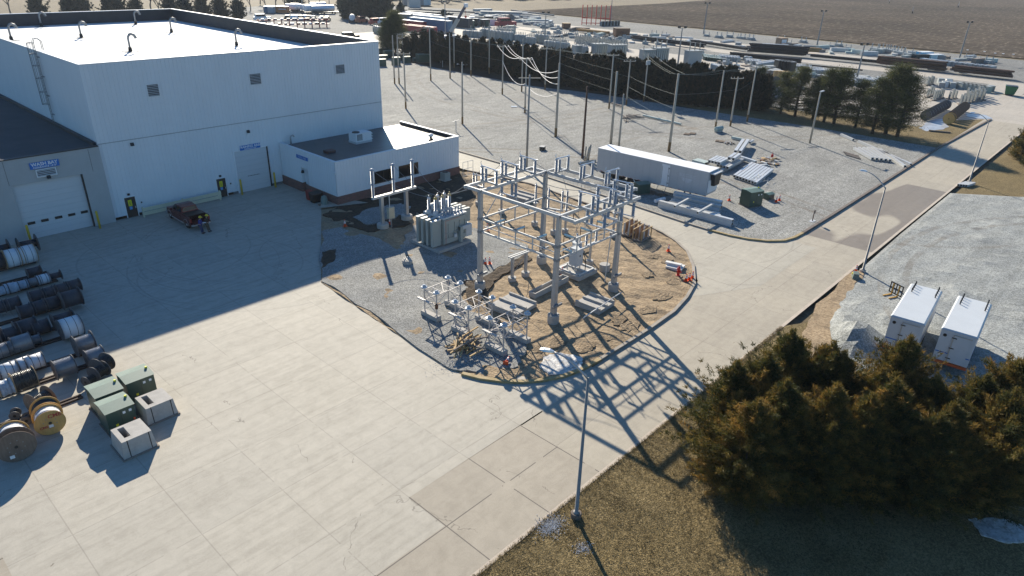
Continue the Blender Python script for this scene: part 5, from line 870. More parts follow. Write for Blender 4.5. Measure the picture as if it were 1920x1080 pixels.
# ------------------------------------------------ two white box trailers on the south gravel
def boxtrailer(a,b,lab,badge):
    a=Vector(a);b=Vector(b); t=thing('box_trailer',lab,'trailer',(a.x,a.y,0),math.atan2(b.y-a.y,b.x-a.x)); Lb=(b-a).length; W=2.15; WT=M('box_trailer_white',(.58,.60,.62),.4,var=.05); z0,z1=1.0,3.35
    MB().box(0,0,z0,Lb,W,z1).build('body',WT,t); m=MB(); m.hexa([(-.04,-.04,z1),(Lb+.04,-.04,z1),(Lb+.04,W+.04,z1),(-.04,W+.04,z1)],[(.04,.06,z1+.1),(Lb-.04,.06,z1+.1),(Lb-.04,W-.06,z1+.1),(.04,W-.06,z1+.1)]); m.build('roof',M('roof_sheet',(.56,.585,.60),.45,var=.05,scale=.7,bmp=.1),t)
    for s in (0,1): MB().box(0,-.045+s*(W+.07),z1-.08,Lb,-.003+s*(W+.05),z1-.003).build('roof_rail',GREYL,t)
    MB().box(-.012,.03,1.6,-.003,W-.03,1.68).build('blue_stripe',BLUE,t); m=MB(); m.box(.03,-.012,1.6,Lb-.03,-.003,1.68); m.box(.03,W+.003,1.6,Lb-.03,W+.012,1.68); m.build('blue_stripe',BLUE,t)
    m=MB(); m.box(-.06,.35,1.1,-.015,1.3,3.1) ; 
    d=MB(); d.box(-.04,.25,1.05,-.014,1.28,3.1); dd=d.build('rear_door',WT,t); m=MB(); m.box(-.07,1.28,1.05,-.014,1.34,3.12); m.box(-.06,.2,3.11,-.014,1.34,3.15); m.build('door_frame',M('tan_hinge_post',(.5,.44,.36),.6),dd); m=MB()
    for z in (1.3,2.1,2.9): m.box(-.09,1.1,z,-.042,1.4,z+.05)
    m.build('hinge',BLACK,dd); m=MB(); m.cyl((-.004,W-.3,2.95),(-.02,W-.3,2.95),.12,n=14); m.build('vent',BLACK,t)
    if badge: m=MB(); m.box(-.012,W-.5,1.15,-.003,W-.12,1.32); o=m.build('badge',BLACK,t); q=MB(); [q.box(-.017,W-.44+k*.1,1.19,-.0125,W-.37+k*.1,1.28) for k in range(3)]; q.build('badge_marks',WHITEB,o)
    MB().box(-.12,.0,.8,.1,W,.985).build('orange_bumper',M('orange_paint',(.62,.10,.02),.5),t); MB().box(.12,.2,.7,Lb,W-.2,.99).build('chassis',BLACK,t)
    for y in (.12,W-.12): m=MB(); m.lathe((3.9,y-.12,.4),[(.3,0),(.38,.02),(.4,.05),(.4,.2),(.38,.24)],16,(0,1,0)); m.build('wheel',RUBBER,t); MB().box(.6,y-.04,.05,.7,y+.04,.8).build('jack_leg',GALVD,t)
    MB().beam((Lb-.1,W/2,.6),(Lb+1.3,W/2,.5),.12,.12).build('tow_bar',GALVD,t)
    for s in (0,1):
        for k in range(4):
            x=Lb-1.75+k*.5; y=.22 if s==0 else W-.32; m=MB(); m.lathe((x,y,z1+.06),[(.03,0),(.05,.1),(.035,.14),(.06,.2),(.04,.25),(.06,.3),(.03,.4)],7); m.build('roof_bushing',BLACK,t)
    return t
boxtrailer((51.15,7.2),(58.2,7.78),'white box trailer with a small badge, left of the pair on the south gravel',True); boxtrailer((51.7,4.05),(58.45,4.5),'white box trailer, right of the pair on the south gravel',False)
c=g(1676,556); t=thing('pallet_fork','black skid steer pallet fork with yellow tines on the pale gravel','fork attachment',(c.x,c.y,.12),2.7); m=MB()
for z in (.1,.55,1.0): m.box(-.06,-.65,z,.0,.65,z+.09)
for y in (-.65,-.33,-.05,.25,.57): m.box(-.06,y,.1,.0,y+.08,1.09)
m.build('frame',BLACK,t)
for y in (-.3,.3): m=MB(); m.box(.0,y-.06,.0,1.0,y+.06,.05); m.box(.003,y-.06,.053,.06,y+.06,1.0); m.build('tine',M('fork_yellow',(.50,.28,.05),.6),t)
c=g(1603,522); t=thing('splice_box','grey green utility box on bare soil at the foot of the lamp post','utility box',(c.x,c.y,.03),.4); m=MB(); m.hexa([(-.5,-.3,0),(.5,-.3,0),(.5,.3,0),(-.5,.3,0)],[(-.38,-.22,.55),(.38,-.22,.55),(.38,.22,.55),(-.38,.22,.55)]); m.build('housing',M('sage_box',(.13,.17,.15),.6),t); MB().cbox((.2,.27,.35),(.15,.08,.15)).build('label_plate',M('sign_yellow',(.75,.7,.02),.5),t)
# ------------------------------------------------ utility poles of the training ground
PW=M('pale_pole_wood',(.42,.37,.30),.85,var=.15); PD=M('dark_pole_wood',(.10,.05,.03),.85,var=.3)
POLES={}
def upole(k,bx,by,tx,ty,arm=0,lab='',mat=None,r=.16,xf=0,stain=True):
    b=g(bx,by,.05); h=min(15,hgt(b,tx,ty)); t=thing('utility_pole',lab,'utility pole',b,0,'wooden utility poles on the gravel lot'); m=MB(); m.lathe((0,0,-.05),[(r*1.12,0),(r,h*.3),(r*.72,h)],9); m.build('pole',mat or PW,t,smooth=True)
    if stain: MB().lathe((0,0,-.05),[(r*1.12+.006,0),(r*1.08+.006,h*.13)],9).build('creosote_butt',M('ochre_butt',(.20,.12,.05),.85,var=.3),t)
    a=R(-32)
    if arm:
        for j in range(arm):
            z=h-.35-j*.9; d=Vector((math.cos(a),math.sin(a),0)); m=MB(); m.beam(-d*1.25+Vector((0,.12,z)),d*1.25+Vector((0,.12,z)),.1,.13); cr=m.build('crossarm',PW,t); m=MB()
            for u in (-1.15,-.6,1.15): p=d*u; m.lathe((p.x,p.y+.12,z+.066),[(.03,0),(.06,.06),(.04,.12),(.06,.16),(.03,.2)],7)
            m.build('insulators',GALVL,cr)
    if xf:
        for u in (-.38,.38): m=MB(); m.lathe((u,-.1,h-2.2),[(.2,0),(.22,.03),(.22,.75),(.1,.82)],12); m.build('pole_transformer',GREYL,t)
    POLES[k]=(b,h,a); return t
PL=[(1,740,157,736.7,66,0,'leftmost bare pole of the close pair beside the warehouse corner'),(2,748.5,157,745,66,0,'right bare pole of the close pair beside the warehouse corner'),(3,761,204,757.7,98,1,'crossarm pole nearest the warehouse right edge'),(4,756,107,755,63,2,'far double crossarm pole behind the green cabinets at the left'),(5,732,90,732,62,1,'farthest left crossarm pole against the big pine'),(7,807.7,151,804,50,1,'tall crossarm pole in front of the large green cabinet'),(8,803,104,801,72,2,'short double armed pole behind the large green cabinet'),(9,844,147,844,62,0,'pole standing in front of the tall tan shelter box'),(10,851.7,127,851,56,0,'pole at the right edge of the tall tan shelter box'),(11,883,143,882.7,48,0,'tall pole midway between the tan shelter and the portable toilet'),(12,917,138,918,43,0,'tall pole next to the portable toilet'),(13,941.7,176.7,941,85,1,'crossarm pole right of the portable toilet where thick cables begin'),(14,867,233,866.7,116,0,'pole in the gravel behind the annex roof corner'),(15,978,172,980.7,73,0,'back pole of the cluster before the hedge centre'),(16,984,212,987.7,109,1,'crossarm pole carrying thick sagging cables'),(17,1021.7,168,1026,89,1,'crossarm pole close to the hedge with a box at its base'),(18,1047,162,1051,76,0,'pole by the hedge with a small transformer high up'),(19,1041.7,256.7,1046.7,118,0,'thick pole ending the sagging cables, middle of the lot'),(21,1141.7,204,1148,101,1,'crossarm pole at the hedge left of the short row, taller of the pair'),(22,1174,197,1181,112,1,'crossarm pole at the hedge between two wires, with boards at its foot'),(23,1206.7,191,1216,100,0,'pole with two grey cans beside the hedge'),(24,1145,270,1157.7,134,0,'bare stub pole left of the two behind the trailer roof'),(25,1160,277,1174,176,0,'shorter bare pole right of the two behind the trailer roof'),(26,1254,284,1274,138,0,'large bare pole above the middle of the long trailer'),(27,1341,241.7,1356,132,0,'pole with a green tank lying at its foot'),(28,1369,237,1385.7,144,1,'pole with a coil of cable around its foot'),(29,1400.7,227.7,1419,124,1,'rightmost wooden pole before the end of the hedge')]
for a in PL: upole(*a[:6],lab=a[6],r=.2 if a[0] in(19,24,26) else .15,xf=1 if a[0]in(23,) else 0,stain=a[0] not in(24,25))
upole(20,1091.7,296.7,1097.7,162,0,'dark brown pole with short leaning stubs beside it',PD,.17,0,False)
def ptop(k,u=0,dz=-.15): b,h,a=POLES[k]; return b+Vector((math.cos(a)*u,math.sin(a)*u+.12,h+dz))
WIRE=M('bare_wire',(.30,.34,.31),.8); CABW=M('pale_cable',(.70,.68,.66),.5)
def wire(p,q,sag,r,mat,lab,grp='overhead wires of the training lot'):
    n=14; o=p.lerp(q,.5); pts=[p.lerp(q,k/n)-o-Vector((0,0,4*sag*(k/n)*(1-k/n))) for k in range(n+1)]; single('overhead_wire',MB().tube(pts,r,4),mat,lab,'wire',o,group=grp)
names={k[0]:k[6] for k in PL}; short={3:'the warehouse edge pole',7:'the cabinet pole',13:'the cable pole',16:'the sagging cable pole',19:'the thick middle pole',17:'the boxed hedge pole',18:'the can pole',21:'the taller hedge pole',22:'the hedge pole with boards',23:'the two-can pole',26:'the large bare pole',27:'the green tank pole',28:'the coiled cable pole',29:'the rightmost pole',5:'the farthest left pole',4:'the far double pole',8:'the short double armed pole',15:'the back cluster pole',14:'the annex roof pole',10:'the pole right of the tan shelter'}
sd=('left','middle','right')
for a,b,s in ((5,4,.4),(4,7,.5),(7,13,1.6),(13,15,.3),(17,21,.8),(21,22,.4),(22,23,.4),(23,26,.7),(26,27,.7),(27,29,.6)):
    for i,u in enumerate((-1.15,-.5,1.15)): wire(ptop(a,u,-.05-.05*i),ptop(b,u,-.05-.05*i),(s+.1*i)*.4,.012,WIRE,'%s upper wire from %s to %s'%(sd[i],short[a],short[b]))
for a,b,s,d_ in ((7,13,2.1,-3.),(3,14,1.4,-2.5),(17,18,.3,-2.6),(18,21,.8,-2.9),(21,22,.3,-3.2),(22,26,1.1,-3.),(18,21,.6,-4.7),(22,26,.7,-5.),(18,21,.5,-6.6),(22,26,.6,-6.9),(26,28,.7,-3.),(28,29,.6,-2.5)): wire(ptop(a,0,d_),ptop(b,0,d_+(.8 if a==26 else 0)),s*.25,.011,WIRE,'lower wire %d metres down from %s to %s'%(round(-d_),short[a],short[b]))
for i,u in enumerate((-1.1,.4,1.1)): wire(ptop(13,u,0),ptop(16,u,0),1.0,.04,CABW,'%s thick pale cable sagging from %s to %s'%(sd[i],short[13],short[16]),'thick pale cables'); wire(ptop(16,u,0),ptop(19,0,-1.2-i*1.0),1.2,.04,CABW,'%s thick pale cable sagging from %s to %s'%(sd[i],short[16],short[19]),'thick pale cables')
wire(ptop(13,0,-3),ptop(16,0,-4.5),1.6,.045,CABW,'lowest thick pale cable from %s to %s'%(short[13],short[16]),'thick pale cables'); wire(ptop(16,0,-4.5),ptop(19,0,-4.6),1.2,.045,CABW,'lowest thick pale cable from %s to %s'%(short[16],short[19]),'thick pale cables')
for i,(bx,by,tx,ty) in enumerate(((1096,303,1092,268),(1103,300,1101,263),(1098,305,1096,266))):
    b=g(bx,by,.05); m=MB(); m.lathe((0,0,0),[(.13,0),(.11,2.3)],8); o=single('pole_stub',m,PW,'short stub leaning beside the dark brown pole, %s of three'%sd[i],'pole stub',b,group='short stubs by the dark pole',smooth=True); o.rotation_euler=(.12,.1*i-.1,0)
# ------------------------------------------------ white steel members laid on the gravel
WST=M('white_galvanized_member',(.62,.63,.63),.4,.3,var=.08)
def member(pa,pb,z,w_,lab,grp,mat=None,h_=None,rd=False,ext=0):
    p=g(*pa,z);q=g(*pb,z); d=q-p; m=MB()
    if rd: m.cyl((0,0,0),d,w_/2,n=8)
    else:
        t=Vector((d.x,d.y,0)).normalized(); n=Vector((-t.y,t.x,0))*w_/2; hh=Vector((0,0,(h_ or w_)/2)); m.hexa([-n-hh,d-n-hh,d+n-hh,n-hh],[-n+hh,d-n+hh,d+n+hh,n+hh])
        e=.012
        for s,P0 in ((-1,Vector()),(1,d)): pass
    o=single('steel_member',m,mat or WST,lab,'steel beam',p,group=grp)
    if not rd:
        e=MB(); t=d.normalized(); nn=n*.72; h2=hh*.72
        for P0,s in ((-t*.004,1),(d+t*.004,-1)): e.add([P0-nn-h2,P0+nn-h2,P0+nn+h2,P0-nn+h2],[(0,1,2,3) if s>0 else (3,2,1,0)])
        e.build('end_shade_face',BLACK,o)  # solid ends get black faces that stand in for a shaded hollow
    return o
PW0=PW
G1='white box members in the pile behind the trailer'
for k in range(8): member((1377+k*5.6,330.5+k*1.9),(1411+k*5.3,306+k*1.75),.35,.36,'white box member in the flat row right of the pile','white box members laid in a flat row')
for k in range(4): member((1330+k*6,302.5+k*1.3),(1346+k*6,294+k*1.2),1.1,.36,'white box member high in the left pile',G1)
for k in range(4): member((1346+k*6,310+k*1.6),(1372+k*5,297+k*1.6),.7,.36,'grey box member lower in the left pile','grey box members low in the left pile',GALVL)
for k in range(3): member((1352+k*7,321-k*3),(1382+k*6,305-k*3),.35,.45,'dull box member at the bottom of the left pile','dull members at the pile bottom',GALV)
for k in range(2): member((1367+k*8,297+k*1.5),(1379+k*8,288.5+k*1.2),1.4,.4,'short white box member on top of the left pile','short members on top of the pile')
for k in range(2): member((1379+k*8.5,284.5+k*.6),(1393.5+k*9,263+k*.4),.9,.45,'long white box member pointing away, %s of two'%sd[k*2],'long white members pointing away')
member((1406,267),(1412,263),.4,.3,'short white member at the far tip of the long pair',G1+' edge'); member((1388,295),(1417,304.5),.5,.45,'white member lying crossways behind the flat row','crossways member'); member((1372,257.5),(1392,261.5),.3,.35,'pale green tube lying behind the pallets','green tube',M('pale_green_steel',(.42,.50,.47),.5)); member((1303,300),(1326,306),.4,1.4,'grey green sheets stacked at the left of the pile','sheets',M('pale_green_steel',(.42,.50,.47),.5),.3)
G2='long steel members stacked before the semi trailer'
for k,(a,b,z,w_) in enumerate((((1264,362.5),(1353.5,381),1.0,.5),((1264.5,369),(1352.5,389),.8,.5),((1259,374),(1349,394),.7,.22),((1256,377),(1349,397),.7,.22),((1253,380),(1350,401),.7,.22),((1250,382),(1351,404),.7,.22),((1236.5,379),(1374,415),.62,.45),((1236,383),(1373,420),.35,.45),((1235,387),(1371,424),.12,.4),((1246,380),(1352,406),.72,.2))): member(a,b,z,w_,'long steel member, number %d counting from the trailer side of its stack'%(k+1) if k<6 else 'long steel member at the road side of its stack, %s'%('top','middle','bottom','inner')[k-6],G2,WST if k not in(1,3) else GALVL)
for a,b in (((1294,371),(1265,387)),((1338,382),(1308,399))): member(a,b,1.35,.22,'crosswise timber lying on the long steel stack, %s'%('left' if a[0]==1294 else 'right'),'timbers across the steel',GALVL)
member((1228.5,377),(1246,372.5),.4,.45,'white pipe with a red end at the left of the steel stack','pipe',WHITEB,rd=True)
for k in range(5): member((1602+k*8.2,278.5-k*.35),(1636+k*8.2,297.5+k*.9),.35,.4,'white box member in the small flat pile beside the pine grass','white members near the pines')
for a,b,l in (((1577,252),(1600,262),'left'),((1610,265),(1708,308.5),'longest'),((1650,280),(1697,312),'nearest road')): member(a,b,.25,.35,'long white member along the grass edge, %s of three'%l,'white members along the grass edge')
for k in range(3): member((1582+k*2,285+k*2.5),(1609+k*2,293+k*2.5),.15,.2,'thin board on the gravel left of the small flat pile','thin boards by the flat pile',WOODG)
member((1206,216),(1277,232.5),.3,.35,'long pale green tube lying across the gravel lot','tube',M('pale_green_steel',(.42,.50,.47),.5),rd=True); member((1147,193),(1165,199),.3,.25,'weathered timber at the foot of the armed hedge pole','timber',WOODG); member((955,137),(1029,147.5),.2,.5,'long pale timber on the gravel edge beside the hedge','timber',M('pale_timber',(.5,.46,.4),.8)); member((1085,306),(1117,301),.2,.35,'pale log lying beside the dark pole','log',M('pale_timber',(.5,.46,.4),.8),rd=True)
c=g(1180,222,.1)
for k in range(12): single('crate_board',MB().box(-.9,-.08,0,.9,.08,.12),WOODG,'weathered slat of the rusty frame heap on the gravel lot','board',(c.x+rnd.uniform(-2.6,2.6),c.y+rnd.uniform(-1.2,1.2),.05+k*.04),rz=rnd.uniform(0,3),group='slats heaped on the gravel lot')
def pallet(px,py,lab,mat=WOOD,n=1,z=.06):
    c=g(px,py,z); t=thing('pallet',lab,'pallet',c,rnd.uniform(-.5,.5),'wood pallets and dunnage'); 
    m=MB()
    for j in range(6): m.box(-.6,-.5+j*.17,.1,.6,-.4+j*.17,.13)
    m.build('deck_boards',mat,t); m=MB()
    for x in (-.55,0,.55): m.box(x-.04,-.5,0,x+.04,.45,.097)
    m.build('stringers',mat,t); return t
for a in ((1288,252,'dark pallet alone on the gravel, left'),(1298,251,'dark pallet touching another on the gravel, right'),(1347,265,'pallet left of the metal scraps'),(1354,266,'pallet right of the metal scraps'),(1222,362,'pallet in the shade under the trailer, left'),(1240,366,'pallet in the shade under the trailer, right'),(1528,404,'x')): 
    if a[2]!='x': pallet(*a)
for k in range(9): c=g(1358+k*2.2,268+(k%3),.1); single('metal_scrap',MB().cbox((0,0,.1),(rnd.uniform(.3,1.),rnd.uniform(.1,.3),.2)),GALVL if k%2 else WOODG,'small scrap piece beside the two pallets','scrap',c,rz=rnd.uniform(0,3),group='scraps beside the pallets')
for k in range(26): c=g(1424+rnd.uniform(0,34),300+rnd.uniform(-3,12),.1); single('metal_scrap',MB().cbox((0,0,rnd.uniform(.05,.3)),(rnd.uniform(.3,1.3),rnd.uniform(.1,.5),.15)),(GALVL,WOODG,RUST,WOODY)[k%4],'scrap piece in the mixed heap behind the flat row','scrap',c,rz=rnd.uniform(0,3),group='scraps in the mixed heap')
for k in range(16): p=g(1410+rnd.uniform(0,30),342+rnd.uniform(-8,8),.15); single('bent_rod',MB().tube([(0,0,0),(rnd.uniform(-.5,.5),rnd.uniform(-.5,.5),.5),(rnd.uniform(-1,1),rnd.uniform(-1,1),.1)],.03,4),GALVL,'bent steel rod in the tangle before the flat row','rod',p,group='bent rods tangle')
c=g(1347,247,.1); t=thing('storage_tank','pale green tank lying at the foot of a wooden pole','tank',c,-.2); m=MB(); m.lathe((-.9,0,.55),[(.2,0),(.38,.1),(.38,1.7),(.2,1.8)],14,(1,0,0)); m.build('shell',M('pale_green_tank',(.33,.42,.39),.5),t,smooth=False); MB().box(-.7,-.3,0,.7,.3,.25).build('saddle',GREY,t)
c=g(1447,297,.1); single('scrap_drum',MB().lathe((0,0,0),[(.18,0),(.18,.4),(.04,.45),(.04,.7)],10),RED,'small red can on the mixed heap','can',(c.x,c.y,.3))
c=g(1017,281,.06); t=thing('crate','small black crate alone on the gravel lot','crate',c,.4); MB().box(-.45,-.35,0,.45,.35,.5).build('box',BLACK,t); MB().box(-.47,-.37,.5,.47,.37,.56).build('lid',GALVD,t)
# green cabinets of the north lot
t=greenbox(0,0,2.0,1.6,1.85,'tall green cabinet with grey roof standing alone on the gravel near the road',True,-.35); c=g(1404,390,.05); t.location=(c.x,c.y,.05); t=greenbox(0,0,1.,.8,.7,'small green box behind the tall green cabinet',False,-.3); t.location=g(1440,376,.05); pallet(1396,371,'flat pallet leaning left of the tall green cabinet',M('sage_box',(.13,.17,.15),.6))
t=greenbox(0,0,1.6,1.3,1.3,'dark green bin with a white lid in front of the semi trailer',False,-.5); t.location=g(1196,366,.05)
c=g(1523,415,.05); t=thing('sign_post','small rusty sign on a post beside the curb bend','sign',c); MB().box(-.04,-.04,0,.04,.04,1.3).build('post',RUST,t); MB().box(-.22,-.07,.9,.22,-.043,1.35).build('plate',M('brown_sign',(.2,.16,.13),.7),t); MB().cbox((0,0,.03),(.9,.5,.06)).build('foot',GREYL,t)
for i,(px,py,w_,h_,l) in enumerate(((711,125,1.9,1.7,'green cabinet by the warehouse corner, nearest'),(738,123,1.9,1.9,'green cabinet behind the close pair of poles'),(758,119,1.8,1.6,'green cabinet right of the warehouse edge pole'),(786,118,3.2,2.,'widest green cabinet, beside the tall armed pole'),(712,100,3.,1.3,'dark green cabinet at the back by the big pine'),(722,106,2.2,1.4,'second green cabinet at the back by the big pine'),(776,116,1.2,.9,'little green box between two green cabinets'),(712,112,2.4,1.,'low green box behind the nearest one by the corner'))): q=greenbox(0,0,w_,w_*.75,h_,l,False,-.3); q.location=g(px,py,.05)
c=g(826,118,.05); t=thing('shelter_box','tall tan equipment shelter in front of the hedge','shelter',c,-.42); MB().box(0,0,0,3.3,2.6,3.4).build('walls',M('tan_shelter',(.36,.34,.28),.7),t); MB().box(-.06,-.06,3.4,3.36,2.66,3.48).build('roof',M('tan_roof',(.55,.48,.40),.7),t); MB().box(1.2,-.02,.3,2.1,-.003,2.4).build('door',M('tan_door',(.30,.29,.25),.7),t)
c=g(919,127,.05); t=thing('portable_toilet','grey portable toilet against the hedge','portable toilet',c,-.5); MB().box(0,0,0,1.15,1.15,2.1).build('cabin',M('toilet_grey',(.30,.31,.27),.6),t); m=MB(); m.lathe((0,.575,2.1),[(.2,0),(.58,.02),(.58,1.13),(.2,1.15)],16,(1,0,0)); m.v=[(x,y,max(2.103,2.1+(z-2.1)*.45)) for x,y,z in m.v]; m.build('roof',GREYL,t)
for k in range(7): c=g(856+k*4,121+.4*k,.1); single('stacked_crate',MB().box(-.5,-.4,0,.5,.4,rnd.uniform(.3,.9)),(WHITEB,WOODG,GALVD)[k%3],'small crate in the row behind the tall poles, %s from the left'%ORD[k],'crate',c,rz=-.4,group='crates along the hedge')
member((857,120),(877,121.5),.8,.4,'white pipe raised on blocks beside the tan shelter','pipe',WHITEB,rd=True)
c=g(855,247,.05); t=thing('test_post','short post with a small crossbar behind the annex roof','post',c); MB().box(-.05,-.05,0,.05,.05,1.8).build('post',GALVL,t); MB().beam((-.7,0,1.7),(.7,0,1.8),.08,.08).build('crossbar',GALVL,t)
for k in range(4): member((1797+k*5,347+k*.5),(1812+k*5,342+k*.5),.15+.02*k,.3,'short steel bar at the foot of the farthest street lamp','short bars at the lamp foot',GALVL)
# guy stakes
for px,py,l in ((830,126,'left of the tan shelter'),(1300,185,'in front of the hedge')): c=g(px,py,.05); single('marker_stake',MB().box(-.04,-.04,0,.04,.04,1.6),GALVL,'thin marker stake '+l,'stake',c)
# ------------------------------------------------ vegetation
def leafmat(name,stops,trans=.25,rough=.7):
    m,nt,bs,out=nodes(name); at=N(nt,'ShaderNodeAttribute',attribute_name='tone'); oi=N(nt,'ShaderNodeObjectInfo'); v=coord(nt); n=noise(nt,v,1.1,3)
    f=mathn(nt,'ADD',mathn(nt,'MULTIPLY',at.outputs['Fac'],.6),mathn(nt,'ADD',mathn(nt,'MULTIPLY',n,.35),mathn(nt,'MULTIPLY',oi.outputs['Random'],.14))); col=ramp(nt,f,stops); nt.links.new(col,bs.inputs[0]); inp(bs,'Roughness',rough); inp(bs,'Specular IOR Level',.25)
    tr=N(nt,'ShaderNodeBsdfTranslucent'); nt.links.new(col,tr.inputs[0]); mx=N(nt,'ShaderNodeMixShader'); mx.inputs[0].default_value=trans; nt.links.new(bs.outputs[0],mx.inputs[1]); nt.links.new(tr.outputs[0],mx.inputs[2]); nt.links.new(mx.outputs[0],out.inputs[0]); return m
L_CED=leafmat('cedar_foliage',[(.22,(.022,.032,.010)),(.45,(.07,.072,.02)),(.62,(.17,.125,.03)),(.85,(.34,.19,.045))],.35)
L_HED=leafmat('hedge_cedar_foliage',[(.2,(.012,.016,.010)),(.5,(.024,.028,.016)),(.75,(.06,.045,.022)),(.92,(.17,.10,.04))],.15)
L_PIN=leafmat('pine_needles',[(.2,(.026,.036,.013)),(.5,(.07,.082,.027)),(.85,(.17,.16,.05))],.3)
L_FAR=leafmat('far_evergreen_foliage',[(.2,(.02,.03,.022)),(.5,(.035,.048,.034)),(.85,(.06,.07,.045))],.1)
BARK=M('bark',(.09,.065,.05),.95,var=.35,scale=4.,stretch=(1,1,.3)); BARE=M('bare_twigs',(.16,.13,.105),.95,var=.3,scale=3.)
def leaves(rg,P0,D,cr,nl,leaf,lw,tone,upb=.25,spread=.55,zs=1.):
    n=len(P0); P0=np.repeat(P0,nl,0); D=np.repeat(D,nl,0); k=n*nl; off=rg.normal(0,1,(k,3))*cr; off[:,2]*=zs
    p=P0+off; d=D*.7+rg.normal(0,spread,(k,3)); d[:,2]+=upb; d/=np.linalg.norm(d,axis=1)[:,None]; s=np.cross(d,rg.normal(0,1,(k,3))); s/=np.linalg.norm(s,axis=1)[:,None]
    l=leaf*rg.uniform(.6,1.3,(k,1)); w_=lw*rg.uniform(.7,1.3,(k,1)); V=np.empty((k,3,3)); V[:,0]=p-s*w_/2; V[:,1]=p+s*w_/2; V[:,2]=p+d*l
    T=np.repeat(np.clip(np.repeat(tone,nl)+rg.normal(0,.08,k),0,1),3); return V.reshape(-1,3),T
def foliage_mesh(name,V,T,mat):
    me=npmesh(name,V,np.arange(len(V)).reshape(-1,3),mat); a=me.attributes.new('tone','FLOAT','POINT'); a.data.foreach_set('value',T.astype(np.float32)); return me
def cedar_mesh(seed,h,r,nb,ncl,nl,leaf,lw,mat,shape='cone',z0=.25):
    rg=np.random.RandomState(seed); t=rg.uniform(0,1,nb)**(1.15 if shape=='cone' else 1.); az=rg.uniform(0,2*PI,nb)
    if shape=='cone': pr=np.where(t<.18,.75+1.4*t,1.0*(1-((t-.18)/.82))**.75+.04)
    elif shape=='wild': pr=np.where(t<.2,.8+t,1.0*(1-((t-.2)/.8)**1.5)**.8*.95+.08)
    elif shape=='column': pr=np.where(t<.1,.8,1.)*np.clip(1.08-t,0,1)**.42
    else: pr=np.sqrt(np.clip(1-(2*t-.85)**2/1.4,0.02,1))
    lob=1+.22*np.sin(az*3+seed)+.15*np.sin(az*5+t*9+seed*2)+(rg.uniform(-.38,.14,nb) if shape=='wild' else 0); L=r*pr*lob*rg.uniform(.6,1.18,nb); el=np.radians(12+45*t+rg.normal(0,8,nb)); d=np.stack([np.cos(az)*np.cos(el),np.sin(az)*np.cos(el),np.sin(el)],1)
    base=np.zeros((nb,3)); base[:,2]=z0+t*(h-z0)*.93-L*np.sin(el)*.5; tone_b=rg.uniform(0,1,nb); P_=[];D_=[];T_=[];CR=[]
    for k in range(ncl):
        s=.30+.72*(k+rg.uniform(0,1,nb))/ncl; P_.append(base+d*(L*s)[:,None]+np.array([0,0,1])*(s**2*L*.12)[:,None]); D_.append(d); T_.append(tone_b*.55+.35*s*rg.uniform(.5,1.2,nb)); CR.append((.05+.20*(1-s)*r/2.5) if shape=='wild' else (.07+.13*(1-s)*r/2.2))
    P_=np.concatenate(P_);D_=np.concatenate(D_);T_=np.concatenate(T_);CR=np.concatenate(CR); 
    n=len(P_); Vs,Ts=leaves(rg,P_,D_,np.repeat(CR,nl)[:,None],nl,leaf,lw,T_); 
    Vs=Vs.reshape(-1,3); lead=np.zeros((14,3)); lead[:,2]=np.linspace(h*.86,h*1.02,14); V2,T2=leaves(rg,lead,np.tile([0,0,1.],(14,1)),.05*r/2,nl*2,leaf,lw,np.full(14,.6)); Vs=np.concatenate([Vs,V2]); Ts=np.concatenate([Ts,T2]); Vs[:,2]=np.maximum(Vs[:,2],.03)
    return foliage_mesh('crown',Vs,Ts,mat)
def trunk_mesh(h,r,mat,limbs=0,seed=1,fl=.35):
    q=random.Random(seed); m=MB(); pts=[(q.uniform(-.08,.08)*k,q.uniform(-.08,.08)*k,h*k/6) for k in range(7)]; m.tube(pts,[r*(1.25 if k==0 else 1-.8*k/6) for k in range(7)],7)
    for i in range(limbs):
        z=h*(.22+.7*i/limbs); a=q.uniform(0,2*PI); L=(1-z/h)*h*fl+.5; m.tube([(0,0,z),(math.cos(a)*L*.5,math.sin(a)*L*.5,z+L*.15),(math.cos(a)*L,math.sin(a)*L,z+L*.42)],[r*.35,r*.2,r*.06],5)
    return m.mesh('trunk',mat,True)
def tree(nm,crown,trunk,b,rz,s,lab,cat,grp,sz_=None):
    t=thing(nm,lab,cat,b,rz,grp); t.scale=(s,s,(sz_ or s))
    for me,n in ((crown,'crown'),(trunk,'trunk')):
        if me is None: continue
        o=bpy.data.objects.new(n,me); C.objects.link(o); o.parent=t
    return t
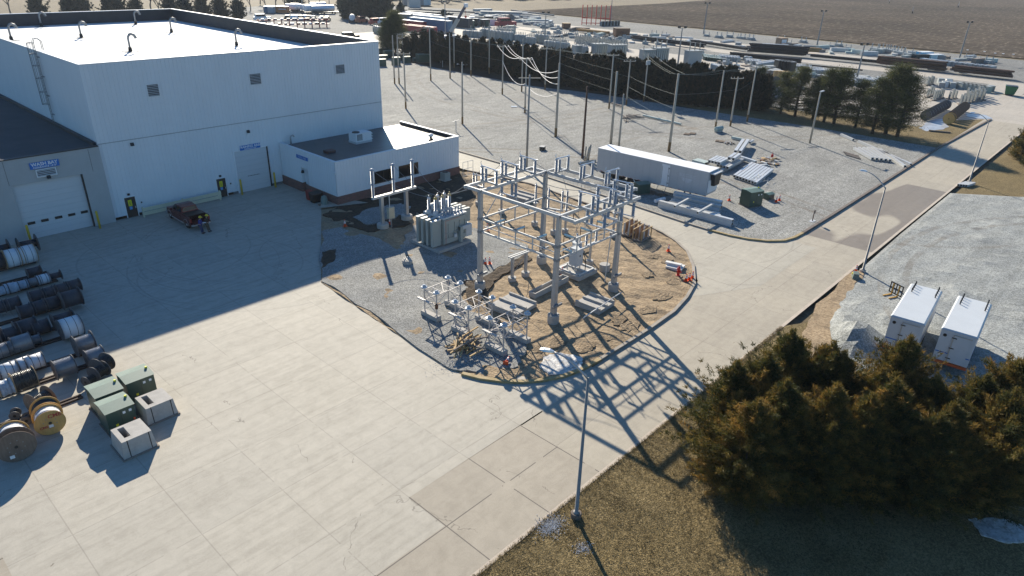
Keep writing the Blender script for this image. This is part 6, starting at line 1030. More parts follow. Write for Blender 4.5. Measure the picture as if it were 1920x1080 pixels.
# the cedars in the lower right corner
CEDH=6.5; ced=[cedar_mesh(11+k,CEDH,2.75,300,9,17,.22,.045,L_CED,'wild') for k in range(4)]; ctr=[trunk_mesh(5.2,.16,BARK,10,k) for k in range(3)]
TOPS=[(1385,722,5.2),(1406,694,6.2),(1440,664,6.6),(1494,634,7.),(1541,652,6.6),(1587,676,6.2),(1640,690,6.),(1702,640,7.),(1748,700,5.8),(1800,735,5.4),(1852,700,6.2),(1908,656,7.),(1396,775,4.6),(1425,742,6.2),(1485,722,6.5),(1556,730,6.3),(1622,745,6.),(1690,724,6.6),(1762,768,5.8),(1832,770,6.),(1905,748,6.6),(1432,800,4.4),(1478,790,4.8),(1556,786,5.),(1640,790,4.8),(1728,780,5.2),(1815,800,5.),(1900,790,5.2)]
rank=['in the back rank of the grove','in the middle rank of the grove','in the front rank over the shaded grass']
for i,(px,py,h) in enumerate(TOPS):
    b=g(px,py,h); rk=0 if i<12 else (1 if i<21 else 2); k=i if i<12 else (i-12 if i<21 else i-21); s=h/CEDH
    tree('cedar_tree',ced[i%4],ctr[i%3],(b.x,b.y,0),i*1.7,s*1.16,'bronze green cedar, %s from the left %s'%(ORD[k],rank[rk]),'cedar','cedars of the lower right grove',s).rotation_euler=(rnd.uniform(-.13,.13),rnd.uniform(-.13,.13),i*1.7)
# cedar at the right edge beyond the road
b=g(1912,300); tree('cedar_tree',ced[1],ctr[1],b,2.,.85,'lone cedar at the right photo edge beside the far road','cedar','cedars of the lower right grove'); b=g(1935,318); tree('cedar_tree',ced[2],ctr[2],b,1.,.75,'cedar cut by the right photo edge beside the far road','cedar','cedars of the lower right grove')
# hedge of dark cedars behind the poles
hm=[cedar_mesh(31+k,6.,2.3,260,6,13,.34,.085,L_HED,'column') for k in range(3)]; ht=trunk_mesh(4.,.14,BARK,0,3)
def lerp(tab,x):
    for (a,b),(c,d) in zip(tab,tab[1:]):
        if x<=c: return b+(d-b)*(x-a)/(c-a)
    return tab[-1][1]
HB=[(762,110),(840,124),(925,139),(1000,153),(1100,172),(1200,187),(1300,201),(1436,212)]; HT=[(762,66),(800,58),(840,66),(925,78),(1000,88),(1100,103),(1150,100),(1200,115),(1300,122),(1385,128),(1436,152)]
x=764.; i=0; hl=[]
while x<1436: hl.append(x); x+=15.5+rnd.uniform(-2,2)
for i,x in enumerate(hl):
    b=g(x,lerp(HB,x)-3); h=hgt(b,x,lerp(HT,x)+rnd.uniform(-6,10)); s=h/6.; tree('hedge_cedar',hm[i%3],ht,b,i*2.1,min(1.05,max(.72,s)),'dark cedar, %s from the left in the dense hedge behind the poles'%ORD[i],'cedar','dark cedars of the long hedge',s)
    b2=b+Vector((3.4,.6,0)); 
    if i%2==0: tree('hedge_cedar',hm[(i+1)%3],ht,b2,i*1.3,min(.95,max(.7,s*.9)),'rear rank dark cedar of the hedge, behind the %s front cedar'%ORD[i],'cedar','dark cedars of the long hedge',s*.95)
# pines
def pine_mesh(seed,h,r,nb,bushy=1.,mat=L_PIN):
    rg=np.random.RandomState(seed); t=np.sort(rg.uniform(.0,1,nb)); az=rg.uniform(0,2*PI,nb); L=r*(np.clip(1.02-t,.06,1)**.55)*rg.uniform(.55,1.1,nb)*np.where(t<.15,.75,1); el=np.radians(5+40*t); d=np.stack([np.cos(az)*np.cos(el),np.sin(az)*np.cos(el),np.sin(el)],1); base=np.zeros((nb,3)); base[:,2]=h*(.10+.88*t); P_=[];D_=[];T_=[]; tb=rg.uniform(0,1,nb)
    for k in range(4): 
        s=rg.uniform(.45,1.05,nb); P_.append(base+d*(L*s)[:,None]+rg.normal(0,.16,(nb,3))); D_.append(d); T_.append(tb*.7+.25*rg.uniform(0,1,nb))
    P_=np.concatenate(P_);D_=np.concatenate(D_);T_=np.concatenate(T_); V,T=leaves(rg,P_,D_,.24*bushy,34,.26,.045,T_,.2,.8,.75)
    m=MB(); m.tube([(0,0,0),(.05,.03,h*.3),(-.04,.05,h*.6),(0,0,h*.97)],[.2,.15,.1,.03],7)
    for i in range(nb): e=base[i]+d[i]*L[i]; m.tube([tuple(base[i]),tuple(base[i]*.45+e*.55-np.array([0,0,.05])),tuple(e)],[.045,.03,.015],4)
    return foliage_mesh('crown',V,T,mat),m.mesh('trunk',BARK,True)
pm=[pine_mesh(51,8.,3.,135,1.25),pine_mesh(52,8.,3.2,150,1.25),pine_mesh(53,8.,2.7,110,1.2)]
PN=[(1463,213,1471,138,'leftmost, yellowish and narrow'),(1490,219,1502,130,'second, thin at the top'),(1523,224,1540,146,'third, low and sparse'),(1544,229,1546,132,'fourth, behind the wooden lamp pole'),(1563,232,1572,134,'fifth, tall and dense'),(1603,240,1610,152,'sixth, round topped'),(1635,250,1640,150,'seventh, leaning over a neighbour'),(1660,251,1690,128,'eighth and tallest'),(1682,256,1722,142,'ninth, at the right end toward the reels')]
for i,(bx,by,tx,ty,l) in enumerate(PN): b=g(bx,by); h=hgt(b,tx,ty); s=h/8.; c_,t_=pm[i%3]; tree('pine_tree',c_,t_,b,i*1.9,s*1.28,'open pine on the grass strip, '+l,'pine','pines in a row on the grass strip',s)
b=g(1416,200); tree('pine_tree',pm[1][0],pm[1][1],b,.7,.92,'full pine at the right end of the dark hedge','pine','pines in a row on the grass strip')
b=g(742,98); bp=pine_mesh(57,8.,3.9,330,1.9,L_PIN); tree('pine_tree',bp[0],bp[1],b,.7,1.3,'big bushy pine at the left end of the hedge by the warehouse corner','pine','pines in a row on the grass strip'); tree('pine_tree',bp[0],bp[1],g(728,99),2.2,1.05,'smaller bushy pine between the warehouse and the big pine','pine','pines in a row on the grass strip')
# far evergreens and bare trees behind the buildings
fm_=[cedar_mesh(71+k,9.,4.2,170,5,14,.75,.3,L_FAR,'round' if k!=1 else 'cone') for k in range(3)]; ft=trunk_mesh(6.,.25,BARK,0,5)
FT=[(75,40,74,-6,'round'),(135,38,136,-4,'r'),(158,37,158,-8,'r'),(205,35,205,-2,'r'),(225,34,224,-14,'c'),(258,34,256,-3,'r'),(322,33,322,-6,'r'),(350,34,350,-9,'r'),(382,35,380,-6,'r'),(415,36,415,-4,'r'),(448,37,446,1,'r'),(652,35,652,-10,'r'),(676,37,676,-12,'r'),(703,38,703,-10,'r'),(725,39,725,-4,'r'),(752,36,751,4,'c'),(832,41,832,19,'r'),(646,33,640,14,'r'),(640,20,640,-3,'r'),(545,13,545,-12,'r'),(562,13,562,-10,'r')]
for i,(bx,by,tx,ty,sh) in enumerate(FT): b=g(bx,by); h=hgt(b,tx,ty); s=h/9.; tree('far_evergreen',fm_[1] if sh=='c' else fm_[(i%2)*2],ft,b,i*2.3,s,'distant dark evergreen, %s from the left along the top of the photo'%ORD[i],'evergreen','distant evergreens beyond the warehouse',s)
def bare_mesh(seed):
    q=random.Random(seed); m=MB()
    def gr(p,d,L,r,k):
        e=p+d*L; m.tube([tuple(p),tuple(p+d*L*.5+Vector((q.uniform(-.05,.05),q.uniform(-.05,.05),0))*L),tuple(e)],[r,r*.8,r*.6],4)
        if k==0: return
        for j in range(3 if k>1 else 4):
            a=q.uniform(0,6.28); n=(d+Vector((math.cos(a),math.sin(a),q.uniform(-.1,.4)))*q.uniform(.45,.8)).normalized(); gr(e if j else p+d*L*.7,n,L*q.uniform(.6,.8),r*.58,k-1)
    gr(Vector((0,0,0)),Vector((0,0,1)),2.8,.28,5); return m.mesh('trunk',BARE)
bm_=[bare_mesh(k) for k in range(3)]
BT=[(498,16),(518,14),(535,10),(560,8),(580,9),(600,10),(618,12),(636,8),(655,4),(700,3),(760,4),(775,1),(805,3),(828,4),(842,5),(860,1),(890,1),(300,28),(285,30),(120,30),(20,26),(60,24),(470,20),(488,8)]
for i,(bx,by) in enumerate(BT): tree('bare_tree',None,bm_[i%3],g(bx,by),i*1.3,rnd.uniform(1.,1.5),'leafless tree, %s in the far line along the top of the photo'%ORD[i],'bare tree','far leafless trees')
for i in range(30): b=g(640+i*14+rnd.uniform(-4,4),rnd.uniform(-2,1.5)-(1 if i<16 else 4)); tree('far_evergreen',fm_[2*(i%2)],ft,b,i*1.1,rnd.uniform(.7,1.1),'tiny dark tree of the farthest line, %s from the left beyond the field'%ORD[i],'evergreen','farthest dark tree line')
# turf tufts, pebbles
def tufts(poly,n,hh,ww,mat,name,z=.0):
    xs=[p[0] for p in poly];ys=[p[1] for p in poly]; V=[];T=[]
    while len(V)<n:
        x=rnd.uniform(min(xs),max(xs));y=rnd.uniform(min(ys),max(ys))
        if inside((x,y),poly): V.append((x,y,z))
    P_=np.array(V); rg=np.random.RandomState(5); tone=np.clip(.5+.3*np.sin(P_[:,0]*1.7)*np.cos(P_[:,1]*1.3)+rg.normal(0,.25,n),0,1); Vv,Tt=leaves(rg,P_,np.tile([0,0,.5],(n,1)),.05,5,hh,ww,tone,.3,.8,.05); Vv[:,2]=np.maximum(Vv[:,2],z); me=foliage_mesh(name,Vv,Tt,mat); o=bpy.data.objects.new(name,me); C.objects.link(o); o['kind']='stuff'; return tag(o,'dry golden brown turf of the verge by the road','grass')
L_GR=leafmat('dry_turf_blades',[(.15,(.05,.038,.015)),(.45,(.19,.142,.062)),(.7,(.34,.265,.125)),(.95,(.36,.29,.17))],.2)
tufts([(15.5,16.2),(44,16.2),(46,12),(42,4),(24,2),(12,9)],46000,.09,.02,L_GR,'turf_blades',.01)
tufts([(-5,16.18),(50,16.18),(50,16.5),(30,16.34),(10,16.46),(-5,16.3)],3800,.10,.02,L_GR,'turf_edge',.02)
def pebbles(name,cx,cy,sx,sy,n,s0,s1,mat,z,lab):
    m=MB()
    for i in range(n):
        x=rnd.gauss(cx,sx);y=rnd.gauss(cy,sy);s=rnd.uniform(s0,s1); a=[rnd.uniform(.6,1.2)*s for _ in range(6)]; m.add([(x+a[0],y,z),(x,y+a[1],z),(x-a[2],y,z),(x,y-a[3],z),(x,y,z+a[4]*.8)],[(0,1,4),(1,2,4),(2,3,4),(3,0,4)])
    o=m.build(name,mat); o['kind']='stuff'; return tag(o,lab,'pebbles')
PEB=M('pebble_grey',(.42,.43,.45),.8,var=.5,scale=8.)
c=g(1032,985); pebbles('pebbles',c.x,c.y,.42,.3,900,.015,.045,PEB,.03,'spill of pale pebbles at the road edge near the nearest lamp'); c=g(1092,1028); pebbles('pebbles',c.x,c.y,.25,.2,220,.015,.04,PEB,.03,'small spill of pebbles in the grass near the nearest lamp')
c=g(870,672); pebbles('pebbles',c.x,c.y,1.2,.5,500,.02,.05,PEB,.16,'stones strewn around the lumber pile')
# ------------------------------------------------ far storage yard
YGR=M('yard_grey_paint',(.33,.35,.345),.55,var=.12); YGW=M('yard_pale_lid',(.50,.52,.53),.6,var=.1)
def at(px,py): return g(px,py,0)
def mast(bx,by,tx,ty,lab):
    b=at(bx,by); h=min(26,hgt(b,tx,ty)); t=thing('light_mast',lab,'light mast',b,0,'floodlight masts of the storage yard'); m=MB(); m.lathe((0,0,0),[(.26,0),(.13,h)],8); m.build('pole',GALVD,t); m=MB(); m.beam((-.9,.5,h),(.9,-.5,h),.1,.1); m.build('crossbar',GALVD,t)
    for s in (-1,1): m=MB(); m.cbox((s*.8,-s*.45,h+.3),(.7,.5,.5)); m.build('floodlight',BLACK,t)
for a in ((835,66,837,7,'leftmost floodlight mast, beside the raised crane boom'),(1021,86,1027,25,'floodlight mast behind the grey transformer group'),(1144,47,1147,-2,'thin mast beyond the red rack'),(1319,64,1326,7,'mast at the edge of the brown field, left of centre'),(1532,84,1542,22,'mast at the edge of the brown field, in the middle'),(1605,153,1620,85,'mast rising behind the pines'),(1799,109,1817,43,'mast at the edge of the brown field, far right'),(1270,128,1279,53,'mast rising behind the hedge between large transformers'),(779,107,779.5,66,'short mast left of the tall armed pole'),(568,22,565,-6,'thin mast beyond the warehouse roof')): mast(*a)
def pipes(pa,pb,n,rows,r,mat,lab,grp,z0=.5):
    a=at(*pa);b=at(*pb); d=b-a; L=d.length; rz=math.atan2(d.y,d.x); m=MB(); m.cyl((0,0,0),(L,0,0),r,n=6); me=m.mesh('steel_pipe',mat); nrm=Vector((-d.y,d.x,0)).normalized()
    for j in range(rows):
        for i in range(n): o=bpy.data.objects.new('steel_pipe',me); C.objects.link(o); o.location=a+nrm*(-(i+.5*(j%2))*r*2.05)+Vector((rnd.uniform(-.4,.4),rnd.uniform(-.8,.8),z0+r+j*r*1.8)); o.rotation_euler[2]=rz; tag(o,lab,'pipe',grp)
PB=M('black_pipe_steel',(.030,.024,.022),.6,.2,var=.4,scale=1.); PR=M('rusted_pipe_steel',(.11,.055,.035),.8,var=.4,scale=1.); PO=M('yellow_brown_pipe',(.42,.24,.09),.7,var=.2); PG=M('grey_pipe_steel',(.10,.11,.12),.5,.3,var=.3)
for a in (((1407,99),(1510,107),5,6,.24,PB,'black steel pipe in the tall stack at the centre of the storage yard','pipes of the tall black stack'),((1300,81),(1404,97),4,2,.22,PB,'black pipe in the long low run left of the tall black stack','pipes of the low black run'),((1500,99),(1536,101),3,3,.24,PO,'brown orange pipe at the right end of the tall black stack','brown orange pipes'),((1522,109),(1645,121),4,2,.22,PB,'dark pipe in the long low run right of the tall black stack','pipes of the right low run'),((1648,122),(1770,134),5,5,.24,PR,'rusty pipe in the large stack right of centre','rusty pipes, larger stack'),((1790,137),(1893,148),5,4,.24,PR,'rusty pipe in the stack at the far right','rusty pipes, right stack'),((1370,108),(1498,121),4,3,.22,PB,'dark pipe in the near run above the rows of small transformers','pipes of the near run'),((1190,75),(1320,92),4,3,.22,PB,'dark pipe of the run left of the three-bushing transformer','pipes of the left run'),((1090,60),(1142,66),5,2,.24,PO,'yellow brown beam in the bundle left of the brown block','yellow brown beams'),((1505,126),(1612,136),2,1,.2,PB,'dark pipe behind the small transformer rows','pipes behind small transformers'),((768,20),(900,27),3,1,.35,PG,'dark pipe in the farthest run at the top','farthest dark pipes'),((760,26),(850,31),3,2,.3,PG,'dark pipe in the second far run','second far dark pipes'),((960,22),(1040,32),3,1,.3,PG,'grey pipe in the far run by the field','grey far pipes')): pipes(*a)
c=at(1155,70)
def box(px,py,w_,d,h_,mat,name,lab,cat,grp=None,rz=0.,z=0.,extra=None):
    b=g(px,py,z); t=thing(name,lab,cat,b,rz,grp); MB().box(-w_/2,0,0,w_/2,d,h_).build('body',mat,t); 
    if extra: extra(t,w_,d,h_)
    return t
VR=-.62 # typical heading so that long sides follow the yard rows
def lidx(mat): return lambda t,w_,d,h_: MB().box(-w_/2-.05,-.05,h_,w_/2+.05,d+.05,h_+.08).build('top',mat,t)
box(1167,70,5.5,3,3,RUST,'beam_bundle','rust brown block of stacked beams beside the yellow brown bundle','beam stack',None,-PI/2+.05+PI/2*0,0,lidx(WOOD)).rotation_euler[2]=PI/2*0-.6
box(1063,54,3,2.5,2,RUST,'beam_bundle','small brown crate stack left of the yellow brown bundle','beam stack',None,-.6,0,lidx(WOODY))
# large transformers
def big_t(px,py,wp,hp,lab,nb=3,rad=True,hb=2.):
    b=at(px,py); s=(b-Vector((0,0,H))).length/F; w_=wp*s; h_=max(1.5,hgt(b,px,py-hp)); t=thing('large_transformer',lab,'transformer',b,-.45,'large grey transformers in the storage yard'); MB().box(-w_/2,0,.2,w_/2,w_*.55,h_).build('tank',YGR,t)
    if rad:
        for k in range(6): MB().box(-w_/2+.15+k*w_/6.3,-.42,.5,-w_/2+.15+k*w_/6.3+w_*.10,-.003,h_*.88).build('radiator',GREY,t)
    MB().box(-w_/2-.1,-.3,h_,w_/2+.1,w_*.6,h_+.12).build('cover',YGR,t)
    for k in range(nb): x=-w_*.38+k*w_*.76/max(1,nb-1); m=MB(); m.lathe((x,w_*.2,h_+.12),ins(hb,.17,4),6); m.build('bushing',YGR,t)
for a in ((1127,104,26,21,'transformer behind the hedge, first of the close pair left of centre',4,True,1.2),(1160,109,30,24,'transformer behind the hedge, second and wider of the close pair',5,True,1.4),(1216,118,25,24,'shorter transformer of the pair beside the two-can pole',2,True,1.),(1240,117,27,26,'taller transformer with three bushings beside the two-can pole',3,True,1.9),(1302,123,27,27,'plain sided transformer with three tall bushings at the hedge gap',3,False,2.),(1090,102,25,16,'low transformer left of the close pair',4,True,.8),(959,66,16,17,'tall cubic unit behind the cylinder group',2,False,.5),(1362,140,17,12,'small pale cubic transformer by the right hedge end',2,False,.5)): big_t(*a)
def cylt(px,py,hp,lab,grp):
    b=at(px,py); h_=max(1.2,hgt(b,px,py-hp)); return b,h_
PC=None
def cyl_t(px,py,lab,grp,s=1.):
    global PC
    b=at(px,py)
    if PC is None:
        PC=thing('cylindrical_transformer',lab,'transformer',b,0,grp); m=MB(); m.lathe((0,0,.1),[(.85,0),(.95,.1),(.95,2.2),(.8,2.35)],12); m.build('tank',YGR,PC,smooth=False)
        for q in range(3): a=q*2.1; m=MB(); m.lathe((.4*math.cos(a),.4*math.sin(a),2.45),ins(.8,.12,4),6); m.build('bushing',YGR,PC)
        m=MB(); 
        for q in range(8): a=q*PI/4; m.cbox((1.05*math.cos(a),1.05*math.sin(a),1.2),(.2,.12,1.6),a)
        m.build('fins',GREY,PC); PC.scale=(s,s,s); return PC
    return copy_tree(PC,b,rnd.uniform(0,3),lab,grp,None,s)
n=0
for x0_,x1_,y0_,y1_,k,s,l in ((907,917,69,70,2,1.1,'left behind the crane'),(924,957,74,78,6,1.25,'in the dense row of the centre'),(935,960,66,68,4,1.,'in the rear of the centre row'),(970,982,79,80,3,1.,'right of the dense row'),(990,1000,82,83,3,.9,'beside the hedge peak'),(1008,1022,80,82,3,1.15,'before the short mast'),(1026,1062,92,97,7,1.05,'in the row above the hedge centre'),(1034,1058,86,90,5,.9,'in the second row above the hedge centre'),(1078,1096,100,103,3,1.,'left of the low transformer'),(705,712,62,64,3,1.,'beside the warehouse corner'),(872,900,68,70,5,.8,'in the pale row right of the crane')):
    for i in range(k): f=i/max(1,k-1); cyl_t(x0_+(x1_-x0_)*f,y0_+(y1_-y0_)*f,'grey cylindrical transformer %s, %s from its left'%(l,ORD[i]),'grey cylindrical transformers',s)
# upright breaker poles in a dense bank
BKt=thing('breaker_pole','x','breaker pole',(0,0,0)); m=MB(); m.lathe((0,0,.2),[(.3,0),(.3,.7)]+[(a_*1.5,b_+.7) for a_,b_ in ins(1.7,.12,4)]+[(.1,2.5)],6); m.build('column',YGR,BKt); MB().box(-.5,-.3,0,.5,.3,.2).build('skid',GALVD,BKt); f0=1
k=0
for row in range(3):
    for i in range(24):
        px=1079+i*4.1+row; py=77+i*.62+row*2.2; lab='upright grey breaker column, %s from the left in %s of the dense bank'%(ORD[i],('the back rank','the middle rank','the front rank')[row]); 
        if f0: BKt.location=at(px,py); BKt['label']=lab; BKt['group']='bank of grey breaker columns'; f0=0
        else: copy_tree(BKt,at(px,py),rnd.uniform(0,3),lab,'bank of grey breaker columns',None,rnd.uniform(.8,1.15))
# small pad transformers in rows
SC=thing('small_transformer','x','transformer'); MB().box(-.5,-.45,.1,.5,.45,1.05).build('cabinet',YGR,SC); m=MB(); m.hexa([(-.53,-.48,1.05),(.53,-.48,1.05),(.53,.48,1.05),(-.53,.48,1.05)],[(-.45,-.3,1.25),(.45,-.3,1.25),(.45,.4,1.25),(-.45,.4,1.25)]); m.build('lid',YGW,SC); MB().box(-.55,-.5,0,.55,.5,.095).build('pallet',WOODG,SC)
SG=thing('small_transformer','x','transformer'); MB().box(-.5,-.45,.1,.5,.45,.95).build('cabinet',GREEN,SG); MB().box(-.55,-.5,.95,.55,.5,1.02).build('lid',M('pale_green_steel',(.42,.50,.47),.5),SG); MB().box(-.55,-.5,0,.55,.5,.095).build('pallet',WOODG,SG)
fl={'c':1,'g':1}
def small(px,py,kind,lab,s=1.):
    src=SC if kind=='c' else SG
    if fl[kind]: fl[kind]=0; src.location=at(px,py); src['label']=lab; src['group']='small pad transformers in rows'; src.rotation_euler[2]=-.5; return
    copy_tree(src,at(px,py),-.5+rnd.uniform(-.1,.1),lab,'small pad transformers in rows',None,s)
for x0_,y0_,x1_,y1_,k,rows,kd,l in ((1320,108,1346,111,6,3,'g','the green and white block'),(1350,110,1382,113,7,2,'c','the pale block beside the green one'),(1397,111,1404,112,2,2,'c','the little group before the black run'),(1400,118,1421,120,5,2,'c','the block above the rightmost pole'),(1420,125,1446,121,6,2,'c','the slanting block'),(1451,122,1457,122,2,1,'c','the pair by the slanting block'),(1458,124,1480,126,5,2,'g','the dark block'),(1483,128,1516,131,8,2,'c','the row right of the black stack'),(1519,134,1535,135,4,3,'c','the short block left of the pine tops'),(1541,137,1560,141,5,2,'c','the block behind the pine tops'),(1565,142,1600,147,8,2,'c','the long row behind the pine tops'),(1605,150,1640,156,8,3,'c','the row beside the mast behind the pines'),(1570,152,1600,158,6,2,'c','the low row behind the pines'),(1645,153,1690,158,8,2,'c','the row behind the tall pine'),(1230,122,1262,126,4,1,'c','the row at the hedge top'),(1280,140,1330,146,6,1,'g','the dark row behind the hedge end'),(1336,127,1352,131,5,2,'c','the row beyond the plain transformer'),(1470,158,1500,162,4,2,'c','the scatter behind the first pines')):
    for r_ in range(rows):
        for i in range(k): f=i/max(1,k-1); small(x0_+(x1_-x0_)*f+r_*1.2,y0_+(y1_-y0_)*f+r_*2.4,kd,'%s pad transformer, %s from left, rank %d, %s'%('grey' if kd=='c' else 'green',ORD[i],r_+1,l))
# upright racks and arresters near the far road
US=thing('upright_insulators','x','insulator pallet'); m=MB()
MB().box(-.9,-.5,0,.9,.5,.15).build('pallet',WOODG,US)
for i in range(4): m=MB(); m.lathe((-.7+i*.46,0,.153),[(.1,0)]+[(a_,b_) for a_,b_ in ins(1.9,.15,4)],6); m.build('insulator',YGR,US)
u1=1
for px,py,l in [(1738+i*3.2,160-i*.7,'behind the tallest pine') for i in range(4)]+[(1750+i*4,188-i*1.2,'beside the long reels') for i in range(5)]+[(1738+i*5,182-i*2,'left of the long reels') for i in range(3)]+[(1800+i*7,196-i*1.4,'front of the dense bank') for i in range(7)]+[(1806+i*7,190-i*1.6,'middle of the dense bank') for i in range(6)]+[(1812+i*7,184-i*1.4,'back of the dense bank') for i in range(5)]+[(1779+i*6,186-i*1,'in the low group between the banks') for i in range(3)]:
    n+=1; lab='pallet of tall pale insulators %s, about %d pixels from the left photo edge'%(l,px); lab='tall pale insulators on a pallet, %s one, %s'%(ORD[n%24],l)
    if u1: US.location=at(px,py); US['label']=lab; US['group']='pallets of upright insulators'; US.rotation_euler[2]=.4; u1=0
    else: copy_tree(US,at(px,py),.4,lab,'pallets of upright insulators',None,rnd.uniform(.75,1.1))
for i in range(7): box(1806+i*7.6,166+i*1.1,2.2,1.4,1.3,GREY,'grey_cabinet','grey steel cabinet, %s from the left in the row toward the dumpster'%ORD[i],'cabinet','grey cabinets toward the dumpster',.9,0,lidx(YGR))
for i,(px,py) in enumerate(((1769,165),(1776,163),(1790,165),(1862,171),(1783,158),(1768,157))): box(px,py,1.8,1.3,1.2,(GALVD,WHITEB,YGR)[i%3],'equipment_crate','equipment crate, %s in the loose group behind the insulator pallets'%ORD[i],'crate','loose equipment crates',.4,0,lidx(YGR))
c=at(1891,178); t=thing('dumpster','green open dumpster on the far concrete','dumpster',c,.15); GD=M('dumpster_green',(.01,.13,.05),.5); m=MB(); m.hexa([(-1.,-1.,.25),(1.,-1.,.25),(1.,.8,.25),(-1.,.8,.25)],[(-1.3,-1.4,1.9),(1.3,-1.4,1.9),(1.3,1.1,2.1),(-1.3,1.1,2.1)]); m.build('bin',GD,t); m=MB(); m.box(-1.15,-1.25,1.95,1.15,.95,2.1); m.build('contents',BLACK,t); MB().box(-.9,-.8,0,.9,.7,.25).build('wheels_frame',BLACK,t)
# long lines of reels
def reelline(pa,pb,n,d,w_,wind,fl_,lab,grp):
    a=at(*pa);b=at(*pb); dd=(b-a); rz=math.atan2(dd.y,dd.x); PROT.clear()
    for i in range(n):
        p=a.lerp(b,i/n); t,new=reel_thing(d,w_,wind,fl_,.85); lb='%s, %s from the near end'%(lab,ORD[i])
        if new: t.location=p; t.rotation_euler[2]=rz; t['label']=lb; t['group']=grp
        else: copy_tree(t,p,rz,lb,grp)
reelline((1733,226),(1774,204),9,1.85,.75,'white','steel','white banded reel in the left long line by the ice','reels in the left far line'); reelline((1776,233),(1793,222),1,2.,1.2,'dark','yellow','yellow faced reel in the right far line','reels in the right far line'); reelline((1782,228),(1808,207),7,1.9,.9,'dark','wood','brown reel in the right line behind the yellow ones','reels in the right far line'); reelline((1430,181),(1450,166),6,2.2,.9,'dark','steel','dark reel in the line at the hedge end','reels in the hedge end line'); reelline((1437,168),(1456,160),4,2.2,.9,'dark','steel','dark reel in the rear line at the hedge end','reels in the rear hedge end line')
terrain('snow_patch',jag(P((1722,240),(1745,225),(1768,222),(1780,238),(1762,243),(1735,246)),.4),1.2,lambda x,y:0,M('wet_ice',(.42,.45,.50),.35,var=.4,scale=.5),.02)
terrain('snow_patch',jag(P((1808,212),(1850,216),(1862,224),(1835,222),(1812,218)),.3),1.2,lambda x,y:0,M('wet_ice',(.42,.45,.50),.35,var=.4,scale=.5),.02)
kerb('curb',[g(1741,246)[:2],g(1782,250)[:2]],MDK,.3,.25)
# black cabinet stack and grey crates near hedge end
for i in range(5): box(1462+i*5.6,137+i*.8,1.6,2.2,3.1,BLACK,'cabinet_stack','black cabinet column, %s from the left in the tall black stack'%ORD[i],'cabinet','black cabinets stacked tall',-.6,0,lidx(GALVD))
for i,(px,py) in enumerate(((1447,136),(1452,142),(1440,141),(1458,145),(1428,138),(1433,144))): box(px,py,3.,2.2,1.5,(GALV,GALVD)[i%2],'grey_crate','grey crate, %s in the group left of the black stack'%ORD[i],'crate','grey crates by the black stack',-.6,0,lidx(YGR))
for i in range(3): box(1456+i*7,150+i*.6,2.,.5,2.2,WOODY,'leaning_pallets','upright tan pallets, %s from the left before the black stack'%ORD[i],'pallet','upright tan pallets',-.5)
# steel bundles in the strip along the field
def frame_t(px,py,lab,s=1.):
    global FRt
    if FRt is None:
        FRt=thing('steel_rack','x','steel rack',(0,0,0)); 
        for y in (-1.,1.): m=MB(); m.box(-.1,y-.1,0,.1,y+.1,1.9); m.build('upright',GALV,FRt)
        MB().box(-1.2,-1.1,0,1.2,1.1,.25).build('base',GALVD,FRt); MB().box(-.9,-.9,.253,.9,.9,.8).build('load',YGR,FRt); o=FRt; o.location=at(px,py); o['label']=lab; o['group']='steel racks along the field edge'; return
    copy_tree(FRt,at(px,py),rnd.uniform(-.6,.6),lab,'steel racks along the field edge',None,s)
FRt=None
fx=[(1226,66),(1245,68),(1325,68),(1348,71),(1368,70),(1386,72),(1392,73),(1408,75),(1463,78),(1478,83),(1506,80),(1560,88),(1572,87),(1590,92),(1640,96),(1652,97),(1661,97),(1670,99),(1680,101),(1688,103),(1700,106),(1719,106),(1816,113),(1842,115),(1853,119)]
for i,(px,py) in enumerate(fx): frame_t(px,py,'steel rack with two uprights, %s from the left in the strip along the brown field'%ORD[i],rnd.uniform(.8,1.2) if px<1600 or px>1700 else 1.3)
k=0
for i in range(64):
    px=1010+i*13.4+rnd.uniform(-5,5); base_=58+(px-1100)*.075 if px>1100 else 40+(px-1010)*.2; py=base_+rnd.uniform(-1,8); 
    if 1330<px<1345: continue
    b=at(px,py); L=rnd.uniform(2.5,7); o=single('steel_bundle',MB().box(-L/2,-rnd.uniform(.4,1.),0,L/2,rnd.uniform(.4,1.),rnd.uniform(.35,1.3)),(GALV,GALVD,GREY,GALVL,M('pale_green_steel',(.42,.50,.47),.5),WOODG)[rnd.randrange(6)],'bundle of steel parts, %s from the left in the strip along the brown field'%ORD[k],'steel bundle',b,rz=rnd.uniform(-1.2,.6),group='steel bundles in the strip along the field'); k+=1
for i in range(26):
    px=905+i*4.2; py=20+i*.55+rnd.uniform(-2,12); b=at(px,py); L=rnd.uniform(4,12); single('steel_bundle',MB().box(-L/2,-1,0,L/2,1,rnd.uniform(.5,1.2)),(GALV,GALVD,GREY,GALVL)[i%4],'far low bundle of steel, %s from the left beyond the red tank'%ORD[i],'steel bundle',b,rz=rnd.uniform(-1.,0),group='far bundles of steel beyond the red tank')
for i in range(14): box(1748+i*1.2 if i<0 else 1765+(i-7)*9.5+40,118+i*1.1,2.4,1.6,1.1,(GALVD,YGR)[i%2],'crate','grey crate, %s in the far right corner of the strip along the field'%ORD[i],'crate','grey crates in the far right corner',-.4,0,lidx(GALV))
for i,(px,py,mt,l) in enumerate(((1738,106,M('bright_blue_cover',(.05,.45,.75),.4),'bright blue covered skid'),(1730,111,BLACK,'black covered skid'),(1756,111,M('pale_teal_cover',(.55,.72,.72),.4),'pale teal covered skid'))): box(px,py,5,2.2,1.3,mt,'covered_skid',l+' at the field edge right of centre','skid',None,-.5,0,lidx(WHITEB if i!=1 else BLACK))
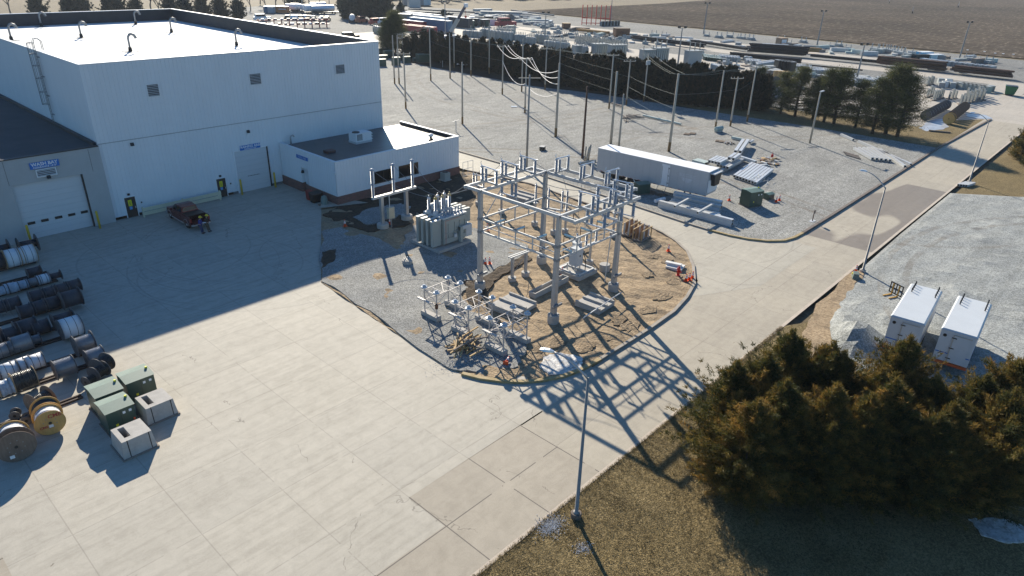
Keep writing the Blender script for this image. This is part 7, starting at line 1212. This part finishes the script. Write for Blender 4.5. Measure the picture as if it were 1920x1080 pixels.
box(1469,85,3.2,2.4,2.4,M('open_crate_brown',(.30,.20,.13),.8),'open_crate','brown open crate standing above the tall black pipe stack','crate',None,-.4,0,lambda t,w_,d,h_: MB().box(-1.1,-.02,.5,1.1,-.005,1.9).build('opening_plate',WHITEB,t))
c=at(1116,47); t=thing('red_rack','tall red steel rack near the brown field','rack',c,-.75); RD=M('red_rack_paint',(.60,.05,.03),.5)
for i in range(7): m=MB(); m.box(-6+i*2.,-.2,0,-5.7+i*2.,.2,8.); m.build('upright',RD,t)
for z in (.6,2.6): MB().box(-6,.203,z,6.3,.4,z+.3).build('beam',RD,t)
for i in range(12): box(1128+i*3,49-.1*i,.8,.8,1.9,(GALVD,BLACK)[i%2],'valve_post','dark upright fitting, %s in the row right of the red rack'%ORD[i],'fitting','dark fittings by the red rack')
# vehicles and containers at the top left
def container(px,py,L,w_,h_,mat,lab,rz,roof=None,name='shipping_container',cat='container'):
    b=at(px,py); t=thing(name,lab,cat,b,rz); m=MB(); m.box(-L/2,0,.15,L/2,w_,h_); m.build('walls',mat,t); m=MB()
    for k in range(int(L/.8)): m.box(-L/2+.2+k*.8,-.05,.3,-L/2+.5+k*.8,-.003,h_-.2)
    m.build('corrugation',mat,t); MB().box(-L/2-.03,-.06,h_,L/2+.03,w_+.03,h_+.08).build('roof',roof or WHITEB,t); return t
oc=M('container_orange',(.55,.20,.07),.6); bc=M('container_blue',(.06,.14,.25),.6); gc=M('container_grey',(.32,.38,.42),.6)
t=container(527,25,6.2,2.5,2.8,oc,'orange shipping container at the top left with white lettering',-.85); q=MB(); [q.box(-.9+k*.42,-.08,1.55,-.6+k*.42,-.055,1.95) for k in range(8)]; q.build('white_marks',WHITEB,t)
container(508,25.5,2.6,6,2.8,gc,'grey shipping container between the blue and orange ones',-.85); container(500,25,2.6,6,2.8,bc,'blue shipping container at the left of the three',-.85)
container(757,47,5.5,5.,4.,M('brown_grey_shed',(.17,.165,.15),.7),'brown grey shed beyond the big pine',-.9,None,'storage_shed','shed')
bt=M('trailer_blue',(.07,.16,.26),.5)
for px,py,L,mt,l,hh in ((803,57,20,bt,'long blue trailer beyond the hedge, nearest',3.9),(799,46,22,WHITEB,'long white trailer behind the blue one',3.2),(787,50,14,bt,'blue trailer behind the nearest blue one',3.),(855,51,13,M('dark_trailer',(.05,.045,.05),.6),'long dark trailer left of the black machinery',3.6),(792,40,18,M('roof_pale',(.5,.48,.45),.6),'pale roofed trailer behind the white one',3.),(780,40,16,WHITEB,'low white roofed trailer at the back',3.2)): container(px,py,L,2.6,hh,mt,l,-1.5,None,'parked_trailer','trailer')
for i,(px,py,L) in enumerate(((768,60,12),(785,61,14),(770,55,12))): t=container(px,py,L,2.5,2.2 if i<2 else 3.,M('red_flatbed',(.30,.03,.035),.6),'red flatbed trailer, %s of the three beyond the big pine'%pn[i],-1.5,WHITEB if i==2 else M('red_flatbed',(.30,.03,.035),.6),'flatbed_trailer','trailer')
def vehicle(px,py,L,w_,h_,mat,lab,rz,cat,name,s=1,dark=True,tank=False):
    b=at(px,py); t=thing(name,lab,cat,b,rz)
    if tank: m=MB(); m.lathe((-L*.5,0,h_*.62),[(h_*.1,0),(h_*.36,.2),(h_*.36,L*.8),(h_*.1,L*.82)],12,(1,0,0)); m.build('tank',mat,t); MB().box(-L/2,-w_*.4,.5,L/2,w_*.4,.9).build('chassis',BLACK,t)
    else: MB().box(-L/2,-w_/2,.4,L/2,w_/2,h_*.58).build('body',mat,t); m=MB(); m.hexa([(-L*.42,-w_*.47,h_*.58),(L*.25,-w_*.47,h_*.58),(L*.25,w_*.47,h_*.58),(-L*.42,w_*.47,h_*.58)],[(-L*.38,-w_*.4,h_),(L*.15,-w_*.4,h_),(L*.15,w_*.4,h_),(-L*.38,w_*.4,h_)]); m.build('cab',mat,t); m=MB(); m.box(-L*.36,-w_*.46,h_*.62,L*.18,w_*.46,h_*.9); m.build('windows',GLASS,t)
    for x in (-L*.3,L*.3):
        for y in (-w_/2,w_/2): m=MB(); m.cyl((x,y-.15,.4),(x,y+.15,.4),.42,n=10); m.build('wheel',RUBBER,t)
    return t
vehicle(492,39,6.5,2.3,2.6,WHITEB,'white van parked beyond the warehouse roof',-.3,'van','parked_van')
for i,(px,py,mt) in enumerate(((540,37,BLACK),(551,37,WHITEB),(557,37,WHITEB),(566,37.5,BLACK),(573,37,WHITEB),(581,37.5,BLACK),(588,38,GALVD),(604,39,GALVD),(614,39,BLACK))): vehicle(px,py,4.8,1.9,1.8,mt,'parked vehicle, %s from the left in the row beyond the warehouse parapet'%ORD[i],.8,'vehicle','parked_vehicle')
vehicle(661,42,5,2.4,3.2,WHITEB,'white tank trailer on the far gravel','.' and .9,'tank trailer','tank_trailer',tank=True); vehicle(678,43,5,2.3,2.6,M('orange_machine',(.40,.14,.07),.6),'orange brown machine beside the white tank trailer',.2,'machine','yard_machine'); vehicle(705,46,6,2.2,2.4,M('red_machine',(.42,.07,.05),.6),'red machine left of the white truck','.' and .1,'machine','yard_machine'); vehicle(722,45,9,2.4,2.4,WHITEB,'white truck on the far gravel behind the big pine',.0,'truck','parked_truck')
for i,(px,py,L) in enumerate(((549,23,6),(556,22,5),(560,23,5))): vehicle(px,py,L,3,3.8,WHITEB,'white horizontal tank, %s in the group right of the orange container'%ORD[i],-.8,'tank','storage_tank',tank=True)
for i,(px,py,L) in enumerate(((583,24,9),(593,26,11),(610,26,14),(600,20,10))): vehicle(px,py,L,2.6,3.8,ALU if i>1 else WHITEB,'tanker trailer, %s in the far group of tankers'%ORD[i],-.1,'tanker','tanker_trailer',tank=True)
vehicle(669,75,5.6,2.1,2.,BLACK,'dark pickup truck on the gravel beyond the parapet',.0,'pickup','parked_pickup') if False else None
vehicle(656,73,6.,2.2,2.1,BLACK,'dark truck with a pale hood just beyond the parapet',-.2,'truck','parked_truck')
t=thing('pipe_rack','long rust red rack of dark parts beyond the warehouse parapet','rack',at(552,52),-.35)
for z in (1.,2.6): MB().box(-13,-.6,z,13,.6,z+.2).build('shelf',M('red_flatbed',(.30,.03,.035),.6),t)
for i in range(10): MB().box(-12.5+i*2.7,-.6,0,-12.3+i*2.7,.6,3.2).build('upright',M('red_flatbed',(.30,.03,.035),.6),t)
for i in range(22): single('rack_part',MB().cbox((0,0,.25),(rnd.uniform(.8,1.8),1,.5)),(BLACK,WHITEB,GALVD)[i%3],'part lying on the rust red rack, %s along it'%ORD[i],'part',at(552,52)+Vector((math.cos(-.35)*(-12+i*1.13),math.sin(-.35)*(-12+i*1.13),2.8 if i%2 else 1.2)),-.35,group='parts on the rust red rack')
vehicle(948,50,8.5,3.,3.4,M('tank_red',(.33,.03,.035),.5),'dark red roll-off tank with white lettering on the far concrete',-.3,'tank','roll_off_tank'); 
for i in range(16): box(884+rnd.uniform(0,44),50+rnd.uniform(-8,2),3.5,2.2,rnd.uniform(1.6,3.),(BLACK,GREEN,GALVD,WHITEB,BLACK)[i%5],'yard_machine','dark piece of machinery, %s in the cluttered row right of the dark trailer'%ORD[i],'machine','cluttered machinery row',rnd.uniform(-1,1),0,lidx((GALV,BLACK,WHITEB)[i%3]))
for i,(px,py,w_,mt,l) in enumerate(((776,10,11,GALVD,'dark block of stacked pipe ends at the top of the yard'),(793,10,9,M('pale_blue_box',(.45,.56,.6),.6),'pale blue block right of the dark block at the top'),(748+30,14,6,GALV,'grey low block before the dark block'))): box(px,py,w_,6,4,mt,'storage_block',l,'storage block',None,-.5,0,lidx(WHITEB))
for px,py,l in ((940,30,'long low grey pile left of the dark gravel cone'),): box(px,py,20,4,1.8,GALVD,'material_pile',l,'pile',None,-.8,0,lidx(GALVD))
m=MB(); m.lathe((0,0,0),[(4.5,0),(2.5,1.4),(.5,2.6),(.05,2.7)],12); single('gravel_pile',m,M('dark_gravel',(.12,.11,.10),.95),'dark cone of gravel on the far concrete','gravel pile',at(957,38))
# crane
B_=at(842,78); t=thing('crane_truck','truck crane with a raised telescopic boom behind the hedge','crane',B_); T_=wx(874,9,B_.x+3); m=MB(); d=T_-B_-Vector((0,0,2.)); p0=Vector((0,0,2.)); m.beam(p0,p0+d*.55,1.,1.1); bo=m.build('boom',YGR,t); m=MB(); m.beam(p0+d*.55,p0+d*.97,.7,.8); m.build('inner_boom',M('dark_blue_boom',(.05,.06,.10),.5),bo); m=MB(); q=p0+d*.985; m.cbox(tuple(q),(1.,1.,1.2)); m.build('boom_head',WHITEB,bo)
MB().box(-4,-1.3,.8,3,1.3,2.).build('carrier',WHITEB,t); m=MB(); q=p0+d*.97; m.cyl(tuple(q),(q.x,q.y,q.z-3),.06,n=4); m.cbox((q.x,q.y,q.z-3.3),(.5,.5,.7)); m.build('hook',RED,bo)
# irrigation rig wheels in the field
for px,py,l in ((1710,25,'dark pivot wheel pair on the field, left'),(1796,14,'dark pivot tower on the field, right'),(1667,6,'pale pivot tower on the field near the top')):
    t=thing('pivot_tower','irrigation tower: '+l,'irrigation tower',at(px,py),.3)
    for s in (-2,2): m=MB(); m.cyl((s,-.2,.7),(s,.2,.7),.7,n=12); m.build('wheel',BLACK,t)
    m=MB(); m.beam((-2,0,.8),(0,0,4.),.15,.15); m.beam((2,0,.8),(0,0,4.),.15,.15); m.beam((-2,0,.8),(2,0,.8),.15,.15); m.build('frame',GALV,t)
for i,(px,py) in enumerate(((1814,94),(1866,100),(1881,101),(1900,102),(1846,97))): single('marker_sheet',MB().box(-.6,-.3,0,.6,.3,.1),WHITEB,'small white sheet on the field edge, %s from the left'%ORD[i],'sheet',at(px,py),group='white sheets on the field')

# loose equipment between the aisles
YC=[(1000,60,1290,82,46),(1300,100,1330,104,6),(1335,114,1470,134,18),(900,28,1060,52,34),(1490,136,1700,166,26),(1690,118,1890,140,12)]
k=0
for xa,ya,xb,yb,n_ in YC:
    for i in range(n_):
        u=(i+rnd.uniform(0,.8))/n_; px=xa+(xb-xa)*u; py=ya+(yb-ya)*u+rnd.uniform(-2,7); b=at(px,py); L=rnd.uniform(1.,4.); W=rnd.uniform(.6,1.8); hh=rnd.uniform(.3,1.5); m=MB(); m.box(-L/2,-W/2,0,L/2,W/2,hh*.6)
        if i%3==0:
            for q in range(4): m.cyl((-L*.4+q*L*.26,0,hh*.6),(-L*.4+q*L*.26,0,hh*.6+rnd.uniform(.4,1.2)),.12,n=5)
        elif i%3==1: m.cbox((rnd.uniform(-.3,.3),0,hh*.8),(L*.5,W*.6,hh*.4),.2)
        k+=1; single('yard_equipment',m,(YGR,GALV,GALVD,YGW,WOODG,YGR,M('pale_green_steel',(.42,.50,.47),.5))[rnd.randrange(7)],'small skid of loose grey equipment lying between the aisles of the storage yard','equipment',b,rz=rnd.uniform(-1.4,.8),group='loose equipment between the aisles')
